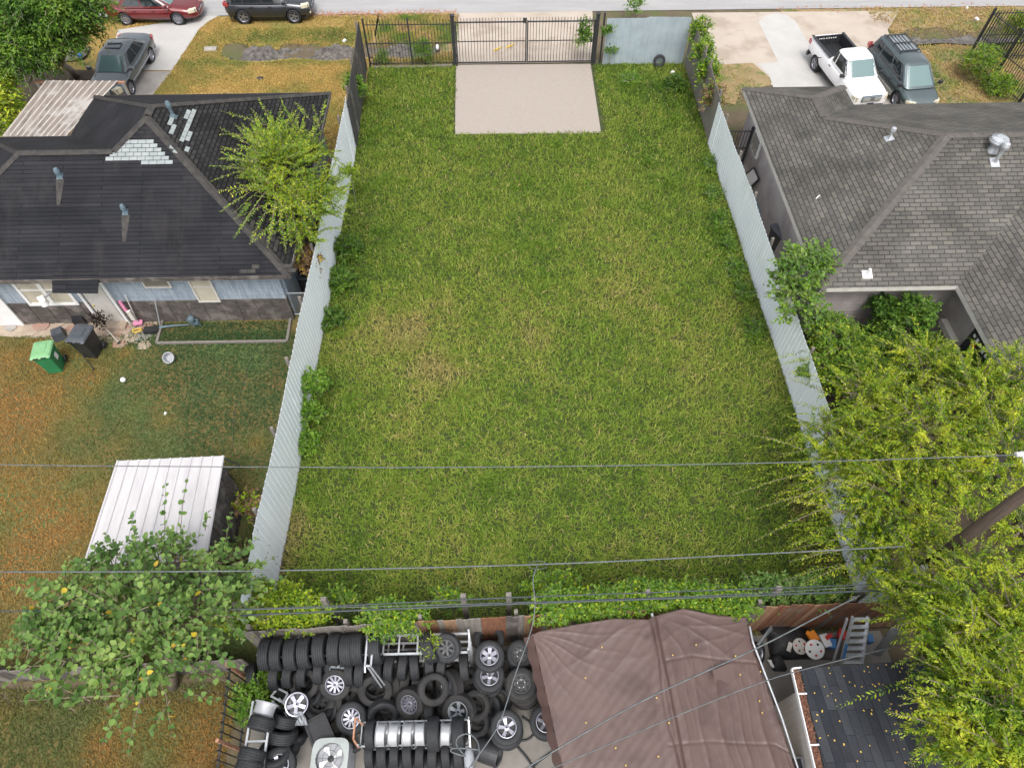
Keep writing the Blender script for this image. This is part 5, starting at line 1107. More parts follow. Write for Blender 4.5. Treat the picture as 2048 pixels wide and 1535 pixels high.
hose([at(*C7(x, y), .04) for x, y in ((2040, 1190), (1960, 1240), (1900, 1290), (1870, 1340))], .025, 'black', 'hose', 'thin black hose beside the tarp pole at the bottom', 'hose')
hose([at(*C7(x, y), .05) for x, y in ((1700, 1190), (1690, 1260), (1660, 1310), (1640, 1330))], .03, 'black', 'hose', 'short black hose below the big purple tinted wheel', 'hose')
# brown tarp canopy
t = thing('tarp_canopy', 'brown tarp canopy with wrinkles sagging over poles beside the tyre heap', 'canopy', (3.6, 1.5, 0))
def zt_(u, v): return 0
NU, NV = 260, 150
c00, c10 = at(1066, 1268, 2.45), at(1503, 1292, 2.45); mid = at(1302, 1222, 2.75); c01, c11 = at(1130, 1560, 2.3), at(1600, 1560, 2.3); m2 = at(1385, 1560, 2.7)
vs = []; rr = np.random.default_rng(3)
topk = [(0, at(1066, 1268, 2.42)), (.03, at(1078, 1262, 2.4)), (.18, at(1140, 1250, 2.42)), (.38, at(1228, 1236, 2.5)), (.52, at(1296, 1238, 2.56)), (.56, at(1312, 1230, 2.58)), (.68, at(1366, 1216, 2.52)), (.8, at(1430, 1228, 2.45)), (.93, at(1492, 1235, 2.35)), (1, at(1503, 1282, 2.4))]
botk = [(0, at(1140, 1600, 2.15)), (.54, at(1375, 1600, 2.45)), (1, at(1612, 1600, 2.2))]
def ik(ks, u): 
    return Vector([float(np.interp(u, [k_[0] for k_ in ks], [k_[1][i] for k_ in ks])) for i in range(3)])
gu = np.linspace(0, 1, NU); folds = 0
def sgn(u, v, f, ph): return math.sin(u * f + ph)
for j in range(NV + 1):
    v = j / NV
    for i in range(NU + 1):
        u = i / NU; p = ik(topk, u).lerp(ik(botk, u), v)
        ang = math.atan2(v + .02, u - .55) ; an2 = math.atan2(v + .01, u - 1.0); an3 = math.atan2(v + .01, u + .02)
        r1 = math.hypot(u - .55, v); r2 = math.hypot(u - 1, v - .03); r3 = math.hypot(u, v)
        rg = lambda t_: (1 - abs(math.sin(t_))) ** 3
        z = .014 * rg(ang * 7 + .9 * math.sin(v * 3) + .5 * math.sin(v * 11)) * math.exp(-((r1 - .25) / .28) ** 2) * min(1, r1 * 5)
        z += .03 * rg(an2 * 11 + 1 + .5 * math.sin(r2 * 14)) * math.exp(-r2 * 3.2) * min(1, r2 * 6) + .024 * rg(an3 * 12 + .4 * math.sin(r3 * 17)) * math.exp(-r3 * 4.5) * min(1, r3 * 6)
        rt_ = max(0, min(1, (u - .42) / .15)); am = .25 + .75 * math.sin(u * 13 + v * 3.1) ** 2
        z += (.004 + .016 * rt_) * rg(u * 34 + .8 * math.sin(v * 2.1 + u * 7) + .25 * math.sin(v * 13)) * min(1, v * 2.2) * am
        z += (.002 + .009 * rt_) * rg(u * 83 + 1.4 * math.sin(v * 2.7) + .4 * math.sin(v * 19 + u * 9)) * (1.1 - am) * min(1, v * 2) + .006 * rg(u * 21 + v * 2 + 1) * (1 - rt_) * min(1, v * 2)
        z += .003 * math.sin(u * 90 + v * 40) * math.sin(v * 55 + u * 30)
        z += -.06 * math.sin(math.pi * min(1, u / .55)) * math.sin(math.pi * min(v, .8)) - .05 * math.sin(math.pi * max(0, (u - .55) / .45)) * math.sin(math.pi * min(v, .8))
        z += .05 * math.exp(-((u - .545) / .012) ** 2) - .03 * math.exp(-((u - .565) / .01) ** 2) + .03 * math.exp(-((u - .53 - .01 * math.sin(v * 9)) / .007) ** 2)
        z += -.018 * math.exp(-((v - .27) / .006) ** 2) * (u > .55) - .012 * math.exp(-((v - .72) / .006) ** 2) * (u > .5)
        vs.append((p.x, p.y, p.z + z))
g = MB(); n1 = NU + 1; g.add(vs, [(j * n1 + i, (j + 1) * n1 + i, (j + 1) * n1 + i + 1, j * n1 + i + 1) for j in range(NV) for i in range(NU)]); o = g.build('tarp', 'tarp', t, smooth=True); md = o.modifiers.new('s', 'SOLIDIFY'); md.thickness = .004
# hanging hems
for side_, lab in ((0, 'l'), (1, 'r')):
    g = MB(); vs = []; 
    for j in range(60):
        v = j / 59; u = side_; p = ik(topk, u).lerp(ik(botk, u), v)
        for k_ in range(5): vs.append((p.x + (.012 if side_ else -.012) * k_ * 0 + (.02 * math.sin(v * 50 + k_) + (-.10 if side_ == 0 else -.04) * k_ * .5 * (1 - .3 * v)), p.y, p.z - k_ * .07 - .01 * math.sin(v * 31)))
    g.add(vs, [(j * 5 + k_, j * 5 + k_ + 1, (j + 1) * 5 + k_ + 1, (j + 1) * 5 + k_) for j in range(59) for k_ in range(4)]); g.build('hem', 'tarp', t, smooth=True)
g = MB(); e0, e1 = ik(topk, 1), ik(botk, 1); g.tube([e0 + Vector((.05, .35, -.05)), e0 + Vector((.03, 0, -.01)), (e0 + e1) / 2 + Vector((.1, 0, -.02)), e1 + Vector((.05, 0, 0))], .025, 8); g.build('frame_pipe', 'alu', t)
g = MB(); e0, e1 = ik(topk, .545), ik(botk, .545); g.tube([e0 + Vector((0, .1, -.06)), e1 + Vector((0, 0, -.06))], .03, 8); g.build('frame_pipe', 'alu', t)
for q in (ik(topk, 0), ik(topk, .55), ik(topk, 1), ik(botk, 0), ik(botk, 1)): g = MB(); g.tube([(q.x, q.y, 0), (q.x, q.y, q.z - .08)], .03, 8); g.build('support_pole', 'alu', t)
g = MB(); P_ = [at(x, y, 2.62) for x, y in ((1424, 1340), (1460, 1326), (1472, 1330), (1466, 1362), (1455, 1366), (1440, 1358), (1430, 1362))]; c_ = (P_[0] + P_[3]) / 2
g.add([p + Vector((0, 0, .02)) for p in P_], [tuple(range(len(P_) - 1, -1, -1))]); g.build('patch', 'tarp', t)
g = MB(); rr = random.Random(8)
for i in range(16):
    u, v = rr.uniform(.1, .95), rr.uniform(.15, .85); p = ik(topk, u).lerp(ik(botk, u), v); g.box(p + Vector((0, 0, .04)), (.035, .025, .006), 0, None, Matrix.Rotation(rr.uniform(0, 6), 3, 'Z'))
g.build('fallen_leaves', 'yellow', label='a few small yellow leaves lying on the brown tarp', cat='fallen leaves', kind='stuff')

# junk corner between tarp and outbuilding -------------------------------
def C2(x, y): return 1480 + x / 3.606, 1150 + y / 3.606
def q2(x, y, z): return at(*C2(x, y), z)
t = thing('step_ladder', 'aluminium ladder leaning on the red brown fence behind the outbuilding', 'ladder', q2(810, 630, 0)); 
La, Lb, Lc, Ld = q2(728, 630, .9), q2(885, 628, .9), q2(925, 300, 2.45), q2(815, 300, 2.45); g = MB(); g.span(La, Ld, .04, .08); g.span(Lb, Lc, .04, .08); g.build('side_rail', 'alu', t)
for i in range(7): f = .02 + i * .155; g = MB(); a, b_ = La.lerp(Ld, f), Lb.lerp(Lc, f); g.span(a, b_, .09, .03); g.build('rung', 'alu', t)
g = MB(); g.span(La + Vector((-.12, -.02, -.3)), Ld + Vector((-.1, 0, -.1)), .035, .05); g.span(Lb + Vector((.05, -.02, -.3)), Lc + Vector((.03, 0, -.1)), .035, .05); g.span(La + Vector((-.12, -.02, -.3)), (La.x - .12, La.y, 0), .035, .05); g.span(Lb + Vector((.05, 0, -.3)), (Lb.x + .05, Lb.y, 0), .035, .05); g.build('rear_frame', 'alu', t)
g = MB(); g.span(q2(790, 410, 1.9), q2(745, 600, 1.2), .05, .04); g.build('blue_rope', 'blue', t)
def lump(pts, h, mat, name, label, cat, seed=1, z0=0):
    P_ = [q2(x, y, 0) if not isinstance(x, Vector) else x for x, y in pts]; c_ = sum(P_, Vector()) / len(P_); g = MB(); rr = random.Random(seed); rings = []
    P2 = []
    for a, b_ in zip(P_, P_[1:] + P_[:1]): P2 += [a, a.lerp(b_, .5)]
    for f, z in ((1, 0), (.97, .5), (.8, .85), (.4, 1.0)): rings.append([c_.lerp(p, f * rr.uniform(.93, 1.05)) + Vector((0, 0, z0 + h * z * rr.uniform(.8, 1.1))) for p in P2])
    g.loft(rings); o = g.build(name, mat, label=label, cat=cat); o.data.polygons.foreach_set('use_smooth', [True] * len(o.data.polygons)); return o
lump([(120, 380), (330, 370), (480, 400), (520, 600), (330, 610), (220, 590), (190, 450)], .45, 'blackcloth', 'black_sheeting', 'heap of black plastic sheeting behind the tarp', 'sheeting', 3)
lump([(200, 600), (260, 560), (330, 690), (240, 690)], .3, 'blackcloth', 'black_bag', 'small black bag beside the crumpled white paper', 'bag', 5)
lump([(480, 480), (730, 440), (720, 620), (560, 610)], .14, 'capgrey', 'cardboard', 'flattened dirty cardboard left of the ladder', 'cardboard', 7)
lump([(180, 610), (265, 620), (290, 690), (220, 670)], .08, 'white', 'crumpled_paper', 'crumpled white paper beside the tarp pole', 'paper', 6, .1)
def hub(x, y, z, r_, n_, mat, label, dots=()):
    t = thing('hub_cap', label, 'hub cap', q2(x, y, z)); g = MB(); mx = Matrix.Translation(q2(x, y, z)) @ Vector(n_).normalized().to_track_quat('Z', 'Y').to_matrix().to_4x4()
    g.lathe([(0, .03), (r_ * .5, .025), (r_, 0), (r_ * .97, -.02), (0, -.02)], 22, None, mx); g.build('disc', mat, t); g = MB()
    for k_ in range(5): a = k_ * 1.257; g.lathe([(0, .03), (r_ * .13, .029), (r_ * .13, .01)], 8, 'black' if k_ % 2 else 'red', mx @ Matrix.Translation((r_ * .6 * math.cos(a), r_ * .6 * math.sin(a), 0)))
    g.build('opening', None, t)
hub(540, 533, .6, .24, (-.1, -.3, 1), 'white', 'white hub cap with red and black openings left of the ladder')
hub(435, 510, .5, .2, (.1, -.2, 1), 'offwhite', 'grey white hub cap lying on the black sheeting')
tyre(q2(125, 565, .5), (.7, -.4, .6), 'w5', 'wheel standing just right of the tarp pole', sc=.8, rub='rubber', W=.22, spin=.4)
g = MB(); g.box(q2(525, 440, .6), (.22, .26, .08), .4, 'orange'); g.box(q2(505, 425, .64), (.1, .2, .05), .9, 'orange'); g.build('orange_toy', None, label='orange plastic toy beside the white hub cap', cat='toy')
g = MB(); g.box(q2(615, 470, .55), (.2, .32, .1), .2, 'white'); g.box(q2(640, 440, .62), (.18, .1, .08), .5, 'red'); g.build('paper_box', None, label='white and red box beside the ladder', cat='box')
g = MB(); g.box(q2(655, 490, .5), (.22, .24, .12), -.3); g.build('blue_box', 'blue', label='blue box under the red box by the ladder', cat='box')
g = MB(); g.box(q2(735, 425, .6), (.2, .22, .12), -.5); g.build('red_can', 'red', label='red can close to the left rail of the ladder', cat='can')
g = MB(); g.box(q2(925, 460, .4), (.14, .2, .3), -.1); g.build('blue_bucket', 'blue', label='blue tub in shadow right of the ladder', cat='tub')
g = MB(); g.box(q2(357, 515, .55), (.1, .24, .03), -.5); g.build('bone_tool', 'offwhite', label='pale handle lying on black sheeting', cat='handle')
g = MB(); g.slab(q2(120, 490, .9), q2(225, 360, 1.7), q2(235, 385, 1.7), q2(140, 500, .9), .03); g.build('metal_strip', 'greymetal', label='grey metal trough leaning behind the tarp corner', cat='trough')
g = MB(); g.slab(q2(950, 560, .3), q2(1090, 370, 1.4), q2(1160, 390, 1.4), q2(1010, 580, .3), .03); g.build('metal_sheet', 'greymetal', label='dark grey panel leaning on the fence right of the ladder', cat='panel')
# ------------------------------------------------------------------ foliage
L1 = leafmat('leaf_golden_green', [(.025, .065, .006), (.09, .18, .01), (.28, .36, .018), (.55, .56, .045)], nscale=2.2, isl=.3, ns2=2.6)
L2 = leafmat('leaf_dark_green', [(.02, .05, .01), (.05, .12, .015), (.11, .2, .025), (.2, .3, .04)])
L3 = leafmat('leaf_mid_green', [(.05, .11, .025), (.1, .19, .045), (.17, .28, .065), (.28, .38, .1)], nscale=1.2)
L4 = leafmat('leaf_bright_green', [(.04, .1, .012), (.09, .2, .02), (.17, .3, .03), (.28, .4, .05)])
L5 = leafmat('leaf_yellow', [(.5, .4, .03), (.6, .45, .05), (.55, .3, .05)])
L6 = leafmat('leaf_yellow_green', [(.06, .13, .01), (.19, .3, .015), (.36, .44, .025), (.55, .55, .05)])
BK = leafmat('leaf_black_dry', [(.01, .008, .007), (.03, .02, .015), (.05, .035, .025)])
BR = leafmat('leaf_brown_dry', [(.12, .07, .04), (.25, .16, .09), (.4, .28, .16)])
def unit(a): return a / (np.linalg.norm(a, axis=1, keepdims=True) + 1e-9)
def foliage(name, twigs, parent, mat, pairs=9, ll=.13, lw=.045, droop=.25, broad=False, org=None, frac=.1, tip=True, mess=.35, alt=None, altf=0):
    """twigs: (base points, directions, lengths); leaflets in pairs along each"""
    P, D, L = twigs; n = len(P); up = np.array([0, 0, 1.]); S = unit(np.cross(D, up + RNG.normal(0, .45, (n, 3)))); N_ = np.cross(S, D)
    vs, ls = [], []
    for j in range(pairs):
        s = frac + (1 - frac) * (j + .5) / pairs; base = P + D * (L * s)[:, None]; base[:, 2] -= droop * L * s * s
        dd = unit(D + np.array([0, 0, -1]) * (2 * droop * s)); sc = (math.sin(math.pi * (.2 + .72 * s))) ** .6
        for sg in (-1, 1):
            dl = unit(S * sg * (.95 - .35 * s) + dd * (.35 + .5 * s) + RNG.normal(0, mess, (n, 3)) * [1, 1, .7] - up * .12); vs.append((base + RNG.normal(0, .01, (n, 3)), dl, ll * sc * RNG.uniform(.65, 1.2, n)))
    B = np.concatenate([a for a, _, _ in vs]); DL = np.concatenate([b_ for _, b_, _ in vs]); LL = np.concatenate([c for _, _, c in vs])
    m = len(B); W_ = LL * (lw / ll) * RNG.uniform(.8, 1.2, m); Sd = unit(np.cross(DL, up + RNG.normal(0, .5, (m, 3)))); Nn = np.cross(Sd, DL)
    if not broad:
        v = np.stack([B, B + DL * (LL * .5)[:, None] + Sd * (W_ * .5)[:, None], B + DL * LL[:, None] - Nn * 0, B + DL * (LL * .5)[:, None] - Sd * (W_ * .5)[:, None]], 1).reshape(-1, 3)
        i = np.arange(m) * 4; q = np.stack([i, i + 1, i + 2, i + 3], 1)
    else:
        f = np.where(Nn[:, 2:3] > 0, 1, -1) * Nn; li = f * (W_ * .16)[:, None]
        v = np.stack([B, B + DL * (LL * .28)[:, None] + Sd * (W_ * .48)[:, None] + li, B + DL * (LL * .7)[:, None] + Sd * (W_ * .36)[:, None] + li, B + DL * LL[:, None], B + DL * (LL * .7)[:, None] - Sd * (W_ * .36)[:, None] + li, B + DL * (LL * .28)[:, None] - Sd * (W_ * .48)[:, None] + li], 1).reshape(-1, 3)
        i = np.arange(m) * 6; q = np.concatenate([np.stack([i, i + 1, i + 2, i + 3], 1), np.stack([i, i + 3, i + 4, i + 5], 1)])
    o = npmesh(name, v, quads=q, mat=mat, parent=parent, org=org)
    if alt is not None:
        o.data.materials.append(alt); nf = len(q); k_ = (np.random.default_rng(1).random(m) < altf).astype(np.int32); o.data.polygons.foreach_set('material_index', np.tile(k_, nf // m))
    return o
def stems(g, twigs, r_=.008, droop=.25, every=1):
    P, D, L = twigs; m = max(3, 3)
    for i in range(0, len(P), every):
        pts = [];
        for s in (0, .5, 1): p = P[i] + D[i] * L[i] * s; pts.append(Vector((p[0], p[1], p[2] - droop * L[i] * s * s)))
        g.tube(pts, [r_ * 1.4, r_, r_ * .5], 3, cap=False)
def blob_twigs(blobs, n, tl, up=.15, shell=.55, spread=.5):
    vol = np.array([b_[1] ** 2 for b_ in blobs]); vol = vol / vol.sum(); Ps, Ds, Ls = [], [], []
    for (c, r_, *rz), f in zip(blobs, vol):
        k_ = int(n * f) + 1; d = unit(RNG.normal(0, 1, (k_, 3))); d[:, 2] = np.where(d[:, 2] < -.4, -d[:, 2], d[:, 2]); rad = r_ * RNG.uniform(shell, 1, k_) ** .7; h_ = rz[0] if rz else r_ * .75
        p = np.array(c) + d * np.stack([rad, rad, rad / r_ * h_], 1); dd = unit(d * [1, 1, .5] + RNG.normal(0, spread, (k_, 3)) + [0, 0, up]); Ps.append(p - dd * tl * .3); Ds.append(dd); Ls.append(tl * RNG.uniform(.6, 1.3, k_))
    return np.concatenate(Ps), np.concatenate(Ds), np.concatenate(Ls)
def tree(name, label, base, blobs, n, tl, mat, pairs=9, ll=.13, lw=.045, droop=.2, broad=False, tr=.14, bark='bark', cat='tree', up=.15, spread=.5, shell=.5, extra=None, alt=None, altf=0, stem_every=2, group=None, mess=.35, limbs=True, trunkparts=True):
    base = Vector(base); t = thing(name, label, cat, base, group=group); tw = blob_twigs([((*b_[0],), *b_[1:]) for b_ in blobs], n, tl, up, shell, spread)
    if extra is not None: tw = tuple(np.concatenate([a, b_]) for a, b_ in zip(tw, extra))
    foliage('crown', tw, t, mat, pairs, ll, lw, droop, broad, alt=alt, altf=altf, mess=mess)
    g = MB(); cz = min(b_[0][2] - b_[1] * .4 for b_ in blobs); cm = sum((Vector(b_[0]) for b_ in blobs), Vector()) / len(blobs); fork = base.lerp(Vector((cm.x, cm.y, cz)), .75); fork.z = max(.3, cz * .75)
    g.tube([base, base.lerp(fork, .5) + Vector((.05, .04, 0)), fork], [tr * 1.25, tr, tr * .8], 10)
    if limbs:
        for b_ in blobs:
            c = Vector(b_[0]); m1 = fork.lerp(c, .5) + Vector((0, 0, .15)); g.tube([fork, m1, c], [tr * .6, tr * .4, tr * .22], 7)
            for _ in range(6):
                a = U(0, 6.28); e = c + Vector((math.cos(a), math.sin(a), U(-.2, .6))) * b_[1] * U(.6, .95); g.tube([c.lerp(m1, U(0, .6)), c.lerp(e, .55) + Vector((0, 0, .1)), e], [tr * .2, tr * .12, tr * .05], 5)
    g.build('trunk', bark, t, smooth=True)
    g = MB(); stems(g, tw, .006 + tr * .02, droop, stem_every); g.build('twigs', bark, t); return t
def spray(pts, tl, n_per=1):                     # explicit twigs: (x, y, z, dx, dy, dz, length) in picture points
    P, D, L = [], [], []
    for (xa, ya, xb, yb, z) in pts:
        a, b_ = at(xa, ya, z), at(xb, yb, z + U(0, .15)); d = b_ - a; P.append(tuple(a)); D.append(tuple(d.normalized())); L.append(d.length * 1.05)
    return np.array(P), np.array(D), np.array(L)
B = lambda x, y, z, r_, *h_: (tuple(at(x, y, z)), r_, *h_)
# big feathery trees at the right
_sp2 = []
for i in range(44):
    y = 830 + i * 7 + U(-10, 10); x = 1665 + (y - 830) * .12 + U(-25, 25); L_ = U(50, 120); _sp2.append((x, y, x - L_, y + U(-25, 45), U(2.4, 3.2)))
tree('locust_tree', 'big feathery yellow green tree hanging over the right white fence', (11.8, 8.2, 0),
     [B(1740, 800, 3.0, 1.1), B(1860, 745, 3.0, 1.2), B(1970, 800, 3.8, 1.2), B(1740, 890, 3.3, 1.0), B(1850, 880, 3.9, 1.3), B(1990, 900, 4.0, 1.2), B(1790, 1000, 3.6, 1.2), B(1900, 970, 3.8, 1.0), B(1810, 1090, 3.2, 1.0), B(2045, 760, 4.0, 1.0), B(1680, 940, 2.9, .9), B(1720, 1040, 2.9, .8), B(1740, 1130, 2.8, .6), B(1650, 870, 2.7, .6), B(2040, 1060, 3.6, .8)], 1850, .95, L1, 20, .105, .036, .3, alt=L6, altf=.3, tr=.15, up=.3, spread=.6, shell=.25, mess=.12,
     extra=spray(_sp2 + [(1620, 890, 1490, 880, 3), (1640, 940, 1485, 965, 3.1), (1640, 920, 1500, 925, 3), (1610, 900, 1500, 850, 3), (1600, 930, 1510, 950, 3), (1660, 1010, 1530, 1060, 3), (1670, 1050, 1560, 1095, 2.9), (1650, 980, 1525, 1000, 3), (1640, 850, 1560, 840, 2.6), (1660, 790, 1590, 745, 2.4), (1630, 700, 1545, 705, 2.3), (1640, 715, 1575, 715, 2.3), (1660, 830, 1590, 790, 2.4), (1930, 760, 1925, 660, 4.3), (2010, 760, 2005, 650, 4.6), (1820, 720, 1815, 640, 3.6), (1700, 1040, 1590, 1100, 3), (2040, 740, 2045, 665, 4.6), (1760, 720, 1740, 660, 3.3), (1700, 880, 1600, 870, 3), (1700, 960, 1590, 960, 3), (1680, 900, 1600, 920, 3)], 0))
tree('locust_tree', 'feathery yellow green tree over the slate roofed outbuilding at lower right', (11.3, 3.6, 0),
     [B(1960, 1190, 4.6, 1.0), B(1850, 1210, 4.0, .8), B(2030, 1290, 5.2, 1.0), B(1930, 1300, 5.0, 1.0), B(1970, 1410, 5.4, 1.0), B(2050, 1450, 5.6, .9), B(1910, 1470, 5.0, .65), B(1990, 1530, 5.4, .8), B(1870, 1290, 4.5, .5)], 1350, .8, L1, 20, .1, .034, .35, alt=L6, altf=.3, tr=.17, up=.25, spread=.6, shell=.25, mess=.12,
     extra=spray([(1830, 1360, 1700, 1400, 4.6), (1860, 1440, 1835, 1520, 5), (1840, 1210, 1760, 1235, 4.6), (1860, 1290, 1800, 1325, 4.8), (1850, 1400, 1820, 1470, 5), (1880, 1230, 1800, 1245, 5), (1870, 1330, 1810, 1360, 5), (1900, 1180, 1850, 1140, 5)], 0))
# tree by the left house
_sp = []
for i in range(46):
    a = i * 2.399; r0 = U(35, 80); r1 = U(115, 165); cx, cy = 560, 350
    if math.cos(a) > .75: r1 = U(90, 125)
    _sp.append((cx + r0 * math.cos(a), cy + r0 * math.sin(a), cx + r1 * math.cos(a + U(-.1, .1)), cy + r1 * .95 * math.sin(a), U(3.6, 4.4)))
tree('locust_tree', 'yellow green feathery tree over the black roof and left white fence', (-7.25, 18.9, 0),
     [B(555, 330, 4.2, 1.2, .9), B(600, 310, 3.9, .8), B(610, 410, 3.6, 1.0), B(540, 280, 4.3, .7), B(650, 380, 3.4, .6), B(605, 470, 2.9, .55), B(550, 380, 3.9, .6)], 560, .9, L6, 20, .12, .046, .08, alt=L4, altf=.4, tr=.1, up=.35, spread=.4, stem_every=1, shell=.2, mess=.2,
     extra=spray(_sp + [(520, 270, 405, 262, 4.3), (530, 250, 440, 215, 4.4), (540, 240, 515, 190, 4.5), (580, 240, 560, 190, 4.5), (620, 240, 590, 200, 4.3), (640, 260, 625, 205, 4.3), (520, 330, 405, 360, 4.2), (530, 370, 425, 378, 4.1), (540, 320, 420, 310, 4.2), (560, 440, 500, 480, 3.7), (560, 400, 470, 430, 3.8), (650, 300, 690, 330, 3.6), (660, 420, 710, 405, 3.0), (640, 460, 690, 450, 2.8), (560, 300, 410, 290, 4.3), (590, 440, 540, 465, 3.2), (500, 290, 430, 245, 4.3), (600, 260, 570, 215, 4.4), (560, 280, 500, 210, 4.4), (640, 240, 650, 195, 4.2)], 0))
tree('dry_shrub', 'brown dried shrub above the dark condenser unit', (-7.2, 18.2, 0), [B(607, 515, 1.9, .5)], 110, .4, BR, 6, .16, .07, .3, broad=True, tr=.03, alt=L5, altf=.15, cat='shrub')
# upper left trees
tree('shade_tree', 'big dark green tree over the mulch bed at the upper left corner', at(150, 152, 0),
     [B(30, 50, 4.2, 1.8), B(100, 15, 4.8, 1.7), B(165, 15, 4.2, 1.2), B(50, 110, 3.6, 1.1), B(115, 80, 3.8, 1.1), B(0, 10, 4.5, 1.6), B(160, 60, 3.4, .8), B(85, 125, 3.0, .6), B(10, 100, 4, 1.2)], 4000, .6, L2, 6, .2, .08, .5, alt=L4, altf=.22, tr=.16, bark='bark2', up=0, shell=.4, stem_every=4)
tree('young_tree', 'yellow green tree cut by the left edge beside the patio cover', at(-40, 240, 0), [B(-10, 180, 3.0, .9), B(-10, 215, 2.8, .9), B(8, 235, 2.3, .7)], 420, .6, L6, 7, .18, .08, .4, tr=.08, alt=L4, altf=.4)
# broadleaf tree lower left
tree('broadleaf_tree', 'broad leaved green tree over the white shed roof at the lower left', (-8.6, 3.9, 0),
     [B(220, 1150, 3.5, .8), B(330, 1140, 3.5, .9), B(440, 1150, 3.2, .7), B(140, 1230, 3.9, .9), B(270, 1230, 4.2, 1.2), B(400, 1230, 3.9, 1.0), B(180, 1310, 3.9, 1.0), B(310, 1310, 4.0, .8), B(80, 1280, 4, .5), B(460, 1210, 3.4, .4)], 520, .65, L3, 5, .16, .125, .15, broad=True, alt=L5, altf=.012, tr=.11, up=.1, spread=.5, stem_every=1, shell=.3, mess=.45,
     extra=spray([(180, 1400, 40, 1340, 4.3), (150, 1420, 90, 1390, 4.2), (240, 1390, 30, 1395, 4.4), (260, 1380, 200, 1480, 4.4), (280, 1400, 250, 1500, 4.5), (330, 1380, 340, 1470, 4.3), (360, 1380, 430, 1400, 4.2), (380, 1330, 470, 1370, 4), (100, 1160, 45, 1160, 3.9), (360, 1080, 365, 950, 3.3), (330, 1070, 325, 960, 3.3), (270, 1080, 260, 1020, 3.4), (450, 1090, 460, 1020, 3.2), (410, 1060, 415, 1020, 3.3), (470, 1150, 545, 1110, 3), (450, 1180, 560, 1150, 3), (200, 1380, 240, 1470, 4.3), (110, 1330, 10, 1330, 4.2), (110, 1300, 0, 1370, 4.2), (340, 1400, 300, 1460, 4.3), (420, 1300, 480, 1330, 4), (60, 1230, 20, 1260, 4)], 0))
# right house sapling and shrubs
tree('sapling', 'slender green sapling leaning over the right white fence', (10.0, 14.9, 0), [B(1600, 540, 2.9, .75), B(1625, 520, 3, .6), B(1600, 610, 2.3, .7), B(1560, 570, 2.5, .4), B(1635, 640, 1.6, .5)], 330, .5, L4, 5, .14, .1, .1, broad=True, tr=.03, bark='bark2', stem_every=1, alt=L3, altf=.4, extra=spray([(1570, 600, 1535, 590, 2.3), (1580, 590, 1528, 565, 2.4), (1580, 640, 1545, 640, 2.1)], 0))
tree('shrub', 'dark leafy shrub against the pale rear wall of the right house', (13.4, 14.2, 0), [B(1800, 660, 1.4, .8), B(1830, 625, 1.9, .6), B(1770, 680, 1.0, .7)], 520, .4, L2, 6, .14, .08, .2, broad=True, tr=.03, cat='shrub', alt=L4, altf=.25)
tree('shrub', 'glossy dark shrub standing left of the leafy shrub by the rear wall', (12.6, 14.4, 0), [B(1770, 620, 1.7, .45)], 90, .4, L2, 5, .2, .12, .2, broad=True, tr=.02, cat='shrub')
tree('shrub', 'light green shrub between right white fence and black junk', (11.1, 12.8, 0), [B(1690, 700, 1.8, .9), B(1660, 660, 1.6, .6), B(1730, 760, 1.8, .9), B(1640, 740, 1.5, .6)], 900, .45, L4, 7, .13, .05, .2, tr=.03, cat='shrub', alt=L1, altf=.4)
tree('shrub', 'low green shrub in front of the open grey carport corner', (13.9, 11.6, 0), [B(1790, 720, 1.2, .9), B(1850, 700, 1.0, .6), B(1880, 760, 1.4, .7)], 700, .4, L2, 7, .13, .05, .2, tr=.03, cat='shrub', alt=L1, altf=.35)
# weeds and vines along the fences
def weed(x, y, z, r_, n, lab, mat=L4, ll=.14, lw=.07, broad=True, name='weed', cat='weeds', h_=None, pairs=4, tl=.35, alt=None, altf=.3, sx=1, sy=1):
    p = at(x, y, z); t = thing(name, lab, cat, (p.x, p.y, 0)); tw = blob_twigs([(tuple(p), r_, h_ or r_)], n, tl, .3, .2, .5); q_ = tw[0]; q_[:, 0] = p.x + (q_[:, 0] - p.x) * sx; q_[:, 1] = p.y + (q_[:, 1] - p.y) * sy; foliage('leaves', tw, t, mat, pairs, ll, lw, .15, broad, alt=alt, altf=altf); g = MB(); stems(g, tw, .006, .15, 2)
    g.tube([(p.x, p.y, 0), (p.x + .03, p.y, max(.15, p.z * .6)), p], .012, 5); g.build('stem', 'bark2', t); return t
weed(625, 770, .9, .45, 110, 'bright green vine climbing the left white fence beside the middle of the lot', cat='vine', name='vine'); weed(620, 825, .5, .4, 90, 'green weeds at the foot of the left white fence below the climbing vine'); weed(615, 885, .25, .35, 90, 'spiky green weed at the left fence opposite the white shed')
weed(690, 500, .25, .7, 170, 'lush weeds along the left white fence near the golden tree', L2, h_=.4, alt=L4); weed(680, 560, .25, .6, 150, 'dark weeds along the left white fence below the golden tree', L2, h_=.35, alt=L4); weed(665, 640, .2, .5, 90, 'low weeds at the left white fence level with the green bin', L2, h_=.3)
weed(698, 345, 1.6, .22, 40, 'thin vine hanging on the upper part of the left white fence', L6, name='vine', cat='vine'); weed(712, 180, .8, .5, 150, 'green creeper on the dark cloth fence by the golden lawn', L4, name='creeper', cat='vine', h_=.8)
for i, (x, y) in enumerate(((1425, 330), (1432, 390), (1445, 440), (1462, 490), (1475, 540), (1492, 585), (1512, 660))): weed(x - 6, y, .12, .3, 75, f'{ordn(i)} weed clump from the street along the foot of the right white fence', L4, h_=.22, sx=.9, sy=2.3, ll=.12, lw=.05, alt=L2, altf=.4)
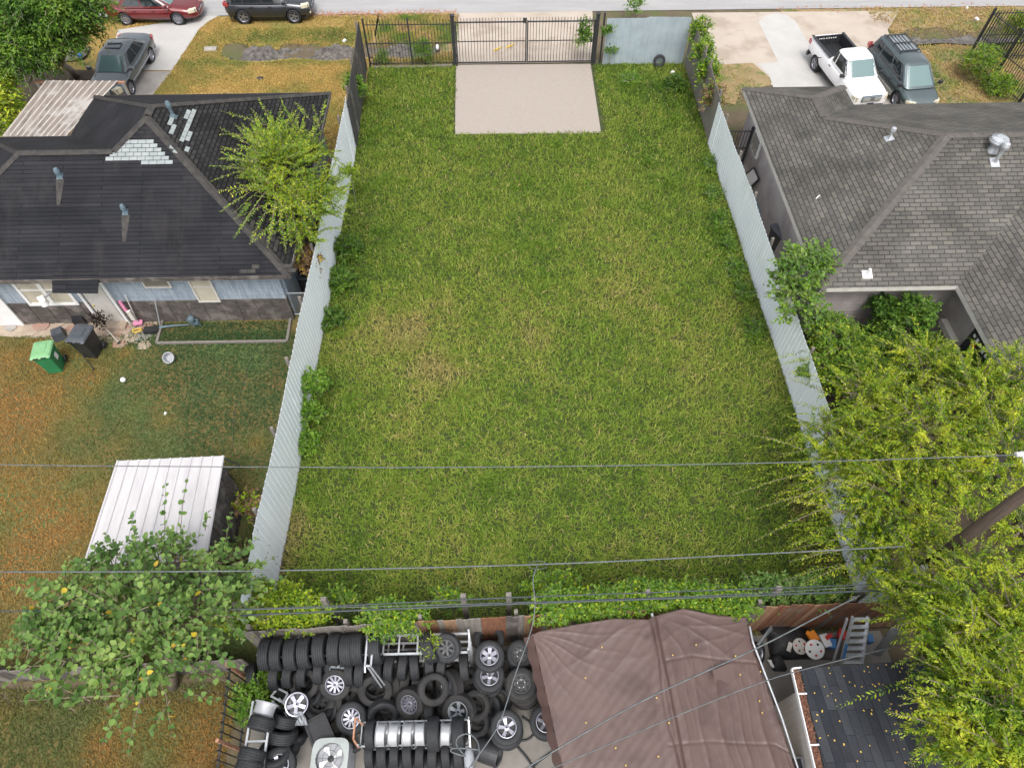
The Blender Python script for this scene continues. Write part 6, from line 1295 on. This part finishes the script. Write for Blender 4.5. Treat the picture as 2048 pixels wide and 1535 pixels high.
for i, (x, y, z) in enumerate(((1400, 70, 1.8), (1405, 110, 1.7), (1415, 150, 1.5), (1425, 200, 1.3))): weed(x, y, z, .5, 150, f'{ordn(i)} clump from the street of the vine covering the right board fence', L4 if i < 3 else BR, name='vine', cat='vine', h_=.8, alt=L6, altf=.35)
weed(1168, 75, 1.3, .32, 130, 'green vine climbing the right leaf of the iron gate', L4, name='vine', cat='vine', h_=1.0, ll=.11); weed(1215, 62, 1.8, .25, 30, 'small vine shoots on the post beside the blue grey panel', L4, name='vine', cat='vine'); weed(1220, 100, .8, .3, 30, 'small weed at the left end of the blue grey panel', L3)
weed(1260, 160, .1, .5, 60, 'light green grass tuft on the lot near the blue grey panel', L4, ll=.3, lw=.03, broad=False, h_=.2, name='grass_tuft', cat='grass tuft'); weed(1350, 170, .2, .5, 110, 'dark weeds in the corner beside the small tyre', L2, h_=.4)
weed(1270, 12, .8, .5, 60, 'low green bush by the road behind the blue grey panel', L4)
vn = [(500, 1230, 1.6, .55, 260, L6, 'yellowish vine on the left end of the grey board fence'), (580, 1225, 1.9, .6, 300, L6, 'yellow green vine above the left part of the tyre rack'), (540, 1190, 1.6, .45, 160, L6, 'yellowish leaves at the foot of the left white fence'), (790, 1235, 2.0, .5, 260, L4, 'bright green vine hanging over the grey board fence above the rack'), (680, 1200, 1.2, .3, 50, L4, 'green weeds behind the wire mesh above the tyre rack'), (900, 1195, 1.1, .3, 50, L4, 'green weeds behind the wire mesh in the middle of the lot edge'),
      (1130, 1215, 2.1, .5, 260, L4, 'vine over the red brown fence at the left tarp corner'), (1210, 1210, 2.1, .5, 280, L4, 'vine above the tarp left of its first pole'), (1290, 1195, 2.1, .45, 230, L4, 'vine above the middle pole of the tarp'), (1370, 1195, 2.2, .5, 260, L4, 'vine above the highest fold of the tarp'), (1450, 1205, 2.2, .5, 280, L4, 'vine hanging at the right tarp corner'), (1540, 1180, 1.8, .45, 120, L3, 'dull green vine right of the tarp behind the plank fence'), (1640, 1180, 1.8, .45, 120, L3, 'sparse vine on the plank fence above the ladder'), (1100, 1175, 1.0, .5, 130, L4, 'bushy weeds at the lower edge of the lot above the tarp')]
for x, y, z, r_, n, m_, lab in vn: weed(x, y, z, r_, n, lab, m_, name='vine', cat='vine', h_=.3, ll=.11, lw=.065, alt=L6 if m_ is L4 else L4, altf=.2, sx=1.9, sy=.75)
weed(510, 1400, .5, .5, 220, 'bright green bush between iron bar fence and left tyre rack', L4, name='bush', cat='bush', ll=.11); weed(545, 1345, .5, .3, 80, 'small green bush behind the tyres by the iron bar fence', L4, name='bush', cat='bush', ll=.11)
weed(864, 1290, 1.9, .16, 26, 'small yellow green plant growing through the top of the tyre rack', L6, name='plant', cat='plant', ll=.12, lw=.03, broad=False)
weed(475, 1130, .5, .6, 110, 'dry brown and green brush between white shed and left white fence', BR, name='brush', cat='brush', alt=L3, altf=.5, h_=.7); weed(495, 1010, .6, .35, 40, 'dry twiggy plant beside the shed wall', BR, name='plant', cat='plant', alt=L6, altf=.4)
weed(845, 105, .5, .5, 120, 'tall grass tuft behind the iron fence left of the gate post', L4, ll=.25, lw=.04, broad=False, h_=.6, name='grass_tuft', cat='grass tuft'); weed(765, 115, .3, .3, 60, 'small green tuft at the left end of the iron fence', L4, ll=.2, lw=.03, broad=False, name='grass_tuft', cat='grass tuft')
weed(1960, 130, .7, .8, 330, 'green weeds growing along the tall iron fence at the upper right', L4, ll=.22, lw=.04, broad=False, h_=.9, alt=L6); weed(2000, 170, .4, .7, 260, 'lower green weeds by the tall iron fence above the grey roof', L4, ll=.22, lw=.04, broad=False, h_=.4, alt=L6); weed(2030, 60, 1.2, .6, 200, 'yellow green vine on the far part of the tall iron fence', L6, ll=.15, lw=.06, h_=.8, name='vine', cat='vine')

# ------------------------------------------------------------------ pole and wires
PX, PY = 9.95, 5.5
t = thing('utility_pole', 'dark wooden utility pole rising out of the feathery trees at right', 'utility pole', (PX, PY, 0)); g = MB(); g.tube([(PX, PY, 0), (PX - .02, PY + .02, 5), (PX + .05, PY + .05, 9)], [.15, .13, .115], 16); g.build('shaft', 'pole', t, smooth=True)
g = MB(); q = Vector((PX - .2, PY - .1, 3.2)); g.box(q, (.14, .1, .3)); g.box(q + Vector((-.12, 0, -.1)), (.1, .1, .14)); g.build('junction_box', 'offwhite', t)
g = MB(); g.lathe([(0, .12), (.05, .11), (.05, .03), (.07, .02), (.05, 0), (.05, -.1), (0, -.11)], 12, None, Matrix.Translation(at(2042, 908, 7.1)) @ Matrix.Rotation(R(90), 4, 'Y')); g.span(at(2046, 908, 7.1), (PX + .03, PY + .03, 7.0), .03); g.build('insulator', 'white', t)
def wirep(pts, r_, mat, lab, closed=False): return hose([at(x, y, z) for x, y, z in pts], r_, mat, 'overhead_wire', lab, 'wire', 5)
wirep([(-160, 927, 7.4), (300, 932, 7.3), (900, 934, 7.2), (1500, 926, 7.2), (1900, 914, 7.15), (2032, 909, 7.1)], .014, 'wire', 'single pale wire crossing the middle of the lot')
wirep([(-160, 1143, 5), (500, 1141, 4.95), (1075, 1128, 4.9), (1500, 1108, 4.8), (1810, 1092, 4.6)], .02, 'wire', 'grey twisted cable crossing above the lower edge of the lot')
wirep([(-160, 1222, 4.3), (500, 1217, 4.25), (1000, 1195, 4.2), (1500, 1177, 4.1), (1745, 1168, 3.9)], .018, 'wiredark', 'upper dark cable running above the board fence')
wirep([(480, 1230, 4.1), (1000, 1208, 4.1), (1500, 1190, 4.1), (1760, 1180, 3.8)], .028, 'wiredark', 'thick black cable bundle just below the upper dark cable')
wirep([(480, 1219, 4.2), (1040, 1204, 4.1), (1500, 1186, 4.05), (1740, 1172, 3.9)], .01, 'wire', 'thin pale wire running between the dark cables')
wirep([(1075, 1128, 4.9), (1066, 1160, 4.8), (1070, 1205, 4.6), (1062, 1260, 4.4), (1030, 1350, 4), (1005, 1430, 3.6), (985, 1470, 3.3), (930, 1545, 3)], .016, 'wire', 'service cable dropping from the grey cable over the tyre stacks')
wirep([(1720, 1190, 3.9), (1650, 1225, 3.9), (1510, 1297, 3.8), (1270, 1408, 3.6), (1035, 1545, 3.3)], .02, 'wire', 'straight grey cable crossing the brown tarp')
wirep([(1800, 1290, 3.7), (1600, 1340, 3.6), (1500, 1372, 3.55), (1330, 1440, 3.4), (1070, 1550, 3.2)], .014, 'wire', 'thin pale cable crossing the tarp below the grey one')
c = at(1075, 1130, 4.9); hose([c + Vector((.2 * math.cos(a), .09 * math.sin(a), .02)) for a in np.linspace(0, 6.2, 12)], .007, 'wire', 'wire_loop', 'small wire loop at the junction on the grey cable', 'wire')
t = thing('weatherhead', 'grey service mast head with looped cable at the bottom edge', 'mast head', at(938, 1520, 2.7)); p = at(938, 1515, 2.75); g = MB(); g.tube([(p.x, p.y - .1, 0), (p.x, p.y - .1, 2.5)], .04, 10); g.build('mast', 'greymetal', t)
g = MB(); g.loft([[p + Vector((w_ * math.cos(a), y_ + .0, w_ * .8 * math.sin(a))) for a in np.linspace(0, 2 * math.pi, 13)[:-1]] for y_, w_ in ((.2, .03), (.12, .09), (0, .11), (-.15, .09), (-.25, .07))]); o = g.build('hood', 'greybin', t, smooth=True)
hose([at(*C7(x, y), 2.8) for x, y in ((1480, 1240), (1425, 1170), (1440, 1120), (1500, 1105), (1550, 1150), (1560, 1230), (1520, 1290), (1480, 1310))], .015, 'wire', 'cable_loop', 'looped grey service cable above the short rack', 'cable')
hose([at(*C7(x, y), 2.8) for x, y in ((1560, 1200), (1450, 1190), (1395, 1195), (1400, 1215), (1480, 1240))], .015, 'wire', 'cable_loop', 'bent grey cable ends left of the mast head', 'cable')

# ------------------------------------------------------------------ bins and yard things
def bin_(x, y, yaw, body, lid, label, sc=1.0, px=None, pos=None):
    p = pos or at(x, y, 0); t = thing('wheelie_bin', label, 'bin', p, yaw, local=True); t.scale = (sc,) * 3; g = MB()
    def rg(wx, wy, z, yo=0): return [(cx * wx, cy * wy + yo, z) for cx, cy in ((-1, -.9), (-.9, -1), (.9, -1), (1, -.9), (1, .9), (.9, 1), (-.9, 1), (-1, .9))]
    g.loft([rg(.22, .25, .04), rg(.27, .33, .9), rg(.3, .36, .92), rg(.3, .36, .97), rg(.27, .33, .97), rg(.2, .25, .1)], cap=False); g.add(rg(.22, .25, .04), [tuple(range(7, -1, -1))]); g.build('body', body, t)
    g = MB(); g.loft([rg(.31, .38, .965), rg(.32, .39, .985), rg(.29, .34, 1.03), rg(.2, .25, 1.05)]); g.box((0, .03, 1.055), (.3, .36, .02)); g.tube([(-.2, .4, .96), (.2, .4, .96)], .02, 8); g.build('lid', lid, t)
    for s in (-1, 1): g = MB(); mx = Matrix.Translation((s * .27, .27, .12)) @ Matrix.Rotation(R(90), 4, 'Y'); g.lathe([(0, .03), (.11, .03), (.12, .015), (.12, -.015), (.11, -.03), (0, -.03)], 18, None, mx); g.build('wheel', 'black', t)
    g = MB()
    for s in (-.12, .12): g.box((s, -.385, 1.0), (.16, .03, .03))
    g.build('handle', 'black', t); return t
b1 = bin_(116, 735, R(10), 'green', 'lidgreen', 'green wheeled bin with pale green lid on the left yard grass'); g = MB(); g.box((.268, .0, .62), (.012, .18, .22)); g.build('label', 'white', b1)
bin_(190, 705, R(-8), 'black', 'lidblack', 'black wheeled bin beside the flagstones at the left house', 1.05)
bin_(1548, 500, R(20), 'black', 'lidblack', 'black wheeled bin between right white fence and grey wall', 1.05)
def box_thing(name, c, d, rz, mat, label, cat, taper=1): g = MB(); g.box(c, d, rz, None, None, taper); g.box(Vector(c) + Vector((0, 0, d[2] / 2 + .008)), (d[0] * .9 * taper, d[1] * .9 * taper, .016), rz); return g.build(name, mat, label=label, cat=cat)
p = at(117, 668, .15); box_thing('small_bin', p, (.42, .42, .32), .5, 'lidblack', 'small dark grey square box between the green bin and the flagstones', 'box', .85)
p = at(158, 640, .25); box_thing('black_box', p, (.35, .3, .3), .4, 'black', 'black box leaning at the dark skirt wall behind the black bin', 'box')
g = MB(); p = at(343, 721, 0); mx = Matrix.Translation(p + Vector((0, 0, .16))) @ Matrix.Rotation(R(35), 4, 'X'); g.lathe([(0, -.1), (.15, -.1), (.19, .1), (.2, .11), (.17, .11), (.13, -.06), (0, -.06)], 24, None, mx); g.build('grey_bucket', 'greybin', label='grey plastic bucket tipped over on the left yard grass', cat='bucket')
g = MB(); p = at(246, 759, .09); g.lathe([(0, -.09)] + [(.09 * math.sin(a), -.09 * math.cos(a)) for a in np.linspace(.3, 2.9, 8)] + [(0, .09)], 18, None, Matrix.Translation(p)); g.build('white_ball', 'white', label='white ball lying on the left yard grass', cat='ball', smooth=True)
rr = random.Random(12)
for i, (px_, pats) in enumerate((((20, 655), 0), ((85, 652), 1), ((120, 645), 0), ((60, 664), 0), ((145, 655), 1), ((225, 648), 0), ((248, 655), 1), ((270, 660), 0), ((235, 672), 1), ((262, 675), 0), ((285, 672), 0), ((296, 655), 1), ((215, 665), 0), ((240, 688), 1), ((288, 690), 0), ((28, 640), 1), ((180, 655), 0))):
    p = at(*px_, .02); n = rr.randint(5, 7); r_ = rr.uniform(.22, .38); g = MB(); g.prism([(p.x + r_ * rr.uniform(.7, 1.1) * math.cos(a), p.y + .75 * r_ * rr.uniform(.7, 1.1) * math.sin(a)) for a in [2 * math.pi * k_ / n for k_ in range(n)]], .0, rr.uniform(.03, .045))
    g.build('flagstone', ('stoneA', 'stoneB')[pats] if i % 5 else 'concold', label=f'{ordn(i) if i < 16 else "last"} flat flagstone of the broken path behind the left house', cat='flagstone', group='flagstones of the back path')
t = thing('garden_bed_edging', 'low timber edging around the grass bed behind the left house', 'edging', at(450, 660)); 
c4 = [at(330, 632), at(315, 688), at(575, 684), at(582, 640)]
for a, b_ in zip(c4, c4[1:]): g = MB(); g.span(a + Vector((0, 0, .05)), b_ + Vector((0, 0, .05)), .09, .1); g.build('board', 'greywood', t)
g = MB(); p = onY(375, 630, YW - .35); p.z = .0; g.tube([p, p + Vector((0, 0, .3)), p + Vector((-.15, 0, .35))], .025, 8); g.tube([p + Vector((.25, 0, 0)), p + Vector((.25, 0, .35)), p + Vector((0, 0, .38))], .025, 8); g.lathe([(0, -.12), (.1, -.1), (.13, 0), (.1, .1), (0, .12)], 14, None, Matrix.Translation(p + Vector((.05, -.02, .42))) @ Matrix.Rotation(R(90), 4, 'X')); g.box(p + Vector((.1, 0, .2)), (.28, .12, .12)); g.build('gas_meter', 'bluepipe', label='grey gas meter with bent pipes at the dark skirt wall', cat='gas meter')
def stick(a, b_, r_, mat, name, lab, cat, end=None, emat=None):
    g = MB(); g.tube([a, b_], r_, 8, mat)
    if end: g.box(a, end, .2, emat or mat)
    return g.build(name, None, label=lab, cat=cat)
stick(at(276, 645, .15), onY(250, 590, YW - .2), .02, 'offwhite', 'long_broom', 'white dustpan broom leaning on the wall right of the white door', 'broom', (.3, .2, .06), 'pink')
stick(at(321, 655, .0), onY(309, 597, YW - .2), .022, 'greybin', 'metal_rod', 'straight grey rod leaning on the dark skirt wall', 'rod')
stick(at(238, 685, .06), at(213, 658, .25), .018, 'offwhite', 'paddle', 'pale handled paddle lying on the flagstones', 'paddle', (.1, .08, .05), 'black')
stick(at(187, 738, .05), at(150, 690, .3), .016, 'iron', 'golf_club', 'thin black handled stick lying between the two wheeled bins', 'stick', (.05, .05, .05), 'black')
g = MB(); g.tube([at(300, 657, .1), at(345, 651, .1), at(380, 649, .1)], [.05, .035, .02], 8, 'bluepipe'); g.box(at(303, 660, .1), (.5, .25, .16), .1, 'blackcloth'); g.build('leaf_blower', None, label='dark leaf blower with grey tube at the end of the flagstones', cat='leaf blower')
lump([(0, 0)], 0, 'blackcloth', 'x', 'x', 'x') if 0 else None
g = MB(); p = at(275, 662, .08); 
for i in range(5): a = i * 1.2; g.tube([p + Vector((.16 * math.cos(a + k_ * .5), .1 * math.sin(a + k_ * .5), .02 * i)) for k_ in range(6)], .022, 6)
g.build('yellow_hose', 'yellow', label='coiled yellow hose on the flagstones', cat='hose')
hose([at(x, y, .03) for x, y in ((530, 660), (515, 690), (497, 730), (486, 770), (470, 820), (466, 880), (463, 905))], .008, 'wiredark', 'garden_wire', 'thin dark wire lying across the left yard grass', 'wire')
weed(200, 640, .8, .2, 45, 'dried black plant at the white door behind the black bin', BK, name='dead_plant', cat='plant', ll=.12, lw=.05).name
g = MB(); p = onY(246, 612, YW - .3); g.box(p, (.1, .06, .5), .1, 'pink'); g.box(p + Vector((.08, -.02, -.45)), (.14, .1, .45), .1, 'offwhite'); g.build('pink_mop', None, label='pink cloth mop standing at the right side of the white door', cat='mop')
hose([at(x, y, .04) for x, y in ((446, 912), (455, 920), (470, 925), (478, 930), (465, 935), (448, 940))], .02, 'black', 'black_hose', 'short black hose beside the shed roof corner', 'hose')
g = MB(); p = at(455, 962, .0); g.tube([p, p + Vector((0, 0, .5))], .17, 14); g.lathe([(.18, .5), (.19, .52), (.1, .56), (0, .56)], 14, None, Matrix.Translation(p)); g.build('black_bucket', 'black', label='black bucket standing at the right wall of the shed', cat='bucket')
rr = random.Random(31); g = MB()
for i in range(900):
    y = 37.75 + rr.gauss(0, .16); x = rr.uniform(-14, -2.2) if i < 760 else rr.uniform(15, 28); p = Vector((x, y, .02)); g.add([p, p + Vector((rr.uniform(.05, .14), rr.uniform(-.05, .05), .01)), p + Vector((rr.uniform(.03, .1), rr.uniform(.05, .12), .02))], [(0, 1, 2)])
g.build('leaf_litter', 'rust', label='reddish brown leaf litter along the edge of the road', cat='leaf litter', kind='stuff')
rr = random.Random(41); g = MB()
for i in range(240):
    x = rr.uniform(-12.5, -3.2) if i < 170 else rr.uniform(20.4, 28); c = 34.25 if i < 170 else 34.7; y = c + rr.uniform(-.4, .4); s_ = rr.uniform(.03, .1); g.box((x, y, float(hgt(x, y)) + .1), (s_ * 1.5, s_, s_ * .8), rr.uniform(0, 6), None, Matrix.Rotation(rr.uniform(0, 6), 3, 'Z') @ Matrix.Rotation(rr.uniform(-.5, .5), 3, 'X'), .7)
g.build('ditch_rubble', 'ditch', label='dark rubble lying along the bottom of the roadside ditch', cat='rubble', kind='stuff')
# street side bits
g = MB(); p = at(432, 104, -.16); mx = Matrix.Translation(p) @ Matrix.Rotation(R(90), 4, 'Y'); g.lathe([(.26, -.5), (.26, .12), (.21, .12), (.21, -.5)], 22, None, mx, True); g.build('culvert_pipe', 'concold', label='pale concrete culvert pipe opening at the left end of the ditch', cat='culvert')
g = MB(); p = at(520, 157, .0); g.lathe([(0, .05), (.12, .045), (.16, .02), (.17, 0)], 20, None, Matrix.Translation(p)); g.build('valve_cover', 'black', label='round black cover in the golden front lawn', cat='cover')
g = MB(); p = at(160, 111, .5); g.lathe([(0, -.13)] + [(.13 * math.sin(a), -.13 * math.cos(a)) for a in np.linspace(.3, 2.9, 8)] + [(0, .13)], 14, 'blue', Matrix.Translation(p)); g.tube([(p.x, p.y, 0), (p.x, p.y, .4)], .02, 6, 'blue'); g.build('blue_ornament', None, label='blue round ornament on a stem beside the big tree trunk', cat='ornament', smooth=True)
tyre(at(1319, 122, .3), (-.1, -.95, .35), 'bare', 'small tyre leaning on the blue grey panel by the gate', sc=.78, W=.2)
for x, y, s_, lab in ((1345, 146, .13, 'white crumpled litter on the grass below the small tyre'), (1350, 183, .08, 'tiny white scrap in the dark weeds'), (689, 83, .13, 'white litter on the verge left of the dark cloth fence'), (875, 96, .16, 'white block behind the iron fence beside the gate post'), (331, 827, .07, 'small white scrap on the left yard grass'), (1953, 40, .15, 'white litter on the brown verge at upper right'), (1933, 18, .12, 'tiny white litter by the road at upper right')):
    p = at(x, y, .0); g = MB(); g.box(p + Vector((0, 0, s_ * .3)), (s_ * 1.6, s_, s_ * .6), x, None, Matrix.Rotation(.3, 3, 'X') @ Matrix.Rotation(x, 3, 'Z'), .8); g.build('litter', 'white', label=lab, cat='litter')
for x, y, lab in ((985, 103, 'left tan leaf scrap on the driveway behind the gate'), (1010, 97, 'right tan leaf scrap on the driveway behind the gate')): p = at(x, y, .02); g = MB(); g.add([p, p + Vector((.3, .1, .03)), p + Vector((.5, .4, .02)), p + Vector((.15, .2, .05))], [(0, 1, 2, 3)]); g.tube([p, p + Vector((.5, .4, .03))], .02, 5); g.build('dry_leaf', 'yellow', label=lab, cat='leaf')
# right passage clutter
def lean(name, pts, mat, lab, cat, th=.04, frame=None):
    P_ = [at(*q) for q in pts]; t = thing(name, lab, cat, ((P_[0] + P_[2]) / 2).xy.to_3d()) if frame else None; g = MB(); g.slab(*P_, th); o = g.build('face' if frame else name, mat, t, None if frame else lab, None if frame else cat)
    if frame:
        g = MB()
        for a, b_ in zip(P_, P_[1:] + P_[:1]): g.span(a, b_, .05, .06)
        g.build('frame', frame, t)
lean('white_board', [(1493, 307, .25), (1507, 325, .25), (1512, 305, 1.0), (1503, 290, 1.0)], 'white', 'small white board leaning on the grey wall nearest the iron gate', 'board')
lean('white_sheet', [(1490, 350, .3), (1500, 376, .3), (1518, 358, 1.1), (1508, 335, 1.1)], 'white', 'white panel with dark frame leaning on the grey wall', 'panel', frame='iron')
lean('old_screen', [(1512, 370, .25), (1528, 402, .25), (1537, 392, 1.1), (1525, 358, 1.1)], 'capgrey', 'wooden frame leaning on the grey wall above the black bin', 'frame', frame='stoneA')
p = at(1518, 400, .25); lump([(Vector((p.x + dx, p.y + dy, 0)), 0) for dx, dy in ((-.25, -.9), (.2, -.9), (.25, .6), (-.15, .8))], .3, 'bluepipe', 'plastic_sheet', 'bluish crumpled plastic sheet in the passage left of the frame', 'plastic sheet', 4)
stick(at(1543, 490, .2), at(1573, 420, 1.6), .02, 'stoneA', 'wooden_stick', 'long wooden stick leaning across the black bin by the grey wall', 'stick'); stick(at(1487, 335, .05), at(1506, 273, 1.3), .015, 'greywood', 'wooden_stick', 'thin dark stick leaning on the grey wall near the iron gate', 'stick')
g = MB(); p = at(1555, 535, .9); g.tube([p, p + Vector((.1, -.5, 0))], .07, 8); g.tube([(p.x, p.y, 0), p], .04, 6); g.build('red_tool', 'red', label='red tool standing between sapling and right white fence', cat='tool')
# junk behind the right house
g = MB(); g.box(at(1685, 680, .35), (1.3, .9, .7), -.1); g.box(at(1685, 680, .72), (1.35, .95, .04), -.1); g.build('black_crate', 'black', label='black covered crate against the white fence behind the right house', cat='crate')
g = MB(); g.box(at(1715, 728, .4), (1.0, .8, .8), .15, 'black', None, .9); g.box(at(1712, 712, .85), (.9, .5, .04), .15, 'lidblack'); g.build('black_cart', None, label='black cart with grey top half hidden in shrubs', cat='cart')
p = onX(1898, 664, 15.05); g = MB(); g.box((p.x, p.y, p.z), (.25, 1.0, .22)); t = g.build('wall_air_conditioner', 'offwhite', label='white long air conditioner unit on the pale side wall', cat='air conditioner'); 
p = onX(1960, 722, 15.0); t = thing('banner', 'dark banner with pale lettering and green picture on the side wall', 'banner', (p.x, p.y, p.z - .5)); g = MB(); g.box((p.x, p.y, p.z), (.05, 1.9, 1.0)); g.build('board', 'black', t); g = MB(); g.box((p.x - .035, p.y + .0, p.z - .1), (.012, 1.3, .45)); g.build('picture', L2, t); g = MB()
for i in range(7): g.box((p.x - .038, p.y + .75 - i * .2, p.z + .33), (.01, .12, .16 if i % 2 else .1))
g.build('lettering', 'white', t); g = MB(); g.box((p.x - .02, p.y, p.z - .55), (.06, 2.0, .05)); g.build('trim', 'white', t)
g = MB(); p = onX(1945, 692, 14.9); g.lathe([(0, .05), (.09, .03), (.1, -.03), (0, -.05)], 14, None, Matrix.Translation(p) @ Matrix.Rotation(R(90), 4, 'Y')); g.build('alarm_bell', 'red', label='round red bell on the pale side wall above the banner', cat='bell')
g = MB(); p = at(1855, 740, .5); g.box(p, (.5, .4, .5), .4, 'white', None, .9); g.box(p + Vector((.3, -.5, .1)), (.3, .3, .3), .9, 'offwhite'); g.build('white_bag', None, label='white bag among shrubs below the side wall', cat='bag')
